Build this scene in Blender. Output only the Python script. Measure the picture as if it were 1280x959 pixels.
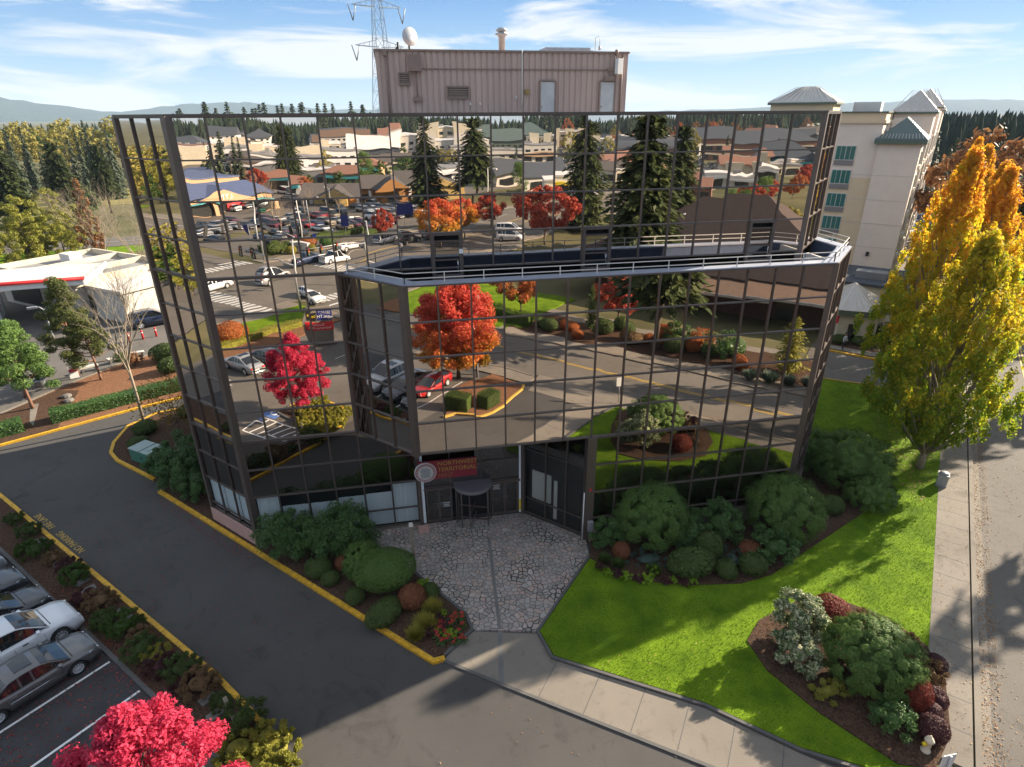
import bpy, bmesh, math, random
import numpy as np
from mathutils import Vector, Matrix, Euler
for o in list(bpy.data.objects): bpy.data.objects.remove(o, do_unlink=True)
SC = bpy.context.scene
COL = SC.collection
R = math.radians
rnd = random.Random(7)
# ------------------------------------------------------------------ camera
cam = bpy.data.cameras.new('camera'); camo = bpy.data.objects.new('camera', cam); COL.objects.link(camo)
cam.sensor_width = 36.0; cam.lens = 749.3 / 1280 * 36; cam.clip_start = 0.5; cam.clip_end = 30000
yaw, pitch, roll = 0.1843, 0.4204, -0.0065
f_ = Vector((math.sin(yaw) * math.cos(pitch), math.cos(yaw) * math.cos(pitch), -math.sin(pitch)))
r_ = Vector((math.cos(yaw), -math.sin(yaw), 0)); u_ = r_.cross(f_)
r2 = math.cos(roll) * r_ + math.sin(roll) * u_; u2 = -math.sin(roll) * r_ + math.cos(roll) * u_
m_ = Matrix((r2, u2, -f_)).transposed().to_4x4(); m_.translation = Vector((8.981, -29.073, 21.854))
camo.matrix_world = m_
SC.camera = camo
# ------------------------------------------------------------------ light
SUN_AZ, SUN_EL = 19.0, 24.0
S_ = Vector((math.cos(R(SUN_EL)) * math.cos(R(SUN_AZ)), math.cos(R(SUN_EL)) * math.sin(R(SUN_AZ)), math.sin(R(SUN_EL))))
sl = bpy.data.lights.new('sun', 'SUN'); sl.energy = 5.0; sl.angle = R(0.6); sl.color = (1.0, 0.86, 0.68)
so = bpy.data.objects.new('sun', sl); COL.objects.link(so); so.rotation_euler = S_.to_track_quat('Z', 'Y').to_euler(); so.location = (60, 20, 80)
W = bpy.data.worlds.new('World'); SC.world = W; W.use_nodes = True
nt = W.node_tree; nt.nodes.clear()
def wn(t, **k):
    n = nt.nodes.new(t)
    for a, b in k.items(): setattr(n, a, b)
    return n
sky = wn('ShaderNodeTexSky', sky_type='NISHITA'); sky.sun_disc = False
sky.sun_elevation = R(SUN_EL); sky.sun_rotation = R(90 - SUN_AZ); sky.air_density = 1.0; sky.dust_density = 0.15; sky.ozone_density = 3.0
tc = wn('ShaderNodeTexCoord'); sx = wn('ShaderNodeSeparateXYZ'); nt.links.new(tc.outputs['Generated'], sx.inputs[0])
zc = wn('ShaderNodeMath', operation='ADD'); zc.inputs[1].default_value = 0.10; nt.links.new(sx.outputs['Z'], zc.inputs[0])
zm = wn('ShaderNodeMath', operation='MAXIMUM'); zm.inputs[1].default_value = 0.03; nt.links.new(zc.outputs[0], zm.inputs[0])
dx = wn('ShaderNodeMath', operation='DIVIDE'); nt.links.new(sx.outputs['X'], dx.inputs[0]); nt.links.new(zm.outputs[0], dx.inputs[1])
dy = wn('ShaderNodeMath', operation='DIVIDE'); nt.links.new(sx.outputs['Y'], dy.inputs[0]); nt.links.new(zm.outputs[0], dy.inputs[1])
cx = wn('ShaderNodeCombineXYZ'); nt.links.new(dx.outputs[0], cx.inputs[0]); nt.links.new(dy.outputs[0], cx.inputs[1])
mp = wn('ShaderNodeMapping'); mp.inputs['Scale'].default_value = (3.0, 3.0, 19.0); mp.inputs['Location'].default_value = (0.3, 0.0, 0.0); nt.links.new(tc.outputs['Generated'], mp.inputs[0])
nz = wn('ShaderNodeTexNoise'); nz.inputs['Scale'].default_value = 1.0; nz.inputs['Detail'].default_value = 8; nz.inputs['Roughness'].default_value = 0.56; nz.inputs['Distortion'].default_value = 0.7
nt.links.new(mp.outputs[0], nz.inputs['Vector'])
cr = wn('ShaderNodeValToRGB'); cr.color_ramp.elements[0].position = 0.49; cr.color_ramp.elements[1].position = 0.60
nt.links.new(nz.outputs['Fac'], cr.inputs[0])
gr = wn('ShaderNodeValToRGB'); ge = gr.color_ramp.elements; ge[0].position = 0.0; ge[0].color = (3.8, 5.1, 6.3, 1); ge[1].position = 0.15; ge[1].color = (1.1, 2.7, 5.5, 1); ge.new(0.06).color = (2.7, 4.4, 6.2, 1); ge.new(0.34).color = (1.9, 3.1, 5.2, 1); ge.new(0.7).color = (4.6, 5.3, 6.4, 1)  # unseen overhead sky made extra bright to lift the shade below
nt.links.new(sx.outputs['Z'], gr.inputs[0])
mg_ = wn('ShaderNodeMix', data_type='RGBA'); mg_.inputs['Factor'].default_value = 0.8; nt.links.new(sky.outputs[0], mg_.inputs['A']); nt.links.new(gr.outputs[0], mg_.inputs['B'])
mx1 = wn('ShaderNodeMath', operation='MULTIPLY'); mx1.inputs[1].default_value = 0.88; nt.links.new(cr.outputs[0], mx1.inputs[0])
mixc = wn('ShaderNodeMix', data_type='RGBA'); nt.links.new(mx1.outputs[0], mixc.inputs['Factor'])
nt.links.new(mg_.outputs['Result'], mixc.inputs['A']); mixc.inputs['B'].default_value = (6.5, 6.6, 6.7, 1)
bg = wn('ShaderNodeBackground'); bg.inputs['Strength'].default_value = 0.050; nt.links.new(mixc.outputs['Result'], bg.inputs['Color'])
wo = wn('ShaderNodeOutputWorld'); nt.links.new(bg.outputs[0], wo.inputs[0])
SC.view_settings.view_transform = 'Standard'; SC.view_settings.look = 'None'; SC.view_settings.gamma = 1.0
SC.view_settings.exposure = 1.62
SC.view_settings.use_curve_mapping = False
HAZE = 0.00008
SC.cycles.max_bounces = 8; SC.cycles.glossy_bounces = 4; SC.cycles.transparent_max_bounces = 12; SC.cycles.diffuse_bounces = 3
SC.cycles.caustics_reflective = False; SC.cycles.caustics_refractive = False
# ------------------------------------------------------------------ materials
MATS = {}
def nm(name):
    m = bpy.data.materials.new(name); m.use_nodes = True; t = m.node_tree; t.nodes.clear()
    MATS[name] = m
    return m, t
def node(t, ty, **k):
    n = t.nodes.new(ty)
    for a, b in k.items(): setattr(n, a, b)
    return n
def mat(name, col, rough=0.7, metal=0.0, var=0.12, scale=3.0, bump=0.0, bscale=None, coat=0.0, spec=0.5, col2=None, stretch=None):
    """principled with two-scale noise variation of its own colour and an optional bump"""
    m, t = nm(name)
    o = node(t, 'ShaderNodeOutputMaterial'); p = node(t, 'ShaderNodeBsdfPrincipled'); t.links.new(p.outputs[0], o.inputs[0])
    p.inputs['Roughness'].default_value = rough; p.inputs['Metallic'].default_value = metal
    p.inputs['Coat Weight'].default_value = coat; p.inputs['Specular IOR Level'].default_value = spec
    g = node(t, 'ShaderNodeNewGeometry'); src = g.outputs['Position']
    if stretch:
        mpp = node(t, 'ShaderNodeMapping'); mpp.inputs['Scale'].default_value = stretch; t.links.new(src, mpp.inputs[0]); src = mpp.outputs[0]
    if var > 0:
        n1 = node(t, 'ShaderNodeTexNoise'); n1.inputs['Scale'].default_value = scale; n1.inputs['Detail'].default_value = 8; n1.inputs['Roughness'].default_value = 0.65
        t.links.new(src, n1.inputs['Vector'])
        c = node(t, 'ShaderNodeValToRGB'); a = [x * (1 - var) for x in col[:3]] + [1]; b = [min(1, x * (1 + var)) for x in (col2 or col)[:3]] + [1]
        c.color_ramp.elements[0].color = a; c.color_ramp.elements[0].position = 0.3; c.color_ramp.elements[1].color = b; c.color_ramp.elements[1].position = 0.7
        t.links.new(n1.outputs['Fac'], c.inputs[0]); t.links.new(c.outputs[0], p.inputs['Base Color'])
    else:
        p.inputs['Base Color'].default_value = (*col[:3], 1)
    if bump > 0:
        n2 = node(t, 'ShaderNodeTexNoise'); n2.inputs['Scale'].default_value = bscale or scale * 6; n2.inputs['Detail'].default_value = 6
        t.links.new(src, n2.inputs['Vector'])
        b = node(t, 'ShaderNodeBump'); b.inputs['Strength'].default_value = 1; b.inputs['Distance'].default_value = bump
        t.links.new(n2.outputs['Fac'], b.inputs['Height']); t.links.new(b.outputs[0], p.inputs['Normal'])
    return m
def paving(name, col, crack=1.0, grain=0.22):
    """worn paving: aggregate grain, broad fading, oily stains and hairline cracks in its own surface"""
    m, t = nm(name); o = node(t, 'ShaderNodeOutputMaterial'); p = node(t, 'ShaderNodeBsdfPrincipled'); t.links.new(p.outputs[0], o.inputs[0]); p.inputs['Roughness'].default_value = 0.88; p.inputs['Specular IOR Level'].default_value = 0.3
    g = node(t, 'ShaderNodeNewGeometry'); P = g.outputs['Position']
    def noise(sc, det, ro=0.6, dist=0.0):
        n = node(t, 'ShaderNodeTexNoise'); n.inputs['Scale'].default_value = sc; n.inputs['Detail'].default_value = det; n.inputs['Roughness'].default_value = ro; n.inputs['Distortion'].default_value = dist; t.links.new(P, n.inputs['Vector']); return n.outputs['Fac']
    def rng(v, a, b, c, d):
        r = node(t, 'ShaderNodeMapRange'); r.inputs['From Min'].default_value = a; r.inputs['From Max'].default_value = b; r.inputs['To Min'].default_value = c; r.inputs['To Max'].default_value = d; t.links.new(v, r.inputs['Value']); return r.outputs[0]
    def mul(a, b):
        q = node(t, 'ShaderNodeMath', operation='MULTIPLY'); t.links.new(a, q.inputs[0]); t.links.new(b, q.inputs[1]); return q.outputs[0]
    f = mul(mul(rng(noise(0.16, 5), .3, .7, .84, 1.16), rng(noise(34, 4, .8), .25, .75, 1 - grain, 1 + grain)), rng(noise(0.55, 6, .6, 1.2), .56, .70, 1.0, .72))
    f = mul(f, rng(noise(2.6, 3, .5, .6), .62, .72, 1.0, .80))
    v = node(t, 'ShaderNodeTexVoronoi', feature='DISTANCE_TO_EDGE'); v.voronoi_dimensions = '2D'; v.inputs['Scale'].default_value = 0.22
    nd_ = node(t, 'ShaderNodeTexNoise'); nd_.inputs['Scale'].default_value = 1.1; nd_.inputs['Detail'].default_value = 5; t.links.new(P, nd_.inputs['Vector']); va_ = node(t, 'ShaderNodeVectorMath', operation='MULTIPLY_ADD'); va_.inputs[1].default_value = (1.3, 1.3, 0); t.links.new(nd_.outputs['Color'], va_.inputs[0]); t.links.new(P, va_.inputs[2]); t.links.new(va_.outputs[0], v.inputs['Vector'])
    f = mul(f, rng(mul(rng(v.outputs['Distance'], .002, .006, 1.0, 0.0), rng(noise(.3, 3), .5, .6, 0.0, 1.0)), 0, 1, 1.0, 1 - .45 * crack))
    c = node(t, 'ShaderNodeVectorMath', operation='SCALE'); c.inputs[0].default_value = col; t.links.new(f, c.inputs['Scale']); t.links.new(c.outputs[0], p.inputs['Base Color'])
    b = node(t, 'ShaderNodeBump'); b.inputs['Distance'].default_value = 0.006; t.links.new(noise(60, 4), b.inputs['Height']); t.links.new(b.outputs[0], p.inputs['Normal']); return m
def leafmat(name, cols, transl=0.35, zramp=None, patch=0.5, pscale=0.5, rough=0.6, patchcols=None):
    """leaf colours: random per leaf, mixed with hue patches; zramp=(z0,z1,cols) shifts hue with height of the crown"""
    m, t = nm(name)
    o = node(t, 'ShaderNodeOutputMaterial'); g = node(t, 'ShaderNodeNewGeometry')
    def ramp(cs, fac):
        r = node(t, 'ShaderNodeValToRGB'); e = r.color_ramp.elements
        while len(e) < len(cs): e.new(0.5)
        for i, c in enumerate(cs):
            e[i].position = i / max(1, len(cs) - 1); e[i].color = (*c, 1)
        t.links.new(fac, r.inputs[0]); return r.outputs[0]
    col = ramp(cols, g.outputs['Random Per Island'])
    tcn = node(t, 'ShaderNodeTexCoord'); oi = node(t, 'ShaderNodeObjectInfo')
    add = node(t, 'ShaderNodeVectorMath', operation='ADD'); t.links.new(tcn.outputs['Object'], add.inputs[0]); t.links.new(oi.outputs['Random'], add.inputs[1])
    n = node(t, 'ShaderNodeTexNoise'); n.inputs['Scale'].default_value = pscale; n.inputs['Detail'].default_value = 3
    t.links.new(add.outputs[0], n.inputs['Vector'])
    if zramp:
        s = node(t, 'ShaderNodeSeparateXYZ'); t.links.new(tcn.outputs['Object'], s.inputs[0])
        mr = node(t, 'ShaderNodeMapRange'); mr.inputs['From Min'].default_value = zramp[0]; mr.inputs['From Max'].default_value = zramp[1]; t.links.new(s.outputs['Z'], mr.inputs['Value'])
        n4 = node(t, 'ShaderNodeMath', operation='MULTIPLY_ADD'); t.links.new(n.outputs['Fac'], n4.inputs[0]); n4.inputs[1].default_value = 1.4; n4.inputs[2].default_value = -0.7
        ad = node(t, 'ShaderNodeMath', operation='ADD'); t.links.new(mr.outputs[0], ad.inputs[0]); t.links.new(n4.outputs[0], ad.inputs[1])
        n5 = node(t, 'ShaderNodeMath', operation='MULTIPLY_ADD'); t.links.new(g.outputs['Random Per Island'], n5.inputs[0]); n5.inputs[1].default_value = 0.5; n5.inputs[2].default_value = -0.25
        ad2 = node(t, 'ShaderNodeMath', operation='ADD'); ad2.use_clamp = True; t.links.new(ad.outputs[0], ad2.inputs[0]); t.links.new(n5.outputs[0], ad2.inputs[1])
        col2 = ramp(zramp[2], ad2.outputs[0])
        mx = node(t, 'ShaderNodeMix', data_type='RGBA'); mx.inputs['Factor'].default_value = 0.75; t.links.new(col, mx.inputs['A']); t.links.new(col2, mx.inputs['B']); col = mx.outputs['Result']
    elif patch > 0:
        c2 = ramp(patchcols or [tuple(x * 0.62 for x in cols[0]), tuple(min(1, x * 1.25) for x in cols[-1])], n.outputs['Fac'])
        mx = node(t, 'ShaderNodeMix', data_type='RGBA'); mx.inputs['Factor'].default_value = patch; t.links.new(col, mx.inputs['A']); t.links.new(c2, mx.inputs['B']); col = mx.outputs['Result']
    d = node(t, 'ShaderNodeBsdfPrincipled'); d.inputs['Roughness'].default_value = rough; d.inputs['Specular IOR Level'].default_value = 0.25
    t.links.new(col, d.inputs['Base Color'])
    if transl > 0:
        tr = node(t, 'ShaderNodeBsdfTranslucent'); t.links.new(col, tr.inputs[0])
        ms = node(t, 'ShaderNodeMixShader'); ms.inputs[0].default_value = transl
        t.links.new(d.outputs[0], ms.inputs[1]); t.links.new(tr.outputs[0], ms.inputs[2]); t.links.new(ms.outputs[0], o.inputs[0])
    else: t.links.new(d.outputs[0], o.inputs[0])
    return m
def glassmat(name, tint, wave=0.0012, clear=0.0, rough=0.0, wscale=0.5):
    """bronze mirror glass: coloured reflection with faint waviness; clear > 0 lets the room behind show through"""
    m, t = nm(name)
    o = node(t, 'ShaderNodeOutputMaterial'); gl = node(t, 'ShaderNodeBsdfGlossy'); gl.inputs['Color'].default_value = (*tint, 1); gl.inputs['Roughness'].default_value = rough
    g = node(t, 'ShaderNodeNewGeometry'); n = node(t, 'ShaderNodeTexNoise'); n.inputs['Scale'].default_value = wscale; n.inputs['Detail'].default_value = 1.0
    t.links.new(g.outputs['Position'], n.inputs['Vector'])
    b = node(t, 'ShaderNodeBump'); b.inputs['Distance'].default_value = wave; b.inputs['Strength'].default_value = 1
    t.links.new(n.outputs['Fac'], b.inputs['Height']); t.links.new(b.outputs[0], gl.inputs['Normal'])
    if clear > 0:
        tr = node(t, 'ShaderNodeBsdfTransparent'); tr.inputs[0].default_value = (0.95, 0.97, 0.97, 1)
        ms = node(t, 'ShaderNodeMixShader'); ms.inputs[0].default_value = clear
        t.links.new(gl.outputs[0], ms.inputs[1]); t.links.new(tr.outputs[0], ms.inputs[2]); t.links.new(ms.outputs[0], o.inputs[0])
    else: t.links.new(gl.outputs[0], o.inputs[0])
    return m
# ------------------------------------------------------------------ mesh helpers
class MB:
    def __init__(s): s.v = []; s.f = []; s.mi = []; s.sm = []
    def add(s, vs, fs, mi=0, smooth=False):
        b = len(s.v); s.v += [tuple(p) for p in vs]
        for q in fs: s.f.append(tuple(b + i for i in q)); s.mi.append(mi); s.sm.append(smooth)
    def box(s, c, size, rz=0.0, mi=0, rot=None):
        hx, hy, hz = size[0] / 2, size[1] / 2, size[2] / 2
        vs = [Vector((x, y, z)) for x in (-hx, hx) for y in (-hy, hy) for z in (-hz, hz)]
        M = (rot or Matrix.Rotation(rz, 3, 'Z'))
        vs = [M @ v + Vector(c) for v in vs]
        s.add(vs, [(0, 1, 3, 2), (4, 6, 7, 5), (0, 4, 5, 1), (2, 3, 7, 6), (0, 2, 6, 4), (1, 5, 7, 3)], mi)
    def bar(s, a, b, w, h, mi=0, up=(0, 0, 1)):
        a = Vector(a); b = Vector(b); d = (b - a)
        L = d.length
        if L < 1e-6: return
        d.normalize(); up = Vector(up)
        if abs(d.dot(up)) > 0.98: up = Vector((0, 1, 0))
        sd = d.cross(up).normalized(); u = sd.cross(d)
        M = Matrix((d, sd, u)).transposed()
        s.box((a + b) / 2, (L, w, h), rot=M, mi=mi)
    def tube(s, pts, rad, n=8, mi=0, caps=True, smooth=True):
        pts = [Vector(p) for p in pts]; k = len(pts)
        rr = rad if isinstance(rad, (list, tuple)) else [rad] * k
        base = len(s.v)
        ref = Vector((0.31, 0.2, 0.93))
        for i, p in enumerate(pts):
            d = (pts[min(i + 1, k - 1)] - pts[max(i - 1, 0)]).normalized()
            if abs(d.dot(ref)) > 0.97: r0 = Vector((1, 0, 0))
            else: r0 = ref
            a = d.cross(r0).normalized(); b = d.cross(a)
            for j in range(n):
                th = 2 * math.pi * j / n
                s.v.append(tuple(p + (a * math.cos(th) + b * math.sin(th)) * rr[i]))
        for i in range(k - 1):
            for j in range(n):
                s.f.append((base + i * n + j, base + i * n + (j + 1) % n, base + (i + 1) * n + (j + 1) % n, base + (i + 1) * n + j)); s.mi.append(mi); s.sm.append(smooth)
        if caps:
            s.f.append(tuple(base + j for j in range(n))[::-1]); s.mi.append(mi); s.sm.append(False)
            s.f.append(tuple(base + (k - 1) * n + j for j in range(n))); s.mi.append(mi); s.sm.append(False)
    def prism(s, pts, z0, z1, mi=0):
        n = len(pts); A = sum(pts[i][0] * pts[(i + 1) % n][1] - pts[(i + 1) % n][0] * pts[i][1] for i in range(n))
        if A < 0: pts = pts[::-1]
        vs = [(x, y, z0) for x, y in pts] + [(x, y, z1) for x, y in pts]
        fs = [tuple(range(n, 2 * n)), tuple(range(n))[::-1]] + [(i, (i + 1) % n, n + (i + 1) % n, n + i) for i in range(n)]
        s.add(vs, fs, mi)
    def lathe(s, prof, c=(0, 0, 0), n=20, mi=0, smooth=True, axis='Z', caps=True):
        base = len(s.v); k = len(prof)
        for (r, z) in prof:
            for j in range(n):
                th = 2 * math.pi * j / n; p = (r * math.cos(th), r * math.sin(th), z)
                if axis == 'Y': p = (p[0], p[2], p[1])
                if axis == 'X': p = (p[2], p[0], p[1])
                s.v.append((p[0] + c[0], p[1] + c[1], p[2] + c[2]))
        for i in range(k - 1):
            for j in range(n):
                s.f.append((base + i * n + j, base + i * n + (j + 1) % n, base + (i + 1) * n + (j + 1) % n, base + (i + 1) * n + j)); s.mi.append(mi); s.sm.append(smooth)
        if not caps: return
        s.f.append(tuple(base + j for j in range(n))[::-1]); s.mi.append(mi); s.sm.append(False)
        s.f.append(tuple(base + (k - 1) * n + j for j in range(n))); s.mi.append(mi); s.sm.append(False)
    def hip(s, x0, x1, y0, y1, z0, h, ridge=None, over=0.0, mi=0, th=0.2):
        """hip roof; ridge runs along the longer side"""
        x0 -= over; x1 += over; y0 -= over; y1 += over; w = x1 - x0; d = y1 - y0; cxm = (x0 + x1) / 2; cym = (y0 + y1) / 2
        if w >= d:
            q = max(0.02, (w - d) / 2 if ridge is None else ridge / 2); A = (cxm - q, cym); B = (cxm + q, cym)
            vs = [(x0, y0, z0), (x1, y0, z0), (x1, y1, z0), (x0, y1, z0), (*A, z0 + h), (*B, z0 + h)]
            fs = [(0, 1, 5, 4), (1, 2, 5), (2, 3, 4, 5), (3, 0, 4)]
        else:
            q = max(0.02, (d - w) / 2 if ridge is None else ridge / 2); A = (cxm, cym - q); B = (cxm, cym + q)
            vs = [(x0, y0, z0), (x1, y0, z0), (x1, y1, z0), (x0, y1, z0), (*A, z0 + h), (*B, z0 + h)]
            fs = [(0, 1, 4), (1, 2, 5, 4), (2, 3, 5), (3, 0, 4, 5)]
        s.add(vs, fs, mi)
        s.prism([(x0, y0), (x1, y0), (x1, y1), (x0, y1)], z0 - th, z0 - 0.001, mi)
    def gable(s, x0, x1, y0, y1, z0, h, axis='x', over=0.0, mi=0, wmi=None):
        x0 -= over; x1 += over; y0 -= over; y1 += over
        if axis == 'x':
            ym = (y0 + y1) / 2; vs = [(x0, y0, z0), (x1, y0, z0), (x1, y1, z0), (x0, y1, z0), (x0, ym, z0 + h), (x1, ym, z0 + h)]
            s.add(vs, [(0, 1, 5, 4), (2, 3, 4, 5), (0, 3, 2, 1)], mi); s.add(vs, [(1, 2, 5), (3, 0, 4)], mi if wmi is None else wmi)
        else:
            xm = (x0 + x1) / 2; vs = [(x0, y0, z0), (x1, y0, z0), (x1, y1, z0), (x0, y1, z0), (xm, y0, z0 + h), (xm, y1, z0 + h)]
            s.add(vs, [(1, 2, 5, 4), (3, 0, 4, 5), (0, 3, 2, 1)], mi); s.add(vs, [(0, 1, 4), (2, 3, 5)], mi if wmi is None else wmi)
    def build(s, name, mats, parent=None, loc=(0, 0, 0), rz=0.0):
        me = bpy.data.meshes.new(name); me.from_pydata(s.v, [], s.f)
        if not isinstance(mats, (list, tuple)): mats = [mats]
        for m in mats: me.materials.append(MATS[m] if isinstance(m, str) else m)
        me.polygons.foreach_set('material_index', s.mi); me.polygons.foreach_set('use_smooth', s.sm); me.update()
        return link(name, me, parent, loc, rz)
def link(name, data, parent=None, loc=(0, 0, 0), rz=0.0):
    o = bpy.data.objects.new(name, data); COL.objects.link(o); o.location = loc; o.rotation_euler = (0, 0, rz)
    if parent: o.parent = parent
    return o
def tag(o, label, cat, group=None, kind=None):
    o['label'] = label; o['category'] = cat
    if group: o['group'] = group
    if kind: o['kind'] = kind
    return o
def thing(name, label, cat, loc=(0, 0, 0), rz=0.0, group=None):
    o = link(name, None, None, loc, rz); o.empty_display_size = 0.3
    return tag(o, label, cat, group)
def struct(o, label=None):
    o['kind'] = 'structure'
    return o
KIDS = {}
def kids(o):
    return [c for c in bpy.data.objects if c.parent == o]
_tree = {}
def snap(o):
    """cache the children of a thing so copies do not scan the file each time"""
    if o.name not in _tree: _tree[o.name] = [(c, [g for g in kids(c)]) for c in kids(o)]
    return _tree[o.name]
def dup(root, loc, rz=0.0, label=None, scale=None, group=None):
    n = root.copy(); COL.objects.link(n); n.location = loc; n.rotation_euler = (0, 0, rz)
    if scale is not None: n.scale = scale if isinstance(scale, (tuple, list)) else (scale,) * 3
    if label: n['label'] = label
    if group: n['group'] = group
    out = []
    for c, gs in snap(root):
        cc = c.copy(); COL.objects.link(cc); cc.parent = n; out.append(cc)
        for g in gs:
            gg = g.copy(); COL.objects.link(gg); gg.parent = cc; out.append(gg)
    n_kids[n.name] = out
    return n
n_kids = {}
def repaint(objs, old, new):
    for o in objs:
        if o.type != 'MESH': continue
        for sl_ in o.material_slots:
            if sl_.material and sl_.material.name == old: sl_.link = 'OBJECT'; sl_.material = MATS[new]
def ab(a, b): return ((a + b) / 2, (b - a) / 2)
def text_mesh(name, body, size, mname, parent=None, extrude=0.01, align='CENTER'):
    cu = bpy.data.curves.new(name, 'FONT'); cu.body = body; cu.size = size; cu.extrude = extrude; cu.align_x = align; cu.align_y = 'CENTER'; cu.resolution_u = 2
    o = bpy.data.objects.new(name + '_tmp', cu); COL.objects.link(o)
    bpy.context.view_layer.update()
    me = bpy.data.meshes.new_from_object(o.evaluated_get(bpy.context.evaluated_depsgraph_get())); me.name = name
    bpy.data.objects.remove(o, do_unlink=True)
    me.materials.clear(); me.materials.append(MATS[mname])
    return link(name, me, parent)
# ------------------------------------------------------------------ palette
mat('bay_asphalt', (0.05, 0.049, 0.05), 0.9, var=0.25, scale=0.6, bump=0.006, bscale=60, spec=0.3)
paving('asphalt', (0.070, 0.066, 0.062), crack=0.6)
paving('street_asphalt', (0.135, 0.122, 0.106), crack=1.0)
paving('lot_asphalt', (0.120, 0.109, 0.096), crack=0.8)
paving('concrete', (0.200, 0.176, 0.145), crack=0.25, grain=0.35)
mat('concrete_dark', (0.15, 0.145, 0.135), 0.85, var=0.2, scale=0.9, bump=0.003, bscale=40)
mat('kerb_dark', (0.09, 0.088, 0.085), 0.8, var=0.2, scale=2)
mat('yellow_paint', (0.48, 0.27, 0.03), 0.65, var=0.22, scale=5, col2=(0.66, 0.36, 0.012))
mat('yellow_worn', (0.50, 0.33, 0.06), 0.75, var=0.3, scale=9)
mat('white_paint', (0.74, 0.74, 0.72), 0.6, var=0.12, scale=4)
mat('white_worn', (0.52, 0.52, 0.50), 0.7, var=0.35, scale=7)
mat('blue_paint', (0.08, 0.16, 0.42), 0.6, var=0.2)
mat('grass', (0.082, 0.165, 0.006), 0.9, var=0.30, scale=0.55, bump=0.05, bscale=26, spec=0.1, col2=(0.140, 0.222, 0.010))
mat('mulch', (0.042, 0.026, 0.018), 0.95, var=0.5, scale=9, bump=0.05, bscale=22, spec=0.1, col2=(0.09, 0.052, 0.034))
mat('mulch_light', (0.20, 0.10, 0.055), 0.95, var=0.4, scale=6, bump=0.05, bscale=22, spec=0.1)
mat('terrain', (0.075, 0.085, 0.035), 0.95, var=0.4, scale=0.04, bump=0.0, spec=0.1, col2=(0.13, 0.115, 0.06))
mat('hill_forest', (0.018, 0.032, 0.018), 0.95, var=0.45, scale=0.02, bump=3.0, bscale=0.06, spec=0.05, col2=(0.03, 0.05, 0.03))
mat('hill_gold', (0.15, 0.12, 0.035), 0.95, var=0.35, scale=0.06, bump=1.5, bscale=0.2, spec=0.05)
mat('bronze_metal', (0.11, 0.085, 0.072), 0.45, metal=0.35, var=0.1, scale=1)
mat('bronze_light', (0.13, 0.10, 0.085), 0.42, metal=0.4, var=0.1, scale=1)
mat('interior_dark', (0.012, 0.011, 0.010), 0.9, var=0.1)
mat('plinth_pink', (0.50, 0.30, 0.25), 0.85, var=0.12, scale=2, bump=0.003)
mat('roof_gravel', (0.22, 0.21, 0.20), 0.95, var=0.2, scale=6, bump=0.01)
mat('deck', (0.42, 0.46, 0.58), 0.8, var=0.2, scale=1.2)
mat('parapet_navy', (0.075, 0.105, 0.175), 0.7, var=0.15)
mat('coping', (0.30, 0.32, 0.38), 0.55, var=0.1, scale=1.5)
mat('rail_white', (0.62, 0.60, 0.56), 0.5, var=0.08, scale=6)
mat('tan_siding', (0.50, 0.365, 0.31), 0.6, var=0.10, scale=1.2, stretch=(1, 1, 0.12))
mat('tan_dark', (0.26, 0.185, 0.15), 0.6, var=0.1)
mat('door_grey', (0.55, 0.54, 0.53), 0.55, var=0.12, scale=1.5)
mat('louver', (0.10, 0.095, 0.09), 0.6, var=0.1)
mat('galv', (0.42, 0.43, 0.44), 0.45, metal=0.5, var=0.15, scale=4)
mat('pole_grey', (0.30, 0.31, 0.32), 0.5, metal=0.3, var=0.1)
mat('brass', (0.35, 0.24, 0.08), 0.4, metal=0.6, var=0.1)
mat('white_plain', (0.72, 0.71, 0.68), 0.6, var=0.06)
mat('offwhite', (0.58, 0.54, 0.48), 0.75, var=0.08, scale=0.8)
mat('curtain', (0.78, 0.83, 0.83), 0.8, var=0.06, scale=2, stretch=(6, 6, 0.3))
mat('sign_red', (0.23, 0.018, 0.030), 0.5, var=0.08)
mat('gold', (0.52, 0.36, 0.08), 0.4, metal=0.4, var=0.15, scale=9)
mat('gold_dim', (0.30, 0.15, 0.06), 0.5, metal=0.2, var=0.2, scale=9)
mat('canopy_grey', (0.22, 0.20, 0.205), 0.5, metal=0.3, var=0.08)
mat('red_bright', (0.62, 0.03, 0.035), 0.5, var=0.1)
mat('yellow_tag', (0.75, 0.55, 0.02), 0.5, var=0.05)
mat('black', (0.012, 0.012, 0.013), 0.6, var=0.1)
mat('rubber', (0.016, 0.016, 0.016), 0.85, var=0.1)
mat('rim', (0.55, 0.56, 0.58), 0.35, metal=0.3, var=0.05)
mat('chrome', (0.6, 0.6, 0.62), 0.15, metal=1.0, var=0.0)
mat('car_glass', (0.010, 0.013, 0.016), 0.03, var=0.0, spec=0.9)
mat('lamp_clear', (0.60, 0.62, 0.64), 0.1, var=0.0, coat=1)
mat('lamp_red', (0.40, 0.01, 0.01), 0.15, var=0.0, coat=1)
mat('lamp_amber', (0.65, 0.18, 0.01), 0.15, var=0.0, coat=1)
PAINTS = dict(white=(0.70, 0.71, 0.72), silver=(0.36, 0.37, 0.38), grey=(0.115, 0.110, 0.108), charcoal=(0.045, 0.048, 0.054), black=(0.012, 0.013, 0.015), navy=(0.020, 0.035, 0.085), red=(0.36, 0.012, 0.015), green=(0.012, 0.09, 0.055), blue=(0.03, 0.09, 0.24), tan=(0.32, 0.26, 0.18), maroon=(0.12, 0.008, 0.02))
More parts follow.
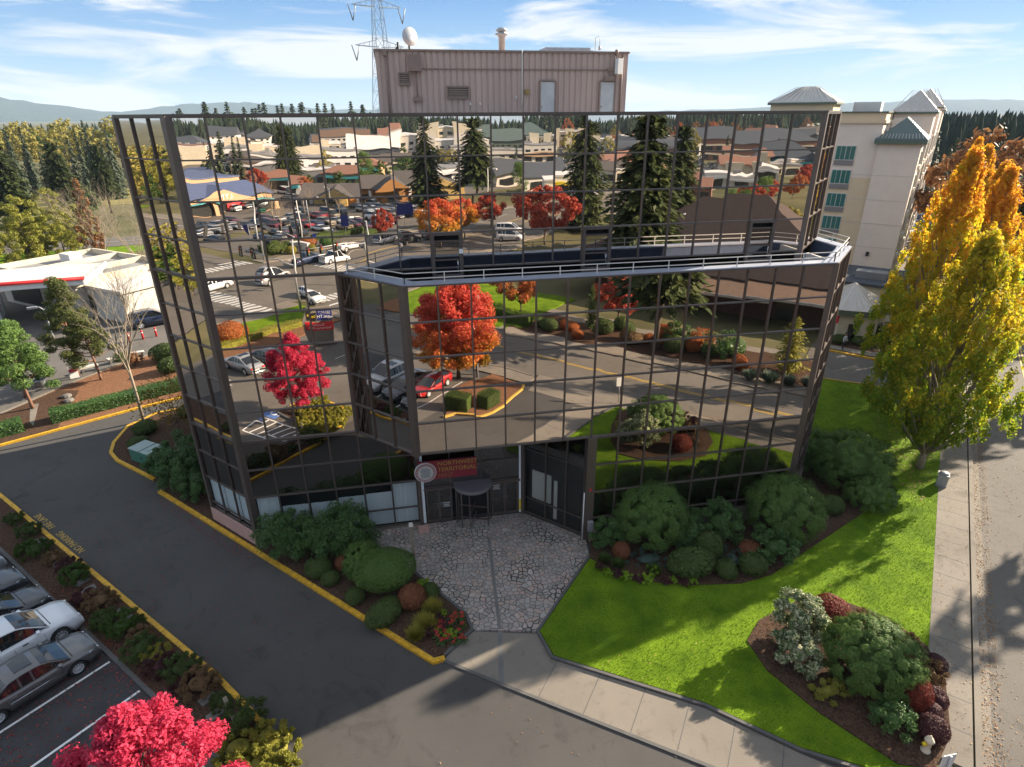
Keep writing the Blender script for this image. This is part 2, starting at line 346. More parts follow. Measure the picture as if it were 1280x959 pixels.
for k_, c_ in PAINTS.items(): mat('paint_' + k_, c_, 0.32, metal=0.35 if k_ in ('silver', 'grey', 'charcoal', 'navy') else 0.0, var=0.02, coat=0.9)
mat('util_green', (0.045, 0.16, 0.115), 0.5, var=0.12)
mat('util_top', (0.28, 0.36, 0.34), 0.5, var=0.12)
mat('bark', (0.10, 0.075, 0.055), 0.9, var=0.3, scale=6, bump=0.02)
mat('bark_pale', (0.27, 0.22, 0.16), 0.9, var=0.25, scale=5, bump=0.01)
mat('bark_red', (0.20, 0.10, 0.06), 0.9, var=0.3, scale=6, bump=0.02)
mat('stone', (0.15, 0.14, 0.125), 0.9, var=0.25, scale=5, bump=0.01)
mat('wood_grey', (0.20, 0.165, 0.12), 0.85, var=0.2, scale=8)
mat('hotel_upper', (0.82, 0.67, 0.55), 0.85, var=0.05, scale=0.6)
mat('hotel_lower', (0.74, 0.56, 0.36), 0.85, var=0.05, scale=0.6)
mat('hotel_trim', (0.62, 0.57, 0.50), 0.8, var=0.05)
mat('hotel_green', (0.10, 0.13, 0.09), 0.6, var=0.1)
mat('seam_metal', (0.45, 0.42, 0.38), 0.45, metal=0.3, var=0.1, scale=0.8)
mat('seam_green', (0.09, 0.125, 0.115), 0.5, metal=0.2, var=0.12, scale=0.8)
mat('teal_glass', (0.035, 0.16, 0.14), 0.12, var=0.25, scale=3, spec=0.8, stretch=(3, 3, 0.2))
mat('ptac', (0.27, 0.235, 0.22), 0.7, var=0.1)
mat('sign_blue', (0.012, 0.022, 0.16), 0.4, var=0.05)
mat('brown_roof_dark', (0.055, 0.036, 0.03), 0.9, var=0.2, scale=2.0, bump=0.02, bscale=5)
mat('brown_roof', (0.125, 0.078, 0.052), 0.9, var=0.2, scale=2.0, bump=0.02, bscale=5)
mat('brown_wall', (0.10, 0.058, 0.045), 0.9, var=0.2, scale=2)
mat('orange_wall', (0.45, 0.22, 0.07), 0.8, var=0.1)
mat('yellow_wall', (0.52, 0.36, 0.13), 0.8, var=0.1)
mat('peach_wall', (0.48, 0.31, 0.18), 0.8, var=0.08)
mat('blue_roof', (0.085, 0.115, 0.22), 0.55, var=0.12, scale=1)
mat('grey_shingle', (0.085, 0.075, 0.07), 0.9, var=0.25, scale=2)
mat('cream_wall', (0.60, 0.53, 0.40), 0.8, var=0.1, scale=0.5)
mat('flat_roof_white', (0.62, 0.60, 0.58), 0.8, var=0.15, scale=0.3)
mat('flat_roof_grey', (0.22, 0.22, 0.22), 0.85, var=0.15, scale=0.3)
mat('terracotta', (0.23, 0.115, 0.08), 0.85, var=0.15)
mat('slate_roof', (0.05, 0.06, 0.075), 0.7, var=0.15)
mat('shop_dark', (0.02, 0.022, 0.022), 0.2, var=0.1, spec=0.8)
mat('teal_trim', (0.04, 0.28, 0.32), 0.6, var=0.1)
mat('steel_lattice', (0.46, 0.52, 0.58), 0.5, metal=0.4, var=0.1)
glassmat('mirror_glass', (0.74, 0.675, 0.62), wave=0.0030, wscale=0.6)
glassmat('mirror_glass_warm', (0.77, 0.685, 0.61), wave=0.0036, wscale=0.8)
glassmat('mirror_glass_cool', (0.69, 0.645, 0.605), wave=0.0042, wscale=0.5)
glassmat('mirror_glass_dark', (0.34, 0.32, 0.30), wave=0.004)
glassmat('lobby_glass', (0.22, 0.215, 0.21), wave=0.0008, clear=0.35)
glassmat('store_glass', (0.30, 0.30, 0.29), wave=0.0008, clear=0.90)
# ------------------------------------------------------------------ ground, roads, beds
def sheet(name, pts, z, m, th=0.3, kind='structure'):
    b = MB(); b.prism(pts, z - th, z); o = b.build(name, m); o['kind'] = kind; return o
b = MB(); b.box((0, 0, -1.03), (16000, 16000, 2)); struct(b.build('ground', 'terrain'))
def abp(*q): return [ab(*p) for p in q]
SITE = [(-42, 3), (-20.8, 15.4), (-13.3, 20.0), (-6, 23.8), (6, 31), (40, 33), (50, 22), (57, 13), (18.7, -25.3), (0.5, -43.5), (-25, -25)]
sheet('driveway', SITE, 0.0, 'asphalt')
# parking lot asphalt is older and paler
sheet('parking_lot', [(-36, 8.5)] + [(-26, 13.5)] + abp((-18, -11.8), (13, -11.8), (17, -10.2), (30, -9.5), (42, -9.5), (43.6, -44), (-20, -50)), 0.004, 'lot_asphalt')
sheet('parking_bay_surface', abp((-30, -11.8), (7.6, -11.8), (7.6, -21.5), (-30, -21.5)), 0.008, 'bay_asphalt', 0.05)
def strip(a0, a1, b0, b1): return abp((a0, b0), (a1, b0), (a1, b1), (a0, b1))
sheet('street', strip(46.7, 58.6, -54, 320), 0.0, 'street_asphalt')
sheet('arterial_road', strip(-420, 520, -86, -54), 0.002, 'street_asphalt')
sheet('side_street', strip(46.7, 58.6, -400, -86), 0.0, 'street_asphalt')
# sidewalks with joints
def walk(name, a0, a1, b0, b1, z=0.11, m='concrete', step=2.3):
    o = sheet(name, strip(a0, a1, b0, b1), z, m, 0.4)
    j = MB(); n = int((b1 - b0) / step)
    for i in range(1, n):
        bb = b0 + i * (b1 - b0) / n
        j.bar((*ab(a0 + .02, bb), z + 0.001), (*ab(a1 - .02, bb), z + 0.001), 0.035, 0.006)
    jo = j.build('pavement_joint', 'kerb_dark', o); jo['kind'] = 'structure'
    return o
walk('sidewalk', 44.0, 46.2, 9.5, 140); walk('sidewalk', 44.0, 46.2, -46, -5.5); walk('sidewalk', 59.0, 61.6, -50, 120)
def kerb(name, pts, w, h, m, closed=False, label=None):
    """a kerb swept along a path of ground points"""
    k = MB(); P = [Vector((x, y, 0)) for x, y in pts]; n = len(P)
    L, Rr = [], []
    for i, p in enumerate(P):
        d0 = (P[i] - P[i - 1]).normalized() if i > 0 or closed else None; d1 = (P[(i + 1) % n] - P[i]).normalized() if i < n - 1 or closed else None
        d = (d0 or d1) + (d1 or d0); d.normalize(); q = Vector((-d.y, d.x, 0)); c = max(0.5, q.dot(Vector((-(d1 or d0).y, (d1 or d0).x, 0))))
        L.append(p + q * w / 2 / c); Rr.append(p - q * w / 2 / c)
    for i in range(n if closed else n - 1):
        j = (i + 1) % n
        vs = [(*L[i].xy, -.2), (*Rr[i].xy, -.2), (*Rr[j].xy, -.2), (*L[j].xy, -.2), (*L[i].xy, h), (*Rr[i].xy, h), (*Rr[j].xy, h), (*L[j].xy, h)]
        k.add(vs, [(4, 5, 6, 7), (0, 4, 7, 3), (1, 2, 6, 5), (0, 1, 5, 4), (2, 3, 7, 6)], 0)
    o = k.build(name, m); struct(o); return o
kerb('street_kerb', abp((46.45, 9.5), (46.45, 320)), 0.22, 0.125, 'concrete'); kerb('street_kerb', abp((46.45, -46), (46.45, -5.5)), 0.22, 0.125, 'concrete')
kerb('street_kerb', abp((58.75, -50), (58.75, 300)), 0.22, 0.125, 'concrete')
sheet('gutter', strip(46.58, 47.1, 9.5, 300), 0.005, 'concrete', 0.05)
sheet('driveway_apron', abp((42.2, 8.0), (46.9, 9.0), (46.9, -5.2), (42.2, -4.2)), 0.014, 'concrete', 0.05)
# lawn
LAWN = [(13.95, -9.0), (14.25, -10.45), (19.7, -13.9), (22.3, -16.3), (25.6, -18.3), (31.0, -13.0), (42.4, -1.6), (52.0, 8.0), (50.4, 10.7), (45, 14.4), (38, 18), (33.9, 18), (33.9, 0.2), (30.4, -3.3), (18.2, -3.3), (17.8, -4.6)]
sheet('lawn', LAWN, 0.10, 'grass')
kerb('lawn_edging', [(17.75, -4.5), (13.85, -9.0), (14.15, -10.55), (19.65, -14.02), (22.25, -16.42), (25.5, -18.45)], 0.13, 0.14, 'kerb_dark')
# walkway beside the lawn and landing below the patio
WALK = [(10.75, -8.35), (13.85, -9.1), (14.1, -10.6), (19.6, -14.1), (22.2, -16.5), (24.8, -18.6), (22.0, -19.3), (18.7, -16.3), (11.9, -11.45), (9.45, -9.75)]
sheet('walkway', WALK, 0.03, 'concrete')
kerb('walkway_kerb', [(9.35, -9.7), (11.9, -11.55), (18.75, -16.4), (22.0, -19.4)], 0.14, 0.06, 'kerb_dark')
j = MB()
for t in (0.12, 0.27, 0.42, 0.56, 0.7, 0.84):
    a_ = Vector((11.9, -11.4, 0.032)).lerp(Vector((22.0, -19.2, 0.032)), t); c_ = a_ + Vector((1.75, 2.3, 0)) * 0.86
    j.bar(a_, c_, 0.03, 0.006)
struct(j.build('pavement_joint', 'kerb_dark'))
# patio: irregular flagstones
m, t = nm('flagstone'); o_ = node(t, 'ShaderNodeOutputMaterial'); p_ = node(t, 'ShaderNodeBsdfPrincipled'); t.links.new(p_.outputs[0], o_.inputs[0]); p_.inputs['Roughness'].default_value = 0.62
g_ = node(t, 'ShaderNodeNewGeometry'); nd = node(t, 'ShaderNodeTexNoise'); nd.inputs['Scale'].default_value = 2.2; nd.inputs['Detail'].default_value = 2; t.links.new(g_.outputs['Position'], nd.inputs['Vector'])
va = node(t, 'ShaderNodeVectorMath', operation='MULTIPLY_ADD'); va.inputs[1].default_value = (0.28, 0.28, 0); t.links.new(nd.outputs['Color'], va.inputs[0]); t.links.new(g_.outputs['Position'], va.inputs[2])
v1 = node(t, 'ShaderNodeTexVoronoi', feature='DISTANCE_TO_EDGE'); v1.voronoi_dimensions = '2D'; v1.inputs['Scale'].default_value = 3.7; t.links.new(va.outputs[0], v1.inputs['Vector'])
v2 = node(t, 'ShaderNodeTexVoronoi', feature='F1'); v2.voronoi_dimensions = '2D'; v2.inputs['Scale'].default_value = 3.7; t.links.new(va.outputs[0], v2.inputs['Vector'])
sc_ = node(t, 'ShaderNodeSeparateColor'); t.links.new(v2.outputs['Color'], sc_.inputs[0])
rc = node(t, 'ShaderNodeValToRGB'); e = rc.color_ramp.elements; e[0].color = (0.25, 0.22, 0.195, 1); e[1].color = (0.48, 0.435, 0.39, 1); e.new(0.93).color = (0.40, 0.29, 0.24, 1); e.new(0.55).color = (0.36, 0.325, 0.295, 1)
t.links.new(sc_.outputs[0], rc.inputs[0])
st_ = node(t, 'ShaderNodeTexNoise'); st_.inputs['Scale'].default_value = 0.55; st_.inputs['Detail'].default_value = 5; t.links.new(g_.outputs['Position'], st_.inputs['Vector'])
sr = node(t, 'ShaderNodeMapRange'); sr.inputs['From Min'].default_value = 0.48; sr.inputs['From Max'].default_value = 0.72; sr.inputs['To Min'].default_value = 0.035; sr.inputs['To Max'].default_value = 0.15; t.links.new(st_.outputs['Fac'], sr.inputs['Value'])
dm = node(t, 'ShaderNodeMath', operation='LESS_THAN'); t.links.new(v1.outputs['Distance'], dm.inputs[0]); t.links.new(sr.outputs[0], dm.inputs[1])
mg = node(t, 'ShaderNodeMix', data_type='RGBA'); t.links.new(dm.outputs[0], mg.inputs['Factor']); t.links.new(rc.outputs[0], mg.inputs['A']); mg.inputs['B'].default_value = (0.045, 0.046, 0.036, 1)
fn = node(t, 'ShaderNodeTexNoise'); fn.inputs['Scale'].default_value = 25; fn.inputs['Detail'].default_value = 5; t.links.new(g_.outputs['Position'], fn.inputs['Vector'])
mr2 = node(t, 'ShaderNodeMapRange'); mr2.inputs['To Min'].default_value = 0.72; mr2.inputs['To Max'].default_value = 1.28; t.links.new(fn.outputs['Fac'], mr2.inputs['Value'])
ml = node(t, 'ShaderNodeVectorMath', operation='SCALE'); t.links.new(mg.outputs['Result'], ml.inputs[0]); t.links.new(mr2.outputs[0], ml.inputs['Scale']); t.links.new(ml.outputs[0], p_.inputs['Base Color'])
bp = node(t, 'ShaderNodeBump'); bp.inputs['Distance'].default_value = 0.03; mn = node(t, 'ShaderNodeMath', operation='MINIMUM'); mn.inputs[1].default_value = 0.08; t.links.new(v1.outputs['Distance'], mn.inputs[0])
mm = node(t, 'ShaderNodeMath', operation='MULTIPLY'); mm.inputs[1].default_value = 10; t.links.new(mn.outputs[0], mm.inputs[0]); t.links.new(mm.outputs[0], bp.inputs['Height']); t.links.new(bp.outputs[0], p_.inputs['Normal'])
PATIO = [(6.1, 0.02), (15.0, 0.02), (18.0, -2.98), (17.75, -4.45), (13.85, -9.0), (10.95, -8.35), (10.75, -7.35), (8.3, -3.7), (6.1, -1.5)]
sheet('patio', PATIO, 0.10, 'flagstone')
b = MB(); b.bar((12.65, -1.9, 0.104), (12.15, -8.55, 0.104), 0.16, 0.012); b.bar((12.15, -8.55, 0.03), (11.75, -11.4, 0.034), 0.22, 0.012)
struct(b.build('drain_channel', 'concrete_dark'))
kerb('patio_edging', [(8.25, -3.75), (10.72, -7.35), (10.9, -8.35), (9.5, -9.55)], 0.14, 0.16, 'kerb_dark')
# mulch beds
BEDL = [(0.2, -0.75), (9.0, -9.6), (9.5, -9.5), (10.8, -8.3), (10.65, -7.4), (8.2, -3.8), (6.0, -1.6), (6.0, -0.02), (0.2, -0.02)]
sheet('mulch_bed', BEDL, 0.13, 'mulch')
BEDW = [(0.18, -0.74), (-7.1, 6.6), (-7.1, 7.2), (-8.3, 8.4), (-11.4, 11.4), (-12.6, 13.5), (-12.6, 16.8), (-11.2, 18.6), (-8.5, 19.4), (-3.3, 20), (-3.1, 3.0), (0.0, -0.1)]
sheet('mulch_bed', BEDW, 0.12, 'mulch')
BEDR = [(18.2, -3.3), (17.75, -4.7), (19.3, -6.7), (22, -7.6), (24.7, -8.0), (26.6, -7.7), (29.2, -6.5), (34.4, -4.2), (38.8, -2.0), (39, 1), (36.5, 5), (33.9, 6), (33.9, 0.1), (30.5, -3.3)]
sheet('mulch_bed', BEDR, 0.14, 'mulch')
BEDI = [(23.0, -11.4), (24.2, -10.4), (26.8, -9.6), (28.8, -10.0), (30.2, -11.4), (30.7, -13.2), (30.0, -14.9), (28.2, -17.0), (26.6, -18.0), (25.4, -17.6), (23.9, -15.2), (23.0, -13.0)]
sheet('mulch_bed', BEDI, 0.16, 'mulch')
BEDP = abp((-34, -9.0), (8.3, -9.0), (13, -9.3), (17.5, -10.4), (20, -13), (20.2, -17), (17.5, -19), (15, -18.4), (14.6, -13), (13.8, -11.7), (-34, -11.7))
sheet('mulch_bed', BEDP, 0.10, 'mulch')
BEDISL = [(11.6, -19.5), (12.4, -19.6), (14.2, -19.0), (16.5, -20.8), (18.4, -23.4), (18.8, -24.6), (16.6, -27.4), (12.8, -24.2)]
sheet('mulch_bed', BEDISL, 0.10, 'mulch_light')
kerb('yellow_kerb', [(-7.3, 6.72), (9.0, -9.76), (9.5, -9.7)], 0.24, 0.15, 'yellow_paint')
kerb('yellow_kerb', [(-8.1, 8.3), (-11.5, 11.4), (-12.35, 12.6), (-12.75, 14.2), (-12.7, 16.8), (-11.3, 18.75), (-8.5, 19.6)], 0.22, 0.15, 'yellow_paint')
kerb('yellow_kerb', abp((-34, -8.9), (8.4, -8.9), (13, -9.2), (17.6, -10.3), (20.1, -12.9), (20.3, -17.1), (17.5, -19.2)), 0.22, 0.15, 'yellow_paint')
kerb('lot_kerb', abp((-34, -11.75), (13.8, -11.75), (14.5, -13), (14.9, -18.5), (17.5, -19.2)), 0.18, 0.14, 'kerb_dark')
kerb('yellow_kerb', [(11.4, -19.3), (12.4, -19.75), (14.2, -19.15), (15.4, -19.75), (16.6, -20.9), (18.55, -23.5), (18.95, -24.6)], 0.2, 0.15, 'yellow_worn')
kerb('yellow_kerb', [(-22.5, 14.4), (-20.8, 15.4), (-13.3, 20.0), (-6, 23.8), (6, 31)], 0.22, 0.15, 'yellow_paint')
# painted markings
def mark(name, segs, w, m='white_paint', z=0.014):
    k = MB()
    for p, q in segs: k.bar((*p, z), (*q, z), w, 0.004)
    return struct(k.build(name, m))
mark('parking_line', [(ab(a, -12.0), ab(a, -20.3)) for a in (-16.4, -12.7, -9.1, -5.4, -1.7, 2.0, 5.7)], 0.11)
mark('hatched_bay', [((-3.9, -14.9), (-3.2, -16.4)), ((-3.2, -16.4), (0.7, -13.2)), ((0.7, -13.2), (-0.5, -11.9)), ((-0.5, -11.9), (-3.9, -14.9))] +
     [(tuple(Vector((-3.9, -14.9)).lerp(Vector((-0.5, -11.9)), k / 6)), tuple(Vector((-3.2, -16.4)).lerp(Vector((0.7, -13.2)), k / 6 + 0.08))) for k in range(1, 6)], 0.12, z=0.018)
b = MB(); b.prism([(-3.1, -16.6), (-1.9, -15.6), (-0.9, -16.7), (-2.1, -17.7)], 0.013, 0.017); struct(b.build('accessible_bay_square', 'blue_paint'))
b = MB(); q0 = Vector((-2.0, -16.65, 0.02))
b.tube([q0 + Vector((0.32 * math.cos(t_), 0.32 * math.sin(t_), 0)) for t_ in np.linspace(0.4, 5.2, 14)], 0.05, 5); b.bar(q0 + Vector((0.1, 0.1, 0)), q0 + Vector((0.35, 0.42, 0)), 0.1, 0.005); b.box(q0 + Vector((0.42, 0.5, 0)), (0.16, 0.16, 0.005))
struct(b.build('wheelchair_symbol', 'white_paint'))
mark('parking_line', [(ab(a, -30.3), ab(a, -36.4)) for a in np.arange(-27, 27, 3.7)], 0.11, 'white_worn')
mark('parking_line', [(ab(30.3, bb), ab(39.2, bb)) for bb in np.arange(-26.8, -11.0, 3.72)], 0.11, 'white_worn')
mark('centre_line', [(ab(52.4, -40), ab(52.4, 300)), (ab(52.75, -40), ab(52.75, 300))], 0.11, 'yellow_worn')
mark('centre_line', [(ab(s0, bb), ab(s1, bb)) for s0, s1 in ((-420, 34), (74, 500)) for bb in (-69.8, -70.2)], 0.12, 'yellow_worn')
mark('lane_line', [(ab(a, bb), ab(a + 5, bb)) for bb in (-62, -78) for a in list(range(-300, 30, 16)) + list(range(80, 400, 16))], 0.13, 'white_worn')
mark('stop_line', [(ab(34.5, -70.6), ab(34.5, -85)), (ab(73, -55), ab(73, -69.4)), (ab(47.5, -48), ab(52.2, -48)), (ab(53, -92), ab(58, -92))], 0.5, 'white_worn')
mark('crosswalk', [(ab(36.6, bb), ab(40.6, bb)) for bb in np.arange(-85, -54.5, 1.55)], 0.62, 'white_worn')
mark('crosswalk', [(ab(66, bb), ab(70, bb)) for bb in np.arange(-85, -54.5, 1.55)], 0.62, 'white_worn')
mark('crosswalk', [(ab(a, -50.4), ab(a, -53.6)) for a in np.arange(47.6, 58.4, 1.3)], 0.55, 'white_worn')
mark('crosswalk', [(ab(a, -87), ab(a, -90.5)) for a in np.arange(47.6, 58.4, 1.3)], 0.55, 'white_worn')
walk('sidewalk', -300, 43.5, -54, -50.6, 0.11); walk('sidewalk', 62, 400, -54, -50.8, 0.11); walk('sidewalk', -300, 45.5, -90, -86, 0.11, step=3.5); walk('sidewalk', 60, 400, -90, -86, 0.11, step=3.5)
kerb('street_kerb', abp((-300, -53.9), (43.6, -53.9), (46.3, -51.5)), 0.25, 0.13, 'concrete'); kerb('street_kerb', abp((-300, -86.1), (45.6, -86.1)), 0.25, 0.13, 'concrete'); kerb('street_kerb', abp((60, -86.1), (400, -86.1)), 0.25, 0.13, 'concrete')
# the corner lawn and hedge strip between our lot and the arterial
sheet('lawn', abp((-40, -50.5), (43.3, -50.5), (43.3, -44.3), (20, -43.5), (-40, -43.5)), 0.12, 'grass')
sheet('mulch_bed', abp((-40, -43.4), (43.3, -44.2), (43.3, -40), (26, -37.6), (-40, -37.6)), 0.12, 'mulch_light')
# restaurant side
sheet('planting_strip', strip(61.7, 70.5, -44, 40), 0.13, 'mulch')
sheet('lawn', strip(59.05, 61.9, -46, -20), 0.135, 'grass')
sheet('lawn', strip(62.0, 80, -50, -18), 0.14, 'grass')
sheet('restaurant_walk', strip(70.6, 72.6, -20, 20), 0.12, 'concrete')
sheet('parking_lot', strip(62, 160, 22, 100), 0.012, 'lot_asphalt')
sheet('parking_lot', strip(62.5, 150, -120, -92), 0.012, 'lot_asphalt')
# across the arterial: shop lots, far lots, grassy verge
sheet('parking_lot', strip(-80, 44, -170, -98), 0.012, 'lot_asphalt')
sheet('lawn', strip(-120, 43, -97.5, -90.3), 0.13, 'grass')
sheet('parking_lot', strip(61, 340, -300, -125), 0.012, 'lot_asphalt')
sheet('parking_lot', strip(-170, 44, -330, -172), 0.013, 'lot_asphalt')
sheet('parking_lot', strip(-220, 44, -620, -332), 0.012, 'lot_asphalt')
sheet('parking_lot', strip(61, 420, -620, -302), 0.012, 'lot_asphalt')
# west: filling station forecourt, verge bed, back road, meadow
sheet('mulch_bed', [(-24.5, 18.6), (-20.85, 15.6), (-13.35, 20.2), (-6.2, 23.9), (-9.5, 34.5), (-15.5, 33.8), (-18.5, 30.6), (-21.5, 25.5)], 0.13, 'mulch_light')
sheet('mulch_bed', [(-24.9, 18.5), (-20.9, 15.55), (-17.9, 17.4), (-19.5, 24.8), (-21.4, 25.2)], 0.136, 'mulch', 0.1)
sheet('forecourt', [(-60, 10), (-24.9, 18.7), (-21.7, 25.8), (-18.7, 30.9), (-15.7, 34.1), (-9.5, 34.8), (-12, 66), (-30, 76), (-75, 60)], 0.05, 'lot_asphalt')
sheet('footpath', [(-20.6, 19.0), (-19.9, 18.1), (-21.6, 22.5), (-22.2, 22.4)], 0.15, 'concrete', 0.1)
kerb('forecourt_kerb', [(-30, 14.5), (-24.9, 18.6), (-21.6, 25.6), (-18.6, 30.8), (-15.6, 34.0), (-9.5, 34.7)], 0.3, 0.16, 'concrete')
sheet('back_road', [(-160, 70), (-40, 96), (60, 130), (60, 141), (-40, 107), (-160, 82)], 0.03, 'street_asphalt')
mark('lane_line', [((-150, 78.2), (-40, 101.5)), ((-40, 101.5), (40, 129))], 0.15, 'white_worn', 0.036)
sheet('verge', [(-160, 56), (-62, 80), (-30, 92), (-40, 95.6), (-160, 69.6)], 0.03, 'grass')
mat('meadow', (0.22, 0.19, 0.075), 0.95, var=0.3, scale=0.15, bump=0.1, bscale=1.2, spec=0.05)
sheet('meadow', [(-260, 130), (-60, 160), (60, 200), (60, 245), (-60, 205), (-260, 190)], 0.05, 'meadow')
# hotel drive
sheet('hotel_drive', [(44.9, 14.9), (50.6, 11.1), (53, 9), (60, 16), (53.2, 17.6), (50.7, 20.4), (47, 24)], 0.016, 'lot_asphalt', 0.05)
kerb('yellow_kerb', [(47.3, 23.8), (50.8, 20.4), (53.2, 17.7), (55.6, 16.6), (59.5, 18.5)], 0.28, 0.17, 'yellow_paint')
kerb('yellow_kerb', [(45.0, 14.75), (50.4, 11.0), (52.4, 8.6)], 0.12, 0.13, 'yellow_worn')
sheet('mulch_bed', [(47.5, 24.0), (51, 20.6), (53.3, 17.9), (55.6, 16.8), (61, 20), (61, 30), (52, 32)], 0.14, 'mulch')
sheet('hotel_walk', [(50.2, 21.6), (51.2, 20.7), (53.6, 18.1), (55.4, 17.3), (56, 18.2), (53.9, 19.4), (51.2, 22.4)], 0.15, 'concrete', 0.1)
sheet('hotel_car_park', [(30, 34), (47, 25), (52, 33), (62, 31), (62, 20), (130, 90), (70, 150), (0, 90)], 0.012, 'lot_asphalt')
# ------------------------------------------------------------------ the mirror-glass office building
PH, TOP = 1.7045, 21.9
ZR = [TOP - PH * k for k in range(13)]          # horizontal mullion heights, 0 = roof edge
office = thing('office_building', 'bronze mirror-glass office block with a stepped terrace and red mint sign over its revolving door', 'office building', (0, 0, 0))
b = MB()
b.prism([(-2.75, 20), (-2.75, 3.05), (0.1, 0.3), (30.2, 0.3), (33.0, 3.1), (33.0, 20)], 15.0, 21.3)
b.prism([(-2.75, 20), (-2.75, 3.3), (0.1, 0.55), (14.9, 0.55), (18.3, -2.75), (30.2, -2.75), (33.3, 0.4), (33.3, 20)], 0.0, 6.4)
b.prism([(-2.75, 20), (-2.75, 3.05), (0.1, 0.3), (6.1, 0.3), (9.1, -2.7), (30.2, -2.7), (33.3, 0.4), (33.3, 20)], 6.52, 14.0)
b.build('building_core', 'interior_dark', office)
b = MB(); b.prism([(-2.9, 20.1), (-2.9, 3.0), (0.05, 0.05), (30.25, 0.05), (33.2, 3.0), (33.2, 20.1)], 21.31, 21.45); b.build('roof', 'roof_gravel', office)
b = MB(); b.prism([(9.15, -2.85), (18.05, -2.85), (15.0, 0.2), (6.2, 0.2)], 6.45, 6.53); b.build('soffit', 'bronze_metal', office)
# --- facade runs: (p0, p1, number of columns, z lines, glass)
up = ZR[0:5]
Z_hi = ZR[4:10]                                   # 15.08 .. 6.56
Z_lo = ZR[9:13] + [0.95]                          # 6.56 .. base
def cols(p0, p1, n): return [Vector((p0[0] + (p1[0] - p0[0]) * i / n, p0[1] + (p1[1] - p0[1]) * i / n)) for i in range(n + 1)]
panes = []; rmix = random.Random(12)       # (corners quad, material)
mull = MB(); posts = MB()
def run(p0, p1, n, zs, g='mirror_glass', skip=None, gsel=None, c=None):
    P = c or cols(p0, p1, n); d = (P[-1] - P[0]).normalized(); nrm = Vector((d.y, -d.x))      # outward (right-hand side of travel)
    for i in range(len(P) - 1):
        for k in range(len(zs) - 1):
            if skip and skip(i, k): continue
            mg = gsel(i, k) if gsel else g
            if mg == 'mirror_glass': mg = rmix.choices(['mirror_glass', 'mirror_glass_warm', 'mirror_glass_cool'], [5, 2, 2])[0]
            panes.append((P[i], P[i + 1], zs[k + 1], zs[k], nrm, mg))
    off = nrm * 0.03
    for p in P[1:-1]: mull.bar((*(p + off), zs[-1]), (*(p + off), zs[0]), 0.065, 0.10, up=(*nrm, 0))
    for z in zs[1:-1] if len(zs) > 2 else []:
        a = P[0] + off * 1.05; e = P[-1] + off * 1.05; mull.bar((*a, z), (*e, z), 0.094, 0.060)
    for z in (zs[0] - 0.03, zs[-1] + 0.03):
        a = P[0] + off * 1.1; e = P[-1] + off * 1.1; mull.bar((*a, z), (*e, z), 0.11, 0.07)
mainc = [Vector((1.5 * i if i else 0.16, 0)) for i in range(20)] + [Vector((30.1, 0))]
run(None, None, 20, up, c=mainc, skip=lambda i, k: k == 3 and i in (7, 12, 18))
run((-3, 3), (0, 0), 3, up); run((30.3, 0), (33.3, 3), 3, up); run((33.3, 3), (33.3, 20), 11, up); run((-3, 20), (-3, 3), 11, up)
run((-3, 3), (0, 0), 3, Z_hi); run((-3, 20), (-3, 3), 11, Z_hi)
run(None, None, 4, Z_hi, c=mainc[:5]); run((6.05, 0), (9, -3), 3, Z_hi)
frontc = [Vector((9.16 if i == 0 else 9 + 1.5 * i, -3)) for i in range(14)] + [Vector((30.1, -3))]
run(None, None, 14, Z_hi, c=frontc); run((30.3, -3), (33.6, 0.3), 3, Z_hi); run((33.6, 0.3), (33.6, 20), 13, Z_hi)
run((33.6, 0.3), (33.6, 20), 13, Z_lo); run((30.3, -3), (33.6, 0.3), 3, Z_lo)
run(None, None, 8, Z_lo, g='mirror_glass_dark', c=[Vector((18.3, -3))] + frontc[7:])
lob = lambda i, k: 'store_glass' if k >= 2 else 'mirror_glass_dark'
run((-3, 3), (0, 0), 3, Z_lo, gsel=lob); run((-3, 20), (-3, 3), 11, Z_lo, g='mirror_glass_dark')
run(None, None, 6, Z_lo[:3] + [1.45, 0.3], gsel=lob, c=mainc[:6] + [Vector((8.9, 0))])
# entrance recess
run(None, None, 4, [6.5, 5.6, 3.9, 2.52], g='lobby_glass', c=[Vector((x, 0.12)) for x in (9.25, 10.8, 12.6, 14.0, 14.85)])
run((15.2, -0.1), (18.0, -2.9), 3, [6.5, 4.6, 1.3, 0.22], gsel=lambda i, k: 'store_glass' if k else 'lobby_glass')
mull.build('mullion_grid', 'bronze_metal', office)
def post(p, z0, z1, w=0.34, rz=R(45)): k_ = MB(); k_.box((p[0], p[1], (z0 + z1) / 2), (w, w, z1 - z0), rz); k_.build('corner_post', 'bronze_light', office)
post((0.03, 0.03), 0.5, 21.92, 0.36); post((30.28, 0.05), 14.2, 21.92, 0.32); post((33.28, 3.0), 14.2, 21.9, .25); post((-3, 3.0), 0.5, 21.9, 0.22)
post((9.04, -2.93), 6.48, 15.1, 0.36); post((30.28, -2.95), 0.6, 15.1, 0.34); post((33.6, 0.32), 0.6, 15.1, 0.22); post((6.02, -0.02), 6.5, 15.1, 0.16); post((18.05, -2.93), 0.1, 6.6, 0.5, 0)
post((15.02, -0.06), 0.1, 6.5, 0.2); post((9.02, 0.0), 0.1, 6.5, 0.22, 0)
for x in (9.2, 14.86): b = MB(); b.box((x, 0.02, 3.3), (0.16, 0.10, 6.2)); b.build('entrance_column', 'curtain', office)
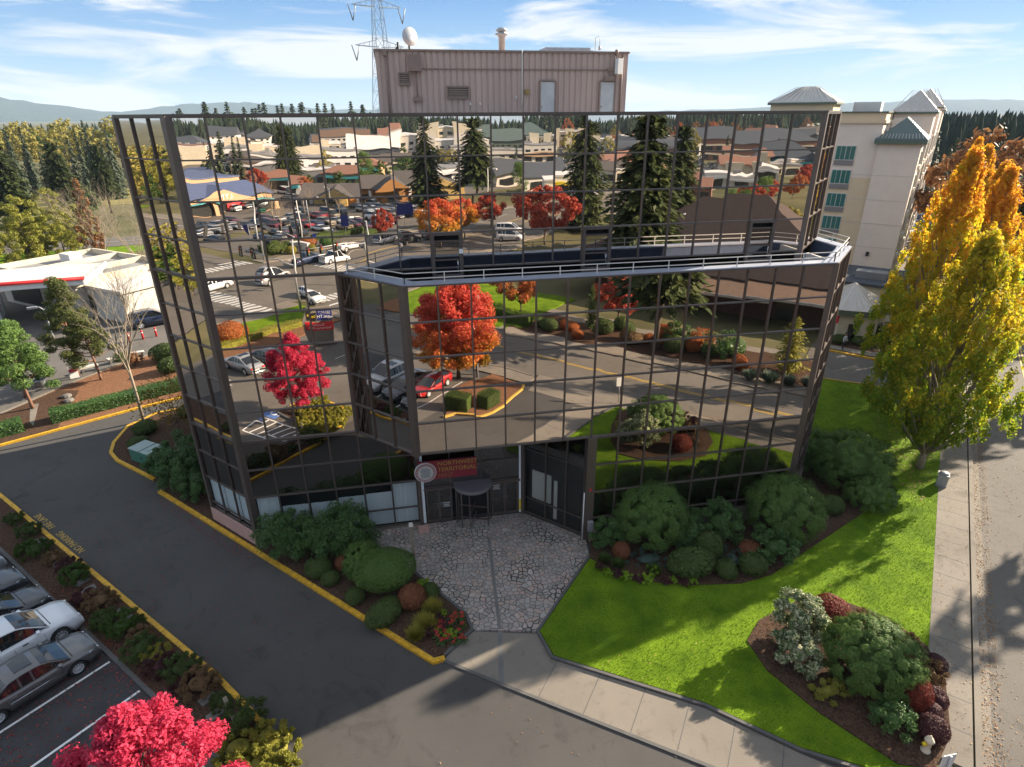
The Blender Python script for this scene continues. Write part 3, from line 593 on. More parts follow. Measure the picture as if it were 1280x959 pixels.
# glass: the 100 panes that show largest are parts of their own, the rest one part
rp = random.Random(3)
def pane_mesh(bm_, q):
    p0, p1, z0, z1, n, mg = q
    tx, tz = rp.gauss(0, 0.0026), rp.gauss(0, 0.0026)       # every pane sits a hair out of true, as set glass does
    w = (p1 - p0).length; h = z1 - z0; c = (p0 + p1) / 2; d = (p1 - p0).normalized()
    vs = []
    for off in (0.0, -0.024):
        for sx_, sz_ in ((-1, -1), (1, -1), (1, 1), (-1, 1)):
            o = off + sx_ * w / 2 * tx + sz_ * h / 2 * tz
            q_ = c + d * (sx_ * w / 2) + n * o; vs.append((q_.x, q_.y, (z0 + z1) / 2 + sz_ * h / 2))
    bm_.add(vs, [(0, 1, 2, 3), (7, 6, 5, 4), (0, 4, 5, 1), (1, 5, 6, 2), (2, 6, 7, 3), (3, 7, 4, 0)])
camp = camo.matrix_world.translation
def size(q):
    p0, p1, z0, z1, n, mg = q; c = Vector(((p0.x + p1.x) / 2, (p0.y + p1.y) / 2, (z0 + z1) / 2)); v = camp - c
    if v.normalized().dot(Vector((n.x, n.y, 0))) < 0: return 0
    return (p1 - p0).length * (z1 - z0) * v.normalized().dot(Vector((n.x, n.y, 0))) / (camp - c).length_squared * (1 if mg != 'lobby_glass' else 3)
panes.sort(key=size, reverse=True)
for q in panes[:99]:
    k = MB(); pane_mesh(k, q); k.build('glass_pane', q[5], office)
rest = MB(); rmi = {}
gl_names = ['mirror_glass', 'mirror_glass_warm', 'mirror_glass_cool', 'mirror_glass_dark', 'store_glass', 'lobby_glass']
for q in panes[99:]:
    k0 = len(rest.f); pane_mesh(rest, q)
    for i in range(k0, len(rest.f)): rest.mi[i] = gl_names.index(q[5])
ro = rest.build('glass_pane', gl_names, office); ro['kind'] = 'stuff'
# coping, terrace
def path_bar(mb, pts, w, h, z):
    for p, q in zip(pts, pts[1:]): mb.bar((*p, z), (*q, z), w, h)
b = MB(); path_bar(b, [(-3, 20), (-3, 3), (0, 0), (30.3, 0), (33.3, 3), (33.3, 20)], 0.22, 0.10, 21.94); b.build('roof_coping', 'bronze_metal', office)
TE = [(6.0, 0.0), (9.0, -3.0), (30.3, -3.0), (33.6, 0.3), (33.6, 9)]
b = MB(); b.prism([(6.4, 0.02), (9.3, -2.75), (30.1, -2.75), (33.2, 0.4), (33.2, 9), (33.0, 9), (32.95, 3.02), (30.2, 0.02)], 14.05, 14.2); b.build('terrace_deck', 'deck', office)
b = MB(); inn = [(6.9, -0.25), (9.45, -2.5), (30.0, -2.5), (32.95, 0.45), (32.95, 2.6)]
path_bar(b, inn, 0.05, 0.85, 14.64); b.build('terrace_parapet_lining', 'parapet_navy', office)
b = MB()
oo = [(6.2, 0.05), (9.03, -3.06), (30.33, -3.06), (33.66, 0.28), (33.66, 9)]; ii = [(7.05, 0.03), (9.5, -2.44), (29.97, -2.44), (32.9, 0.48), (32.9, 9)]
for k in range(4):
    b.prism([oo[k], oo[k + 1], ii[k + 1], ii[k]], 15.06, 15.13)
b.build('terrace_coping', 'coping', office)
b = MB(); RL = [(6.5, -0.35), (9.1, -2.88), (30.2, -2.88), (33.45, 0.35), (33.45, 3.0)]
for p, q in zip(RL, RL[1:]):
    L_ = (Vector(q) - Vector(p)).length; n = max(1, round(L_ / 1.75))
    for i in range(n + 1):
        c = Vector(p).lerp(Vector(q), i / n); b.bar((*c, 15.12), (*c, 15.60), 0.042, 0.042)
    for z in (15.36, 15.6): b.bar((*p, z), (*q, z), 0.034, 0.036)
b.build('terrace_railing', 'rail_white', office)
b = MB(); b.bar((30.35, -0.1, 14.6), (33.2, -2.6 + 2.9, 14.6), 0.05, 0.85)
b = MB(); b.bar((30.5, -0.35, 14.62), (30.5, -2.4, 14.62), 0.12, 0.86); b.build('terrace_divider', 'offwhite', office)
for x in (10.5, 18.0, 27.0):
    d = MB()
    for xx in (x + .08, x + 1.42): d.box((xx, -0.06, 15.5), (0.16, 0.16, 2.58))
    d.box((x + .75, -0.06, 16.74), (1.18, 0.158, 0.14)); d.box((x + .75, -0.05, 16.4), (1.18, 0.13, 0.07)); d.box((x + .75, -0.05, 14.5), (1.18, 0.13, 0.55)); d.box((x + .75, -0.05, 15.5), (1.18, 0.12, 0.06))
    do = d.build('terrace_door', 'bronze_metal', office)
    g = MB(); g.box((x + .75, -0.03, 15.1), (1.18, 0.03, 0.7)); g.box((x + .75, -0.03, 15.94), (1.18, 0.03, 0.8)); g.build('door_glass', 'mirror_glass_dark', do)
    h = MB(); h.tube([(x + 1.25, -0.14, 15.0), (x + 1.25, -0.14, 15.45)], 0.02, 6); h.build('handle', 'chrome', do)
    if x < 11:
        s = MB(); s.box((x + 1.42, -0.146, 15.9), (0.2, 0.012, 0.22)); s.build('door_notice', 'white_plain', do)
# plinth
b = MB(); path_bar(b, [(-3.02, 20), (-3.02, 3.0), (0.0, -0.06), (0.55, -0.06)], 0.26, 0.95, 0.48); b.build('plinth', 'plinth_pink', office)
b = MB(); path_bar(b, [(18.0, -3.0), (30.35, -3.02), (33.62, 0.26), (33.62, 20)], 0.2, 0.9, 0.5); b.build('plinth', 'concrete', office); b = MB(); b.bar((0.6, 0.03, .15), (8.9, .03, .15), .16, .3); b.build('sill', 'concrete', office)
b = MB(); b.box((18.33, -3.16, 0.45), (0.36, 0.2, 0.9)); b.build('plinth_block', 'plinth_pink', office)
# white vertical blinds behind the ground-floor glass
def blind(p0, p1, z0, z1, seed):
    k = MB(); r = random.Random(seed); d = Vector(p1) - Vector(p0); L_ = d.length; d.normalize(); n = Vector((d.y, -d.x)); c = int(L_ / 0.11)
    for i in range(c):
        a = Vector(p0) + d * (i * L_ / c); e = Vector(p0) + d * ((i + 1.1) * L_ / c); t = r.uniform(0.02, 0.06)
        k.add([(*(a), z0), (*(e - n * t), z0), (*(e - n * t), z1), (*(a), z1)], [(0, 1, 2, 3)])
    return k.build('window_blind', 'curtain', office)
for i in range(3):
    p = Vector((-3, 3)).lerp(Vector((0, 0)), (i + .06) / 3); q = Vector((-3, 3)).lerp(Vector((0, 0)), (i + .94) / 3); blind(p + Vector((.12, .12)), q + Vector((.12, .12)), 1.0, 3.1, i)
for i, (x0, x1, z0, z1) in enumerate(((0.3, 1.45, .98, 3.1), (1.55, 2.95, .5, 2.3), (3.05, 4.45, .5, 2.3), (4.55, 5.95, .5, 2.45), (6.05, 7.45, .35, 2.5), (7.55, 8.85, .35, 3.1))):
    blind((x0, 0.16), (x1, 0.16), z0, z1, 10 + i)
# entrance: doors, revolving door, lobby furniture seen through glass
b = MB(); b.box((9.22, 0.05, 2.46), (0.1, 0.12, 0.14)); b.bar((9.25, 0.02, 2.46), (14.85, 0.02, 2.46), 0.16, 0.13); b.build('transom', 'bronze_light', office)
for x0, x1 in ((9.35, 10.85), (13.15, 14.75)):
    d = MB(); w = x1 - x0
    for x in (x0 + .05, (x0 + x1) / 2, x1 - .05): d.box((x, 0.1, 1.26), (0.09, 0.08, 2.2))
    d.box(((x0 + x1) / 2, 0.1, 0.2), (w - .04, 0.07, 0.16)); do = d.build('entrance_door', 'bronze_metal', office)
    g = MB(); g.box(((x0 + x1) / 2, 0.12, 1.27), (w - .1, 0.02, 2.1)); g.build('door_glass', 'lobby_glass', do)
    h = MB(); xx = (x0 + x1) / 2
    for s_ in (-.09, .09): h.tube([(xx + s_, 0.0, 1.0), (xx + s_, 0.0, 1.5)], 0.014, 6)
    h.build('handle', 'chrome', do)
    s = MB(); xs = x1 - .35 if x0 < 10 else x0 + .3
    for k_, zz in enumerate((1.15, 1.27, 1.39) if x0 < 10 else (1.95, 2.07, 2.2)): s.box((xs, 0.07, zz), (0.42 - .08 * (k_ % 2), 0.01, 0.06))
    s.build('door_notice', 'white_worn', do)
b = MB(); b.box((14.86, -0.045, 0.75), (0.17, 0.02, 0.75)); yt = b.build('caution_plate', 'yellow_tag', office)
rv = MB(); rc_ = Vector((12.05, -0.10)); rv.lathe([(0.02, 2.52), (1.08, 2.52), (1.1, 2.56), (1.1, 2.66), (1.04, 2.7), (0.02, 2.72)], (rc_.x, rc_.y, 0), 36, smooth=False); rdo = rv.build('revolving_door', 'canopy_grey', office)
for a_ in (188, 222, 318, 352): k = MB(); k.tube([(rc_.x + 1.0 * math.cos(R(a_)), rc_.y + 1.0 * math.sin(R(a_)), 0.1), (rc_.x + 1.0 * math.cos(R(a_)), rc_.y + 1.0 * math.sin(R(a_)), 2.54)], 0.035, 6); k.build('door_post', 'bronze_light', rdo)
for a_ in (250, 340, 160, 70):
    d = Vector((math.cos(R(a_)), math.sin(R(a_)), 0)); p = Vector((rc_.x, rc_.y, 0)); w = MB()
    for z in (0.2, 1.05, 2.45): w.bar(p + Vector((0, 0, z)), p + d * .9 + Vector((0, 0, z)), 0.04, 0.08)
    w.bar(p + d * .9 + Vector((0, 0, .15)), p + d * .9 + Vector((0, 0, 2.5)), 0.05, 0.05); w.build('door_wing', 'bronze_light', rdo)
for a0, a1 in ((186, 222), (318, 354)):
    w = MB()
    for q in range(6):
        t0, t1 = R(a0 + (a1 - a0) * q / 6), R(a0 + (a1 - a0) * (q + 1) / 6)
        w.add([(rc_.x + 1.0 * math.cos(t0), rc_.y + math.sin(t0), .12), (rc_.x + math.cos(t1), rc_.y + math.sin(t1), .12), (rc_.x + math.cos(t1), rc_.y + math.sin(t1), 2.5), (rc_.x + math.cos(t0), rc_.y + math.sin(t0), 2.5)], [(0, 1, 2, 3)])
    w.build('door_glass', 'store_glass', rdo)
b = MB(); M45 = R(-45); c0 = Vector((15.75, 0.0)); b.bar((15.55, -0.15, 2.2), (16.45, -1.05, 2.2), 0.06, 1.9); b.bar((16.6, -1.15, 1.6), (16.75, -1.3, 1.6), 0.06, 2.6); b.build('lobby_screen', 'offwhite', office)
b = MB(); b.box((9.1, -0.55, 0.2), (0.6, 0.45, 0.2)); b.build('door_mat_box', 'plinth_pink', office)
b = MB(); b.box((18.12, -3.36, 1.15), (0.28, 0.22, 0.62)); b.build('meter_box', 'galv', office)
b = MB(); b.tube([(17.72, -3.22, 0.2), (17.72, -3.22, 3.3)], 0.03, 6); b.build('downpipe', 'white_plain', office)
b = MB(); b.box((18.05, -3.21, 3.45), (0.1, 0.08, 0.12)); b.build('alarm_lamp', 'red_bright', office)
# the hanging sign
s = MB(); s.box((10.65, -0.42, 3.98), (3.25, 0.10, 1.16)); sg = s.build('sign_board', 'sign_red', office)
for z, tx, mt, xo in ((4.36, 'NORTHWEST', 'gold', 10.1), (3.98, 'TERRITORIAL', 'gold', 10.1), (3.60, 'MINT', 'gold_dim', 10.1)):
    o = text_mesh('sign_lettering', tx, 0.36, mt, sg, 0.008, 'LEFT'); o.rotation_euler = (R(90), 0, 0); o.location = (xo, -0.482, z)
k = MB(); k.lathe([(0.60, -0.06), (0.60, 0.06)], (9.42, -0.50, 3.93), 36, axis='Y', smooth=False); k.build('seal_rim', 'white_plain', sg)
k = MB(); k.lathe([(0.555, -0.02), (0.555, 0.02)], (9.42, -0.565, 3.93), 36, axis='Y', smooth=False); k.build('seal_ring', 'sign_red', sg)
k = MB(); k.lathe([(0.43, -0.01), (0.43, 0.01)], (9.42, -0.59, 3.93), 32, axis='Y', smooth=False); so_ = k.build('seal_disc', 'offwhite', sg)
k = MB()
pts = [(-.24, -.3), (.22, -.32), (.25, -.1), (.34, -.04), (.26, .06), (.3, .2), (.12, .33), (-.16, .34), (-.32, .16), (-.2, .02), (-.3, -.1)]
k.add([(9.42 + x, -0.618, 3.93 + y) for x, y in pts] + [(9.42 + x, -0.6, 3.93 + y) for x, y in pts], [tuple(range(11))[::-1]] + [(i, (i + 1) % 11, 11 + (i + 1) % 11, 11 + i) for i in range(11)])
k.build('seal_relief', 'galv', sg)
k = MB()
for i in range(30):
    t_ = 2 * math.pi * i / 30; k.box((9.42 + (.49) * math.cos(t_), -0.588, 3.93 + (.49) * math.sin(t_)), (0.05, 0.012, 0.07), rot=Matrix.Rotation(-t_ + math.pi / 2, 3, 'Y'))
k.build('seal_lettering', 'offwhite', sg)
# ------------------------------------------------------------------ rooftop plant house
X0, X1, Y0, Y1, ZT = 8.62, 21.3, 4.0, 11.0, 24.72
pen = MB()
def corrug(p0, p1, z0, z1, nrm):
    p0, p1, nrm = Vector(p0), Vector(p1), Vector(nrm); L_ = (p1 - p0).length; d = (p1 - p0).normalized(); n = int(L_ / 0.30); st = L_ / n; prof = []
    for i in range(n): prof += [(i * st, 0), (i * st + st * .62, 0), (i * st + st * .70, -.045), (i * st + st * .92, -.045)]
    prof.append((L_, 0))
    A = [p0 + d * x + nrm * y for x, y in prof]
    vs = [(*q, z0) for q in A] + [(*q, z1) for q in A]; m_ = len(A)
    pen.add(vs, [(i, i + 1, m_ + i + 1, m_ + i) for i in range(m_ - 1)])
corrug((X0, Y0), (X1, Y0), 21.3, ZT, (0, -1)); corrug((X1, Y0), (X1, Y1), 21.3, ZT, (1, 0)); corrug((X0, Y1), (X0, Y0), 21.3, ZT, (-1, 0)); corrug((X1, Y1), (X0, Y1), 21.3, ZT, (0, 1))
pen.prism([(X0 + .05, Y0 + .05), (X1 - .05, Y0 + .05), (X1 - .05, Y1 - .05), (X0 + .05, Y1 - .05)], ZT - .2, ZT - .02)
pn = pen.build('plant_house', 'tan_siding', office)
b = MB(); path_bar(b, [(X0, Y0), (X1, Y0), (X1, Y1), (X0, Y1), (X0, Y0)], 0.14, 0.09, ZT + .02); b.bar((X0 + 1.9, Y0 - .03, 23.95), (X1 - 1.0, Y0 - .03, 23.95), .05, .05); b.build('roof_flashing', 'tan_dark', pn)
def louver(x, z, w, h):
    k = MB(); k.box((x, Y0 - .02, z), (w, 0.06, h), mi=0)
    for i in range(6): k.box((x, Y0 - .07, z - h / 2 + h * (i + .6) / 6.3), (w - .1, 0.05, h / 12), mi=1, rot=Matrix.Rotation(R(-30), 3, 'X'))
    for sx_ in (-1, 1): k.box((x + sx_ * w / 2, Y0 - .06, z), (.06, .10, h + .06), mi=1)
    for sz_ in (-1, 1): k.box((x, Y0 - .061, z + sz_ * h / 2), (w + .06, .10, .06), mi=1)
    k.build('louver_vent', ['louver', 'tan_dark'], pn)
louver(9.92, 23.52, .5, .5); louver(12.5, 22.92, 1.05, .52)
for x in (17.08, 20.25):
    k = MB(); k.box((x, Y0 - .03, 22.35), (.74, .06, 2.1)); k2 = k.build('plant_door', 'door_grey', pn)
    f = MB()
    for s_ in (-1, 1): f.box((x + s_ * .41, Y0 - .05, 22.37), (.08, .12, 2.16))
    f.box((x, Y0 - .05, 23.46), (.74, .118, .08)); f.build('door_frame', 'tan_dark', k2)
    h = MB(); h.tube([(x - .3, Y0 - .07, 22.25), (x - .3, Y0 - .11, 22.25)], .035, 8); h.build('door_knob', 'brass', k2)
k = MB(); k.box((10.45, Y0 - .18, 24.2), (.62, .3, .72)); ab_ = k.build('antenna_panel', 'tan_dark', pn)
k = MB(); k.tube([(10.5, Y0 - .12, 23.9), (10.5, Y0 - .12, 22.6)], .04, 6); k.box((10.5, Y0 - .1, 22.62), (.42, .14, .2)); k.build('antenna_mast', 'tan_dark', ab_)
k = MB(); k.tube([(9.1, Y0 - .08, 24.66), (9.1, Y0 - .08, 21.6)], .05, 8); k.box((9.07, Y0 - .1, 24.6), (.2, .16, .22)); k.build('downpipe', 'tan_dark', pn)
k = MB(); k.tube([(15.75, Y0 - .08, 24.8), (15.75, Y0 - .08, 22.6), (15.7, Y0 - .08, 22.2)], .035, 6); k.build('conduit', 'offwhite', pn)
k = MB(); k.box((16.0, Y0 - .1, 22.95), (.22, .18, .2)); k.build('wall_lamp', 'brass', pn)
for x, z in ((13.1, 22.4), (13.6, 22.4), (15.45, 22.7)):
    k = MB(); k.box((x, Y0 - .05, z), (.07, .08, .12)); k.build('outlet_box', 'white_plain', pn)
k = MB(); k.box((20.72, Y0 - .32, 24.1), (.34, .22, .7), rz=R(25)); wp = k.build('antenna_panel', 'white_plain', pn)
k = MB(); k.tube([(20.55, Y0 - .15, 24.75), (20.55, Y0 - .15, 23.4)], .04, 6); k.box((20.3, Y0 - .15, 23.55), (.5, .12, .2)); k.box((20.35, Y0 - .15, 23.98), (.4, .1, .12)); k.lathe([(.0, 0), (.1, .03), (.09, .22), (.0, .25)], (20.6, Y0 - .2, 24.62), 10); k.build('antenna_mast', 'tan_dark', wp)
k = MB(); k.tube([(20.98, Y0 - .08, 24.6), (20.98, Y0 - .08, 21.6)], .045, 8); k.build('downpipe', 'tan_dark', pn)
k = MB(); dc = Vector((10.3, 5.2, 25.42)); ax = Vector((.55, -.8, .12)).normalized(); Mx = ax.to_track_quat('Z', 'Y').to_matrix()
def lat(mb, prof, c, M, n=24, mi=0):
    t_ = MB(); t_.lathe(prof, (0, 0, 0), n); mb.add([M @ Vector(v) + c for v in t_.v], t_.f, mi, True)
lat(k, [(.0, -.1), (.2, -.09), (.34, -.04), (.4, .03), (.41, .16), (.385, .17), (.30, .22), (.0, .26)], dc, Mx); dd = k.build('dish_antenna', 'galv', pn)
k = MB(); k.tube([(10.3, 5.3, 24.7), (10.3, 5.3, 25.3)], .05, 8); k.tube([(9.75, 5.3, 24.7), (9.75, 5.3, 25.2)], .05, 6); k.bar((9.75, 5.3, 25.0), (9.5, 5.4, 24.72), .08, .08); k.build('dish_mount', 'black', dd)
k = MB(); k.lathe([(.17, 24.7), (.17, 25.55), (.2, 25.56), (.2, 25.62), (.34, 25.66), (.34, 25.72), (.2, 25.73), (.2, 25.8), (.33, 25.84), (.18, 25.98), (.02, 26.0)], (15.1, 6, 0), 16); k.build('flue', 'galv', pn)
k = MB(); k.prism([(17.5, 6.5), (20.2, 6.5), (20.2, 8.5), (17.5, 8.5)], 24.7, 25.05); k.box((18.85, 7.5, 25.12), (2.5, 1.7, .14)); k.build('rooftop_unit', 'galv', pn)
k = MB(); k.tube([(20.0, 5.5, 24.7), (20.0, 5.5, 25.55), (20.18, 5.5, 25.6), (20.24, 5.5, 25.5), (20.24, 5.5, 25.1)], .018, 6); k.lathe([(0, 0), (.07, .04), (.07, .2), (0, .24)], (20.24, 5.5, 24.95), 8); k.build('vent_pipe', 'galv', pn)
# ------------------------------------------------------------------ foliage
leafmat('leaf_crimson', [(0.48, 0.018, 0.06), (0.62, 0.04, 0.11), (0.70, 0.09, 0.17)], 0.45, patch=0.35, patchcols=[(0.42, 0.012, 0.04), (0.66, 0.08, 0.15)])
leafmat('leaf_flame', [(0.50, 0.05, 0.03), (0.62, 0.14, 0.03), (0.62, 0.24, 0.04)], 0.45, zramp=(1.2, 7.2, [(0.38, 0.36, 0.03), (0.62, 0.28, 0.05), (0.64, 0.14, 0.07), (0.60, 0.07, 0.08)]))
leafmat('leaf_rust', [(0.34, 0.08, 0.04), (0.44, 0.14, 0.045), (0.48, 0.22, 0.05)], 0.4, patch=0.5, patchcols=[(0.40, 0.05, 0.05), (0.48, 0.25, 0.05)])
leafmat('leaf_hornbeam', [(0.30, 0.38, 0.015), (0.66, 0.50, 0.02), (0.74, 0.42, 0.03)], 0.62, zramp=(2.5, 18.0, [(0.15, 0.32, 0.02), (0.30, 0.46, 0.02), (0.62, 0.58, 0.03), (0.80, 0.54, 0.03), (0.80, 0.36, 0.04)]))
leafmat('leaf_hornbeam_green', [(0.20, 0.30, 0.015), (0.48, 0.42, 0.02), (0.62, 0.42, 0.03)], 0.58, zramp=(1.0, 17.5, [(0.11, 0.25, 0.02), (0.27, 0.37, 0.02), (0.55, 0.47, 0.025), (0.72, 0.48, 0.03)]))
leafmat('leaf_amber', [(0.20, 0.13, 0.02), (0.30, 0.17, 0.02), (0.12, 0.11, 0.02)], 0.35, patch=0.4)
leafmat('leaf_yellowgreen', [(0.17, 0.22, 0.03), (0.26, 0.28, 0.04), (0.34, 0.29, 0.05)], 0.35, patch=0.5)
leafmat('leaf_green', [(0.035, 0.075, 0.012), (0.055, 0.105, 0.016), (0.08, 0.13, 0.02)], 0.3, patch=0.5)
leafmat('leaf_laurel', [(0.042, 0.096, 0.028), (0.068, 0.140, 0.036), (0.10, 0.18, 0.046)], 0.2, patch=0.4, rough=0.4)
leafmat('leaf_box', [(0.045, 0.075, 0.016), (0.065, 0.10, 0.022), (0.09, 0.125, 0.03)], 0.2, patch=0.4)
leafmat('leaf_gold', [(0.26, 0.24, 0.03), (0.34, 0.30, 0.05)], 0.3, patch=0.3)
leafmat('leaf_lime', [(0.22, 0.36, 0.02), (0.32, 0.46, 0.04)], 0.35, patch=0.2)
leafmat('leaf_barberry', [(0.13, 0.022, 0.018), (0.20, 0.035, 0.022), (0.26, 0.06, 0.03)], 0.25, patch=0.3)
leafmat('leaf_rustball', [(0.15, 0.05, 0.022), (0.22, 0.08, 0.035), (0.27, 0.11, 0.05)], 0.2, patch=0.3)
leafmat('leaf_plum', [(0.05, 0.016, 0.022), (0.08, 0.025, 0.03), (0.11, 0.045, 0.04)], 0.2, patch=0.3)
leafmat('leaf_heath', [(0.10, 0.09, 0.03), (0.20, 0.10, 0.05), (0.24, 0.14, 0.07)], 0.2, patch=0.5)
leafmat('leaf_variegated', [(0.045, 0.10, 0.03), (0.12, 0.18, 0.06), (0.40, 0.42, 0.24), (0.60, 0.58, 0.40)], 0.25, patch=0.0)
leafmat('leaf_bluegreen', [(0.05, 0.085, 0.065), (0.08, 0.12, 0.09)], 0.2, patch=0.3)
leafmat('leaf_red', [(0.36, 0.04, 0.035), (0.45, 0.07, 0.05), (0.50, 0.13, 0.06)], 0.4, patch=0.5, patchcols=[(0.34, 0.03, 0.04), (0.46, 0.14, 0.05)])
leafmat('needle_pine', [(0.050, 0.108, 0.026), (0.092, 0.170, 0.036), (0.155, 0.245, 0.050)], 0.25, patch=0.4)
leafmat('needle_scots', [(0.05, 0.085, 0.018), (0.085, 0.12, 0.025), (0.12, 0.14, 0.03)], 0.25, patch=0.5, patchcols=[(0.04, 0.075, 0.02), (0.16, 0.13, 0.03)])
leafmat('needle_fir', [(0.026, 0.046, 0.016), (0.050, 0.074, 0.022), (0.095, 0.115, 0.032)], 0.2, patch=0.4)
leafmat('needle_far', [(0.026, 0.046, 0.024), (0.042, 0.062, 0.030), (0.062, 0.075, 0.034)], 0.15, patch=0.3)
leafmat('leaf_goldwood', [(0.34, 0.28, 0.06), (0.42, 0.33, 0.08), (0.26, 0.26, 0.06)], 0.3, patch=0.5)
leafmat('leaf_tan', [(0.22, 0.13, 0.05), (0.28, 0.17, 0.07), (0.30, 0.12, 0.05)], 0.3, patch=0.5)
leafmat('grass_blade', [(0.075, 0.165, 0.008), (0.11, 0.22, 0.010), (0.15, 0.26, 0.014)], 0.35, patch=0.4, pscale=0.3)
leafmat('fallen_leaf', [(0.35, 0.20, 0.06), (0.25, 0.10, 0.04), (0.45, 0.28, 0.12), (0.16, 0.08, 0.04)], 0.1, patch=0)
leafmat('fallen_red', [(0.30, 0.035, 0.035), (0.22, 0.03, 0.03), (0.36, 0.09, 0.06)], 0.1, patch=0)
G = np.random.default_rng(11)
def quads_mesh(name, c, n, t, ln, wd, mats, mi=None, extra=None):
    """c centres, n normals, t long axis (N,3); ln, wd half-length and half-width arrays: one kite-shaped leaf each"""
    n = n / np.linalg.norm(n, axis=1, keepdims=True); t = t - n * (t * n).sum(1, keepdims=True); t /= np.maximum(np.linalg.norm(t, axis=1, keepdims=True), 1e-6); s = np.cross(n, t)
    ln = ln[:, None]; wd = wd[:, None]
    V = np.stack([c - t * ln, c + s * wd + n * wd * 0.25, c + t * ln, c - s * wd + n * wd * 0.25], 1).reshape(-1, 3)
    F = np.arange(len(V)).reshape(-1, 4)
    ev, ef = ([], []) if extra is None else extra
    me = bpy.data.meshes.new(name); me.from_pydata(V.tolist() + [tuple(v) for v in ev], [], F.tolist() + [tuple(i + len(V) for i in f) for f in ef])
    for m in (mats if isinstance(mats, (list, tuple)) else [mats]): me.materials.append(MATS[m])
    return me
def unit(n):
    v = G.normal(size=(n, 3)); return v / np.linalg.norm(v, axis=1, keepdims=True)
def cloud(centers, radii, n, size, aspect=0.55, up=0.3, squash=(1, 1, 1), shell=0.5):
    centers = np.array(centers, float); radii = np.array(radii, float); w = radii ** 2; idx = G.choice(len(centers), n, p=w / w.sum())
    d = unit(n); rr = G.random(n) ** shell * radii[idx]; c = centers[idx] + d * rr[:, None] * np.array(squash)
    nn = d * 0.8 + unit(n) * 0.7 + np.array([0, 0, up]); t = unit(n); ln = size * (0.6 + 0.7 * G.random(n))
    return c, nn, t, ln, ln * aspect
def trunk_mesh(name, h, r0, r1, m, limbs=(), lean=(0, 0), n=9):
    k = MB(); P = [Vector((lean[0] * t * h + 0.04 * h * math.sin(t * 5) * 0.2, lean[1] * t * h, h * t)) for t in (0, .08, .3, .55, .8, 1)]
    k.tube(P, [r0 * 1.35, r0, r0 * .88, (r0 + r1) / 2, r1 * 1.2, r1], n)
    for a, e, ra, rb in limbs:
        a, e = Vector(a), Vector(e); mid = a.lerp(e, .5) + Vector((0, 0, -0.04 * (e - a).length)); k.tube([a, mid, e], [ra, (ra + rb) / 2, rb], 6)
    me_o = k.build(name, m); return me_o
def broadleaf(name, label, h, rad, base, nclump, nleaf, size, lm, bm, group=None, env=None, rtrunk=0.16, seed=1, transp=1.0, flat=0.8, croot=None, ascend=0.0, shell=0.5, crad=(0.16, 0.26)):
    """tree: envelope of leaf clumps carried by limbs"""
    global G
    G = np.random.default_rng(seed); r = random.Random(seed)
    root = thing(name, label, 'tree', group=group)
    env = env or (lambda t: math.sin(math.pi * min(1, max(0, t)) ** 0.8) ** 0.6)
    C, RR, limbs = [], [], []
    for i in range(nclump):
        t = ((i + r.random()) / nclump); z = base + (h - base) * (0.04 + 0.93 * t); a = i * 2.399 + r.uniform(-.4, .4); q = rad * env(t) * (r.random() ** 0.45) * (0.82 + .3 * r.random())
        x, y = q * math.cos(a), q * math.sin(a); cr = rad * r.uniform(*crad) * (0.6 + 0.5 * env(t)); C.append((x, y, z)); RR.append(cr)
        if i % 2 == 0:
            z0 = max(base * 0.75, z - q * (0.7 + ascend) - 0.3); limbs.append(((0, 0, min(z0, h * .8)), (x * .92, y * .92, z), rtrunk * .33, rtrunk * .07))
    c, n, t, ln, wd = cloud(C, RR, nleaf, size, squash=(1, 1, flat), shell=shell)
    if ascend: t = t * 0.6 + np.array([0, 0, 1.0])
    link('crown', quads_mesh('crown', c, n, t, ln, wd, lm), root)
    to = trunk_mesh('trunk', h * .85, rtrunk, rtrunk * .12, bm, limbs); to.parent = root
    return root
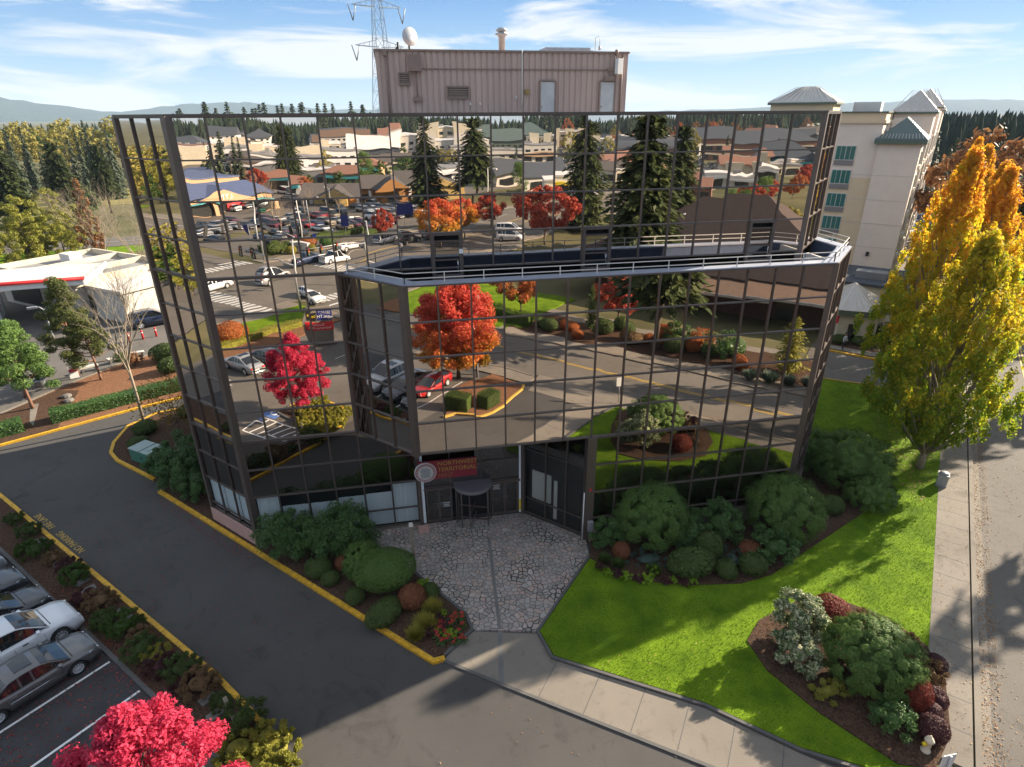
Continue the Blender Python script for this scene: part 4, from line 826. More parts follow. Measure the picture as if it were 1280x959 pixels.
def conifer(name, label, h, rad, nwh, nbr, m, bm, seed=1, droop=0.35, group=None, spray=0.55, dens=9, base=0.1, power=0.75, top=0.03, twigw=0.42, hang=0.35):
    global G
    G = np.random.default_rng(seed); r = random.Random(seed); root = thing(name, label, 'tree', group=group)
    c, n, t, ln, wd = [], [], [], [], []; tk = MB(); tk.tube([(0, 0, 0), (0, 0, h * .4), (0, 0, h * .98)], [h * .016, h * .011, h * .002], 7)
    for i in range(nwh):
        q = i / (nwh - 1); z = h * (base + (1 - base - .01) * q ** 0.9); L = rad * ((1 - q) ** power + top) * r.uniform(.78, 1.1)
        for j in range(max(3, int(nbr * (1 - .5 * q)))):
            a = i * 1.1 + j * 2 * math.pi / max(3, int(nbr * (1 - .5 * q))) + r.uniform(-.25, .25); Lb = L * r.uniform(.62, 1.12); dz = -droop * Lb * r.uniform(.5, 1.2) if q < .85 else .25 * Lb
            e = np.array([math.cos(a), math.sin(a), 0.0]); sd = np.array([-e[1], e[0], 0])
            if Lb > rad * .3 and j % 2 == 0: tk.tube([(0, 0, z), tuple(e * Lb * .85 + np.array([0, 0, z + dz * .8]))], [h * .003, h * .0008], 4, caps=False)
            for k in range(dens):
                u = (k + r.random()) / dens; u = .12 + .9 * u; w = Lb * .24 * (1.15 - u)
                p = e * Lb * u + np.array([0, 0, z + dz * u ** 1.6 + r.gauss(0, .02 * h * .1)]) + sd * r.uniform(-1, 1) * w
                c.append(p); d = e * .9 + sd * r.uniform(-.9, .9) + np.array([0, 0, -.35 - .3 * r.random()]); t.append(d); n.append(np.array([r.gauss(0, .35), r.gauss(0, .35), 1.0]) + e * hang)
                s = spray * r.uniform(.6, 1.2) * (0.45 + .55 * (1 - q)); ln.append(s); wd.append(s * twigw)
    link('crown', quads_mesh('crown', np.array(c), np.array(n), np.array(t), np.array(ln), np.array(wd), m), root)
    o = tk.build('trunk', bm); o.parent = root
    return root
def pine(name, label, h, spread, m, bm, seed=1, ncl=18, nl=2600, group=None, size=.13, lean=(0.05, 0.03), cr=(.55, .95)):
    global G
    G = np.random.default_rng(seed); r = random.Random(seed); root = thing(name, label, 'tree', group=group); C, RR, limbs = [], [], []
    for i in range(ncl):
        q = (i + .5) / ncl; z = h * (.30 + .67 * q); a = i * 2.4 + r.uniform(-.5, .5); d = spread * (1.05 - q) ** .7 * r.uniform(.35, 1.0)
        x, y = d * math.cos(a) + lean[0] * z, d * math.sin(a) + lean[1] * z; C.append((x, y, z)); RR.append(spread * .36 * r.uniform(*cr)); limbs.append(((lean[0] * z * .8, lean[1] * z * .8, z * .86), (x, y, z), .05, .015))
    c, n, t, ln, wd = cloud(C, RR, nl, size, aspect=.28, squash=(1, 1, .62), shell=.4)
    link('crown', quads_mesh('crown', c, n, t, ln, wd, m), root); o = trunk_mesh('trunk', h * .95, h * .016, .03, bm, limbs, lean); o.parent = root
    return root
def bare_tree(name, label, h, spread, m, seed=1, group=None, levels=4, r0=.11, fork=.35, n0=7, cat='tree'):
    r = random.Random(seed); root = thing(name, label, cat, group=group); k = MB(); tk = MB()
    tk.tube([(0, 0, 0), (.02, .01, h * fork * .5), (0, 0, h * fork)], [r0 * 1.3, r0, r0 * .9], 8)
    def grow(p, d, L, rad, lv):
        e = p + d * L; mid = p + d * L * .5 + Vector((r.gauss(0, .04), r.gauss(0, .04), .02)) * L
        k.tube([p, mid, e], [rad, rad * .75, rad * .5], 5 if lv < 2 else 4, caps=False)
        if lv >= levels: return
        for i in range(r.choice((2, 3, 3))):
            nd = (d + Vector((r.gauss(0, .42), r.gauss(0, .42), r.gauss(.12, .25)))).normalized(); grow(p.lerp(e, r.uniform(.55, 1)), nd, L * r.uniform(.55, .8), rad * .5, lv + 1)
    for i in range(n0):
        a = i * 2.4; s = r.uniform(.25, 1) * spread; grow(Vector((0, 0, h * fork * r.uniform(.8, 1))), Vector((math.cos(a) * s, math.sin(a) * s, 1.0)).normalized(), h * (1 - fork) * .52, r0 * .55, 1)
    k.build('branches', m, root); tk.build('trunk', m, root); return root
def shrub(name, label, rx, ry, rz, lm, n, size, aspect=.4, seed=1, clumps=26, kind='mound', group=None, loc=(0, 0, 0), cat='shrub', stem=True, rot=0.0, tuft=0.26):
    """kind: mound = needle tufts on a dome, clipped = close even surface, loose = open leafy"""
    global G
    G = np.random.default_rng(seed); r = random.Random(seed); root = thing(name, label, cat, loc, rot, group)
    S = np.array([rx, ry, rz]); cz = rz * (.82 if kind != 'clipped' else .78)
    if kind == 'clipped':
        d = unit(n); d[:, 2] = np.abs(d[:, 2]) * np.where(G.random(n) < .72, 1, -.8); rr = 1 + .05 * np.sin(d[:, 0] * 5 + seed) * np.sin(d[:, 1] * 4) + G.normal(0, .025, n)
        c = d * rr[:, None] * S; nn = d / S * S.mean() + unit(n) * .55; t = unit(n)
    else:
        C = []; RR = []
        for i in range(clumps):
            u = 1 - (i + .5) / clumps * 1.55; a = i * 2.3999 + r.uniform(-.3, .3); q = math.sqrt(max(0, 1 - u * u)); k = r.uniform(.62, .92) if kind != 'dome' else r.uniform(.84, .97)
            C.append((q * math.cos(a) * rx * k, q * math.sin(a) * ry * k, u * rz * k)); RR.append(min(rx, ry, rz) * tuft * r.uniform(.75, 1.35))
        C = np.array(C); RR = np.array(RR); idx = G.integers(0, clumps, n); d = unit(n); d[:, 2] = np.where(G.random(n) < .3, d[:, 2], np.abs(d[:, 2]))
        od = C[idx] / S; od /= np.maximum(np.linalg.norm(od, axis=1, keepdims=True), .3); rr = G.random(n) ** .45; dd = d + od * .5
        c = C[idx] + dd * (RR[idx] * rr)[:, None]
        if kind == 'mound': t = dd + unit(n) * .25; nn = unit(n) * .8 + od * .5
        elif kind == 'dome': t = unit(n); nn = od + dd * .9 + unit(n) * .45
        else: t = unit(n) + dd * .4; nn = od * .5 + unit(n) * .8 + np.array([0, 0, .5])
    c[:, 2] += cz; keep = c[:, 2] > .03; c, nn, t = c[keep], nn[keep], t[keep]; n = len(c); ln = size * (.6 + .7 * G.random(n))
    b = MB(); f = .80 if kind == 'clipped' else .66; prof = [(max(.01, math.sin(q)) * f, -math.cos(q) * f) for q in np.linspace(.5, math.pi, 8)]
    f = f if kind == 'clipped' else (.66 if kind == 'dome' else .45); prof = [(max(.01, math.sin(q)) * f, -math.cos(q) * f) for q in np.linspace(.5, math.pi, 8)]; b.lathe([(x, z) for x, z in prof], (0, 0, 0), 12); ev = [(x * rx, y * ry, z * rz + cz) for x, y, z in b.v]
    link('foliage', quads_mesh('foliage', c, nn, t, ln, ln * aspect, lm, extra=(ev, b.f)), root)
    if stem:
        k = MB()
        for i in range(3): a = i * 2.1 + seed; k.tube([(.05 * math.cos(a), .05 * math.sin(a), -.1), (rx * .3 * math.cos(a), ry * .3 * math.sin(a), cz)], [.05, .025], 5)
        k.build('stem', 'bark', root)
    return root
def tuft_plant(name, label, n, L, m, loc, seed=1, group=None, spread=.9, wd=.018, cat='ornamental grass'):
    global G
    G = np.random.default_rng(seed); a = G.random(n) * 6.283; lean = .25 + spread * G.random(n); d = np.stack([np.cos(a) * lean, np.sin(a) * lean, np.ones(n)], 1); d /= np.linalg.norm(d, axis=1, keepdims=True); l = L * (.6 + .5 * G.random(n))
    c = d * l[:, None] * .5; c[:, :2] += G.normal(0, L * .12, (n, 2)); c[:, 2] += .02; nn = np.stack([-np.cos(a), -np.sin(a), lean * 1.2], 1)
    o = link(name, quads_mesh('blades', c, nn, d, l * .5, np.full(n, wd), m), None, loc); return tag(o, label, cat, group)
# ---- trees that stand close
t_ = broadleaf('maple_tree', 'crimson maple beside the kerb bed at the end of the parked cars', 7.2, 2.5, 1.5, 130, 44000, .068, 'leaf_crimson', 'bark', seed=4, env=lambda t: (math.sin(math.pi * min(1, t * .9 + .12)) ** .7) * (1.08 - .45 * t), rtrunk=.11, crad=(.12, .22)); t_.location = (0.35, -16.0, 0)
t_ = broadleaf('maple_tree', 'flame red and yellow maple over the clipped hedge blocks by the street entrance', 9.8, 3.7, 1.3, 130, 42000, .12, 'leaf_flame', 'bark', seed=9, rtrunk=.15, env=lambda t: math.sin(math.pi * min(1, t * .82 + .16)) ** .6, crad=(.15, .24)); t_.location = (13.4, -26.5, 0)
colenv = lambda t: (min(1, t / .22) ** .8 * .95 + .05) * (1 - max(0, t - .30) / .74) ** .85
HBENV = lambda t: (min(1, t / .20) ** .8 * .95 + .05) * (1 - max(0, t - .30) / .74) ** .62
hb = broadleaf('hornbeam_tree', 'tall green and gold upright hornbeam nearest on the lawn by the sidewalk', 15.8, 4.3, 1.5, 380, 42000, .12, 'leaf_hornbeam_green', 'bark_pale', seed=21, env=colenv, rtrunk=.2, ascend=1.6, flat=2.6, crad=(.055, .10), shell=.55); hb.location = (42.1, -.3, 0)
hb2 = broadleaf('hornbeam_tree', 'golden upright hornbeam with the tallest spire behind the nearest one', 20.0, 4.0, 1.9, 400, 38000, .13, 'leaf_hornbeam', 'bark_pale', seed=27, env=colenv, rtrunk=.2, ascend=1.6, flat=2.8, crad=(.05, .10), shell=.55); hb2.location = (45.6, 5.6, 0)
dup(hb2, (57.5, 13.8, 0), 2.1, 'orange upright hornbeam at the right edge of the row', (1.05, 1.05, .92)); dup(hb2, (51.5, 8.0, 0), 4.0, 'farthest golden hornbeam along the sidewalk', (1, 1, .93))
[dup(hb2, (69 + i * 8.2, 26.4 + i * 8.4, 0), i * 1.7, lb, (1, 1, s)) for i, (s, lb) in enumerate(((.95, 'first hornbeam of the far street row beyond the hotel corner'), (.9, 'second hornbeam of the far street row beyond the hotel corner'), (.95, 'third hornbeam of the far street row beyond the hotel corner')))]; dup(hb2, (62, 19, 0), 1.0, 'golden hornbeam farther along at the right edge', (1, 1, .86))
# pines and bare trees by the filling station
pA = pine('pine_tree', 'tallest loose pine in front of the red and white canopy', 9.2, 2.3, 'needle_scots', 'bark_red', seed=3, ncl=34, nl=13000); pA.location = (-21.2, 28.6, .1)
pB = pine('pine_tree', 'leaning pine with a spreading low crown on the bark-mulch verge', 6.2, 2.5, 'needle_scots', 'bark_red', seed=5, ncl=26, nl=10000, lean=(-.1, .05)); pB.location = (-18.6, 27.0, .1)
pC = pine('pine_tree', 'bushy pine nearest the hedge at the left edge', 7.6, 2.7, 'needle_pine', 'bark_red', seed=8, ncl=30, nl=12000, lean=(-.06, -.02)); pC.location = (-21.6, 21.6, .1)
pD = pine('pine_tree', 'dark pine beside the potted shrub on the forecourt edge', 6.8, 2.6, 'needle_pine', 'bark_red', seed=12, ncl=26, nl=10000); pD.location = (-23.4, 24.2, .1)
bt = bare_tree('bare_tree', 'bare many-branched tree on the kerbed island left of the building', 11.6, .55, 'bark_pale', seed=6, levels=5, r0=.10, fork=.42, n0=9); bt.location = (-11.9, 17.6, 0)
am = broadleaf('shrub_tree', 'thin amber-leaved multi-stem tree on the island by the drive entrance', 4.4, 2.6, .9, 34, 1500, .085, 'leaf_amber', 'bark', seed=15, rtrunk=.05, crad=(.3, .5)); am.location = (-8.6, 15.2, .1)
bt2 = bare_tree('bare_tree', 'tall leafless thicket tree behind the pale canopy roof', 13.5, .75, 'bark_pale', seed=16, levels=5, r0=.13, fork=.18, n0=10); bt2.location = (-36, 74, 0)
bt3 = dup(bt2, (-29.5, 70, 0), 1.2, 'bare twiggy tree right of the leafless thicket by the canopy roof', .85)
# ---- shrubs round the building (world position, radii)
def place_mound(i, x, y, r, rz, label, seed, m='needle_pine', n=4200, group=None, tf=.26, cl=34, size=.075, kind='mound', asp=.16, rot=0): return shrub('pine_shrub', label, r, r, rz, m, n, size, asp, seed, cl, kind, group, (x, y, .1), rot=rot, tuft=tf)
shrub('laurel_shrub', 'broad dark evergreen shrub at the foot of the left corner post', 1.35, 1.3, 1.35, 'leaf_laurel', 8500, .075, .42, 31, 36, 'loose', loc=(1.75, -1.0, .1))
shrub('laurel_shrub', 'evergreen shrub between the left corner shrub and the white blinds', 1.3, 1.2, 1.15, 'leaf_laurel', 8000, .075, .42, 32, 30, 'loose', loc=(3.5, -1.75, .1))
shrub('laurel_shrub', 'tallest dark evergreen shrub against the white window blinds', 1.75, 1.35, 1.45, 'leaf_laurel', 10500, .075, .42, 33, 40, 'loose', loc=(4.75, -1.35, .1))
place_mound(0, 5.9, -3.55, 1.0, .95, 'small mugo pine just behind the round clipped pine', 34, n=8000, cl=70, kind='dome', tf=.2, asp=.3)
shrub('clipped_pine', 'large flat-topped clipped pine ball beside the flower post', 1.5, 1.3, .92, 'needle_pine', 9000, .07, .25, 35, 40, 'clipped', loc=(7.0, -4.75, .45), cat='clipped shrub')
cg = shrub('clipped_shrub', 'low clipped green dome in front of the laurel shrubs near the kerb', .66, .6, .5, 'leaf_box', 2600, .05, .6, 36, kind='clipped', loc=(3.55, -3.2, .1), cat='clipped shrub')
dup(cg, (4.2, -3.95, .1), .5, 'small clipped green ball touching the yellow kerb', .72); dup(cg, (5.5, -5.45, .1), 1.5, 'small clipped green ball before the flat-topped pine', .8)
dup(cg, (6.9, -6.95, .1), .8, 'wide clipped green mound along the yellow kerb below the rust ball', (1.5, 1.1, 1.05)); dup(cg, (9.15, -5.75, .1), 2.0, 'clipped green ball behind the tall flower grasses', .7)
rb = shrub('clipped_shrub', 'rust brown clipped ball at the foot of the flower post', .66, .62, .68, 'leaf_rustball', 3000, .05, .6, 37, kind='clipped', loc=(8.25, -6.35, .1), cat='clipped shrub')
dup(rb, (4.8, -3.0, .1), .6, 'small rust orange ball between the laurels and small mugo pine', .68)
for i, (x, y, L) in enumerate(((8.75, -7.9, .8), (9.15, -7.0, .75), (8.3, -8.4, .7), (6.9, -3.1, .6))):
    tuft_plant('ornamental_grass', ('yellow striped grass arching over dark leaves near the bed tip', 'yellow striped grass tuft next to the red flower rows', 'yellow striped grass nearest the yellow kerb tip', 'yellow green grass tuft behind the flat-topped pine')[i], 700, L, 'leaf_gold', (x, y, .12), 40 + i, 'striped grass tufts')
lm = shrub('lime_plant', 'lime green potato vine in the flower bed', .26, .26, .17, 'leaf_lime', 420, .05, .7, 45, 12, 'loose', 'lime plants in the flower beds', (9.25, -8.3, .12), 'bedding plant', stem=False)
for i, (x, y) in enumerate(((9.6, -7.2), (9.85, -8.55), (8.75, -5.2), (18.3, -6.1), (19.1, -6.5), (20.0, -6.9), (21.3, -7.2), (22.2, -7.5), (20.6, -6.4))): dup(lm, (x, y, .12), i * .7, 'lime green potato vine in the flower bed', (.9 + .25 * (i % 3)))
dk = shrub('dark_plant', 'dark purple leafed bedding plant', .3, .3, .24, 'leaf_plum', 420, .06, .5, 46, 12, 'loose', 'dark bedding plants in the flower beds', (8.9, -8.3, .12), 'bedding plant', stem=False)
for i, (x, y) in enumerate(((9.35, -7.45), (9.6, -8.0), (18.0, -5.6), (18.7, -6.3), (19.6, -6.85), (20.9, -7.3), (21.8, -7.6))): dup(dk, (x, y, .12), i, 'dark purple leafed bedding plant', .9)
fl = shrub('flower_plant', 'low red flowering bedding plant', .17, .17, .14, 'leaf_laurel', 220, .04, .7, 47, 8, 'loose', 'red flowers at the bed tip', (9.9, -8.0, .12), 'bedding plant', stem=False)
k = MB()
for i in range(9): a = i * 2.4; k.lathe([(.0, 0), (.035, .015), (.0, .035)], (.1 * math.cos(a) * (i % 3) / 2, .1 * math.sin(a) * (i % 3) / 2, .27), 6)
k.build('blossom', 'red_bright', fl); _tree.pop(fl.name, None)
r = random.Random(5)
for i in range(34):
    u, v = r.random(), r.random(); x = 9.2 + 1.35 * u; y = -9.2 + .2 * (1 - u) + (1.1 + .9 * u) * v
    if (x + y) < .35 or x > 10.55: continue
    dup(fl, (x, y, .12), i, 'low red flowering bedding plant', r.uniform(.7, 1.15))
# right bed
place_mound(1, 21.4, -3.75, 1.9, 1.85, 'big rounded mugo pine right of the entrance', 51, n=28000, cl=170, size=.08, tf=.15, asp=.24, kind='dome')
place_mound(2, 29.0, -4.6, 2.0, 1.85, 'big sunlit mugo pine at the right end of the mirrored wall', 52, n=28000, cl=170, size=.08, tf=.15, asp=.24, kind='dome')
for i, (x, y, rr_, h, lb) in enumerate(((18.95, -3.9, .85, 1.0, 'dark leafy shrub beside the meter box'), (23.3, -4.6, 1.0, .95, 'pale-edged leafy shrub between the two big mugo pines'), (25.3, -4.3, 1.4, 1.15, 'wide dark rhododendron under the mirrored wall'), (27.4, -6.55, 1.35, .9, 'blue-green rhododendron below the sunlit mugo pine'))):
    shrub('rhododendron', lb, rr_, rr_ * .9, h, 'leaf_laurel', 7500, .08, .4, 60 + i, 26, 'loose', loc=(x, y, .1))
for i, (x, y, s, lb) in enumerate(((22.5, -6.75, (1.85, 1.45, 1.6), 'largest clipped dark dome in the front of the right bed'), (23.85, -5.9, (1.25, 1.25, 1.8), 'clipped dark dome behind the largest one in the right bed'), (24.15, -7.35, (.85, .85, 1.1), 'small clipped ball at the front edge right of the largest dome'), (25.65, -7.3, (1.1, 1.1, 1.2), 'clipped olive ball at the lawn point of the right bed'))): dup(cg, (x, y, .1), i, lb, s)
dup(rb, (26.1, -6.3, .1), 1, 'dull rust ball beneath the sunlit mugo pine', (1.0, 1.0, .8)); dup(rb, (19.4, -4.9, .1), 2, 'rust leaved shrub in front of the first mugo pine', .75)
jp = shrub('juniper', 'low spreading juniper under the first mugo pine', 1.4, .8, .32, 'leaf_bluegreen', 2200, .08, .25, 66, 20, 'mound', loc=(20.7, -5.6, .1)); dup(jp, (24.9, -6.6, .1), 1.2, 'dark ivy-like juniper trailing between the clipped balls', (.75, .9, 1.3))
for i, (x, y) in enumerate(((18.35, -5.2), (18.9, -5.75), (20.6, -6.5))): tuft_plant('fern', 'soft green fern clump at the patio side of the right bed', 500, .55, 'leaf_green', (x, y, .12), 70 + i, 'fern clumps in the right bed', cat='fern')
place_mound(3, 36.2, -0.9, 2.4, 1.85, 'huge shaded mugo pine on the lawn beyond the building corner', 53, n=22000, cl=150, size=.09, tf=.15, asp=.24, kind='dome')
place_mound(4, 34.9, 1.0, 1.5, 1.5, 'dark mugo pine close against the right corner of the glass', 54, n=12000, cl=90, kind='dome', tf=.18, asp=.3)
place_mound(5, 35.6, -3.4, 1.4, 1.0, 'low shaded mugo pine at the lawn end of the right bed', 55, n=10000, cl=80, kind='dome', tf=.18, asp=.3)
dup(cg, (33.0, -3.5, .1), 0, 'brown-green low dome behind the sunlit mugo pine', (1.2, 1.1, 1.2))
# island bed on the lawn
shrub('pieris_shrub', 'tall cream variegated shrub on the lawn island', 1.0, 1.0, 1.55, 'leaf_variegated', 9000, .085, .42, 81, 34, 'loose', loc=(25.0, -11.9, .1))
shrub('pieris_shrub', 'lower cream variegated shrub at the left rim of the island', .85, .8, .9, 'leaf_variegated', 6000, .08, .42, 82, 24, 'loose', loc=(24.35, -13.0, .1))
bb = shrub('barberry', 'dark red dome at the back of the lawn island', .85, .75, .68, 'leaf_barberry', 3600, .05, .55, 83, kind='clipped', loc=(27.4, -10.9, .12))
dup(bb, (27.6, -15.7, .12), .7, 'bright red barberry in front of the island pine', (.78, .78, 1.25))
pl = shrub('plum_shrub', 'plum dark ball overhanging the sidewalk edge nearest the camera', .58, .55, .55, 'leaf_plum', 2400, .05, .55, 84, kind='clipped', loc=(27.35, -16.9, .1))
dup(pl, (28.55, -15.75, .1), 1, 'middle plum dark ball at the sidewalk edge', .85); dup(pl, (30.0, -14.3, .1), 2, 'farthest plum dark ball at the sidewalk edge', .75); dup(pl, (27.9, -16.2, .1), 2.5, 'plum dark ball just behind the nearest one', .8)
place_mound(6, 26.9, -14.1, 1.8, 1.45, 'big sunlit island pine with dense tufted top', 56, n=30000, cl=190, size=.08, tf=.15, asp=.24, kind='dome')
hs = shrub('heather', 'bronze and green heather bank along the back of the island', 1.0, .65, .5, 'leaf_heath', 2400, .06, .35, 85, 24, 'mound', loc=(29.4, -13.2, .1), rot=.8)
dup(hs, (29.2, -14.7, .1), 1.2, 'green bronze heather between the plum balls and the pine', (.8, 1.0, 1.1)); dup(hs, (28.9, -11.4, .1), .2, 'pinkish heather patch beside the red dome', (.55, .7, .7))
shrub('azalea', 'dark green azalea beside the hydrant on the lawn island', .8, .75, .7, 'leaf_laurel', 2600, .06, .42, 86, 20, 'loose', loc=(26.1, -16.3, .1))
shrub('azalea', 'gold tipped azalea at the front left of the island', .85, .5, .42, 'leaf_yellowgreen', 1700, .06, .42, 87, 18, 'loose', loc=(24.7, -14.6, .1))
# west bed, island by the drive, hedges
for i, (x, y, rr_, h, lb) in enumerate(((-7.6, 9.0, 1.25, .95, 'low rhododendron touching the green utility cabinet'), (-6.2, 9.2, 1.5, 1.35, 'tall rhododendron between utility cabinet and glass corner'), (-6.0, 7.2, 1.3, 1.2, 'rhododendron nearest the gap in the yellow kerb'), (-5.2, 11.6, 1.1, 1.2, 'rhododendron behind the cabinet against the glass wall'), (-4.6, 5.6, 1.0, .9, 'small rhododendron by the pink plinth'))): shrub('rhododendron', lb, rr_, rr_, h, 'leaf_laurel', 7000, .075, .4, 90 + i, 26, 'loose', loc=(x, y, .1))
for i, (x, y, s, lb) in enumerate(((-10.6, 13.0, 1.1, 'low green ground shrub at the island curve'), (-10.9, 15.3, 1.3, 'green ground shrub under the bare tree'), (-9.6, 12.0, .8, 'small green plant in front of the utility cabinet'), (-8.6, 17.8, 1.2, 'green ground shrub at the back of the kerbed island'))): dup(cg, (x, y, .1), i, lb, (s, s, s * .85))
def hedge(label, pts, w, h, m, seed, n=5200, size=.06):
    global G
    G = np.random.default_rng(seed); root = thing('hedge', label, 'hedge'); k = MB(); C, N = [], []
    segs = list(zip(pts, pts[1:])); tot = sum((Vector(q) - Vector(p)).length for p, q in segs)
    for p, q in segs:
        p, q = Vector(p), Vector(q); d = (q - p).normalized(); s = Vector((-d.y, d.x)); L_ = (q - p).length; k.bar((*p, h * .47), (*q, h * .47), w * .84, h * .9); c_ = int(n * L_ / tot)
        u = G.random(c_) * L_; f = G.choice(3, c_, p=[w / (w + 2 * h), h / (w + 2 * h), h / (w + 2 * h)]); a = G.random(c_)
        lx = np.where(f == 0, (a - .5) * w, np.where(f == 1, w / 2, -w / 2)); lz = np.where(f == 0, h, a * h); jt = G.normal(0, .035, (c_, 3)); jt[:, 2] += .04 * np.sin(u * 2.2)
        C.append(np.stack([p.x + d.x * u + s.x * lx, p.y + d.y * u + s.y * lx, lz], 1) + jt); N.append(np.stack([np.where(f == 0, 0, np.sign(lx)) * s.x, np.where(f == 0, 0, np.sign(lx)) * s.y, np.where(f == 0, 1.0, .2)], 1) + unit(c_) * .6)
    C, N = np.concatenate(C), np.concatenate(N); e = MB(); 
    link('foliage', quads_mesh('foliage', C, N, unit(len(C)), size * (.6 + .7 * G.random(len(C))), size * .5 * (.6 + .5 * G.random(len(C))), m, extra=(k.v, k.f)), root)
    return root
hedge('long clipped hedge along the yellow kerb right of the footpath gap', [(-18.9, 18.7), (-13.5, 22.0), (-7.6, 25.2)], 1.3, 1.0, 'leaf_laurel', 101, 9000, .07)
hedge('short clipped hedge left of the footpath gap at the photo edge', [(-23.6, 15.8), (-20.4, 17.8)], 1.3, .95, 'leaf_laurel', 102, 4200, .07)
shrub('clipped_shrub', 'round sunlit bush on the verge before the forecourt', 1.5, 1.1, .95, 'leaf_box', 3600, .08, .5, 103, kind='clipped', loc=(-14.2, 31.0, .1), cat='clipped shrub')
for i, (x, y, s, lb) in enumerate(((-11.6, 31.8, 2.0, 'dark round bush by the red bollards'), (-12.8, 27.9, 1.6, 'low olive ground bush behind the long hedge'), (-10.0, 29.5, 1.7, 'olive ground bush near the glass corner'))): dup(cg, (x, y, .1), i, lb, (s * 1.2, s, s))
shrub('pampas_plant', 'sandy dry ornamental bush beside the stone benches', .9, .8, .7, 'leaf_tan', 1600, .08, .3, 104, 20, 'mound', loc=(-16.9, 30.2, .1))
# parking strip plants
for i, (x, y, rr_, h, mm_, lb) in enumerate(((-13.1, 3.4, .75, .4, 'leaf_box', 'low green shrub at the far end of the parking strip'), (-11.9, 1.5, .9, .45, 'leaf_green', 'green spreading shrub by the fire lane lettering'), (-6.7, -3.4, .85, .45, 'leaf_heath', 'brownish shrub ahead of the white car'), (-4.9, -5.4, .9, .55, 'leaf_green', 'green shrub at the kerb past the white car'), (-2.5, -8.0, .75, .4, 'leaf_plum', 'dark red shrub halfway down the parking strip'), (-1.6, -8.4, .8, .5, 'leaf_box', 'green shrub behind the stepping stones'), (-.6, -9.4, .9, .55, 'leaf_heath', 'mixed shrub beside the crimson maple'), (1.6, -11.4, .9, .6, 'leaf_box', 'dark green shrub at the near end of the strip'), (2.6, -12.3, .75, .45, 'leaf_gold', 'gold leafed shrub at the tip of the parking strip'), (-9.4, -.3, .7, .35, 'leaf_plum', 'low purple shrub in front of the black car'))):
    shrub('strip_shrub', lb, rr_, rr_ * .85, h, mm_, 5200, .05, .4, 110 + i, 30, 'mound', loc=(x, y, .08))
gc = shrub('ground_cover_shrub', 'x', 1.0, .9, .42, 'leaf_yellowgreen', 6000, .055, .5, 118, 40, 'mound', 'yellow-green ground cover round the crimson maple', (1.6, -12.6, .08))
gc['label'] = 'low yellow-green ground cover shrub on the crimson maple island'
for i, (x, y) in enumerate(((2.6, -13.4), (3.4, -14.2), (2.2, -14.4), (1.2, -15.0), (1.4, -16.6), (2.6, -15.6), (.4, -16.6), (1.6, -17.6), (3.6, -15.2), (3.0, -12.9), (.7, -14.0))): dup(gc, (x, y, .08), i * 1.3)
sp_ = [o for o in bpy.data.objects if o.name.startswith('strip_shrub') and o.type == 'EMPTY']; r = random.Random(12); STRIP_ = [(-14.6, 4.9), (-12.6, 1.9), (-10.6, .6), (-8.7, -1.2), (-7.7, -2.9), (-5.9, -4.8), (-4.0, -6.1), (-3.6, -7.0), (-2.9, -7.4), (-1.2, -9.2), (.4, -10.3), (-6.3, -4.4)]
for i, (x, y) in enumerate(STRIP_): dup(sp_[i % len(sp_)], (x, y, .07), r.uniform(0, 6), 'low mixed ground shrub filling the mulch of the parking strip', r.uniform(.55, .95), 'ground shrubs filling the parking strip')
# plants seen in the glass: entrance island, restaurant bed
hedge('left of two square clipped hedge blocks under the flame maple', [(11.9, -21.2), (13.6, -20.3)], 1.3, 1.25, 'leaf_box', 121, 3200); hedge('right of two square clipped hedge blocks under the flame maple', [(14.6, -20.6), (15.9, -21.8)], 1.2, 1.2, 'leaf_box', 122, 2800)
hedge('long low gold-green hedge along the corner lawn', [ab(2, -42.6), ab(38, -42.9)], 1.2, .7, 'leaf_yellowgreen', 123, 3600, .1)
hedge('tall dark hedge across the road in front of the far corner lawn', [ab(63.5, -33), ab(63.8, -17)], 1.4, 1.5, 'leaf_green', 124, 3600, .1)
shrub('maple_bush', 'round orange-red bush at the left end of the corner lawn', 1.5, 1.4, 1.2, 'leaf_rust', 3000, .09, .5, 125, kind='clipped', loc=(-9.0, -35.6, .1))
shrub('rhododendron', 'round rhododendron beside the leaning fir across the road', 1.6, 1.5, 1.4, 'leaf_laurel', 3200, .1, .4, 126, 24, 'loose', loc=(36.2, -30.2, .1)); shrub('rhododendron', 'larger rhododendron in front of the restaurant door', 1.9, 1.8, 1.6, 'leaf_laurel', 3800, .1, .4, 127, 28, 'loose', loc=(38.9, -26.2, .1))
shrub('japanese_maple', 'orange Japanese maple between the rhododendrons', 1.3, 1.2, 1.3, 'leaf_rust', 2200, .08, .5, 128, 22, 'loose', loc=(38.0, -29.2, .1))
ct = conifer('cypress', 'pale gold-green cone cypress in front of the restaurant', 5.4, 1.7, 26, 11, 'leaf_yellowgreen', 'bark', 129, droop=-.5, spray=.28, dens=7, base=.02, power=.6); ct.location = (43.0, -21.9, .1)
ct2 = dup(ct, (29.6, -38.4, .1), 1, 'slim green column cypress at the restaurant corner', (.55, .55, .9)); repaint(n_kids[ct2.name], 'leaf_yellowgreen', 'leaf_green')
for i, (x, y) in enumerate(((41.3, -19.3), (40.2, -20.4), (42.8, -18.4), (39.0, -21.6))): tuft_plant('yucca', 'grey-green spiky yucca on the roadside bank', 420, 1.15, 'leaf_bluegreen', (x, y, .1), 130 + i, 'yuccas on the roadside bank', 1.0, .05, 'yucca')
r = random.Random(8)
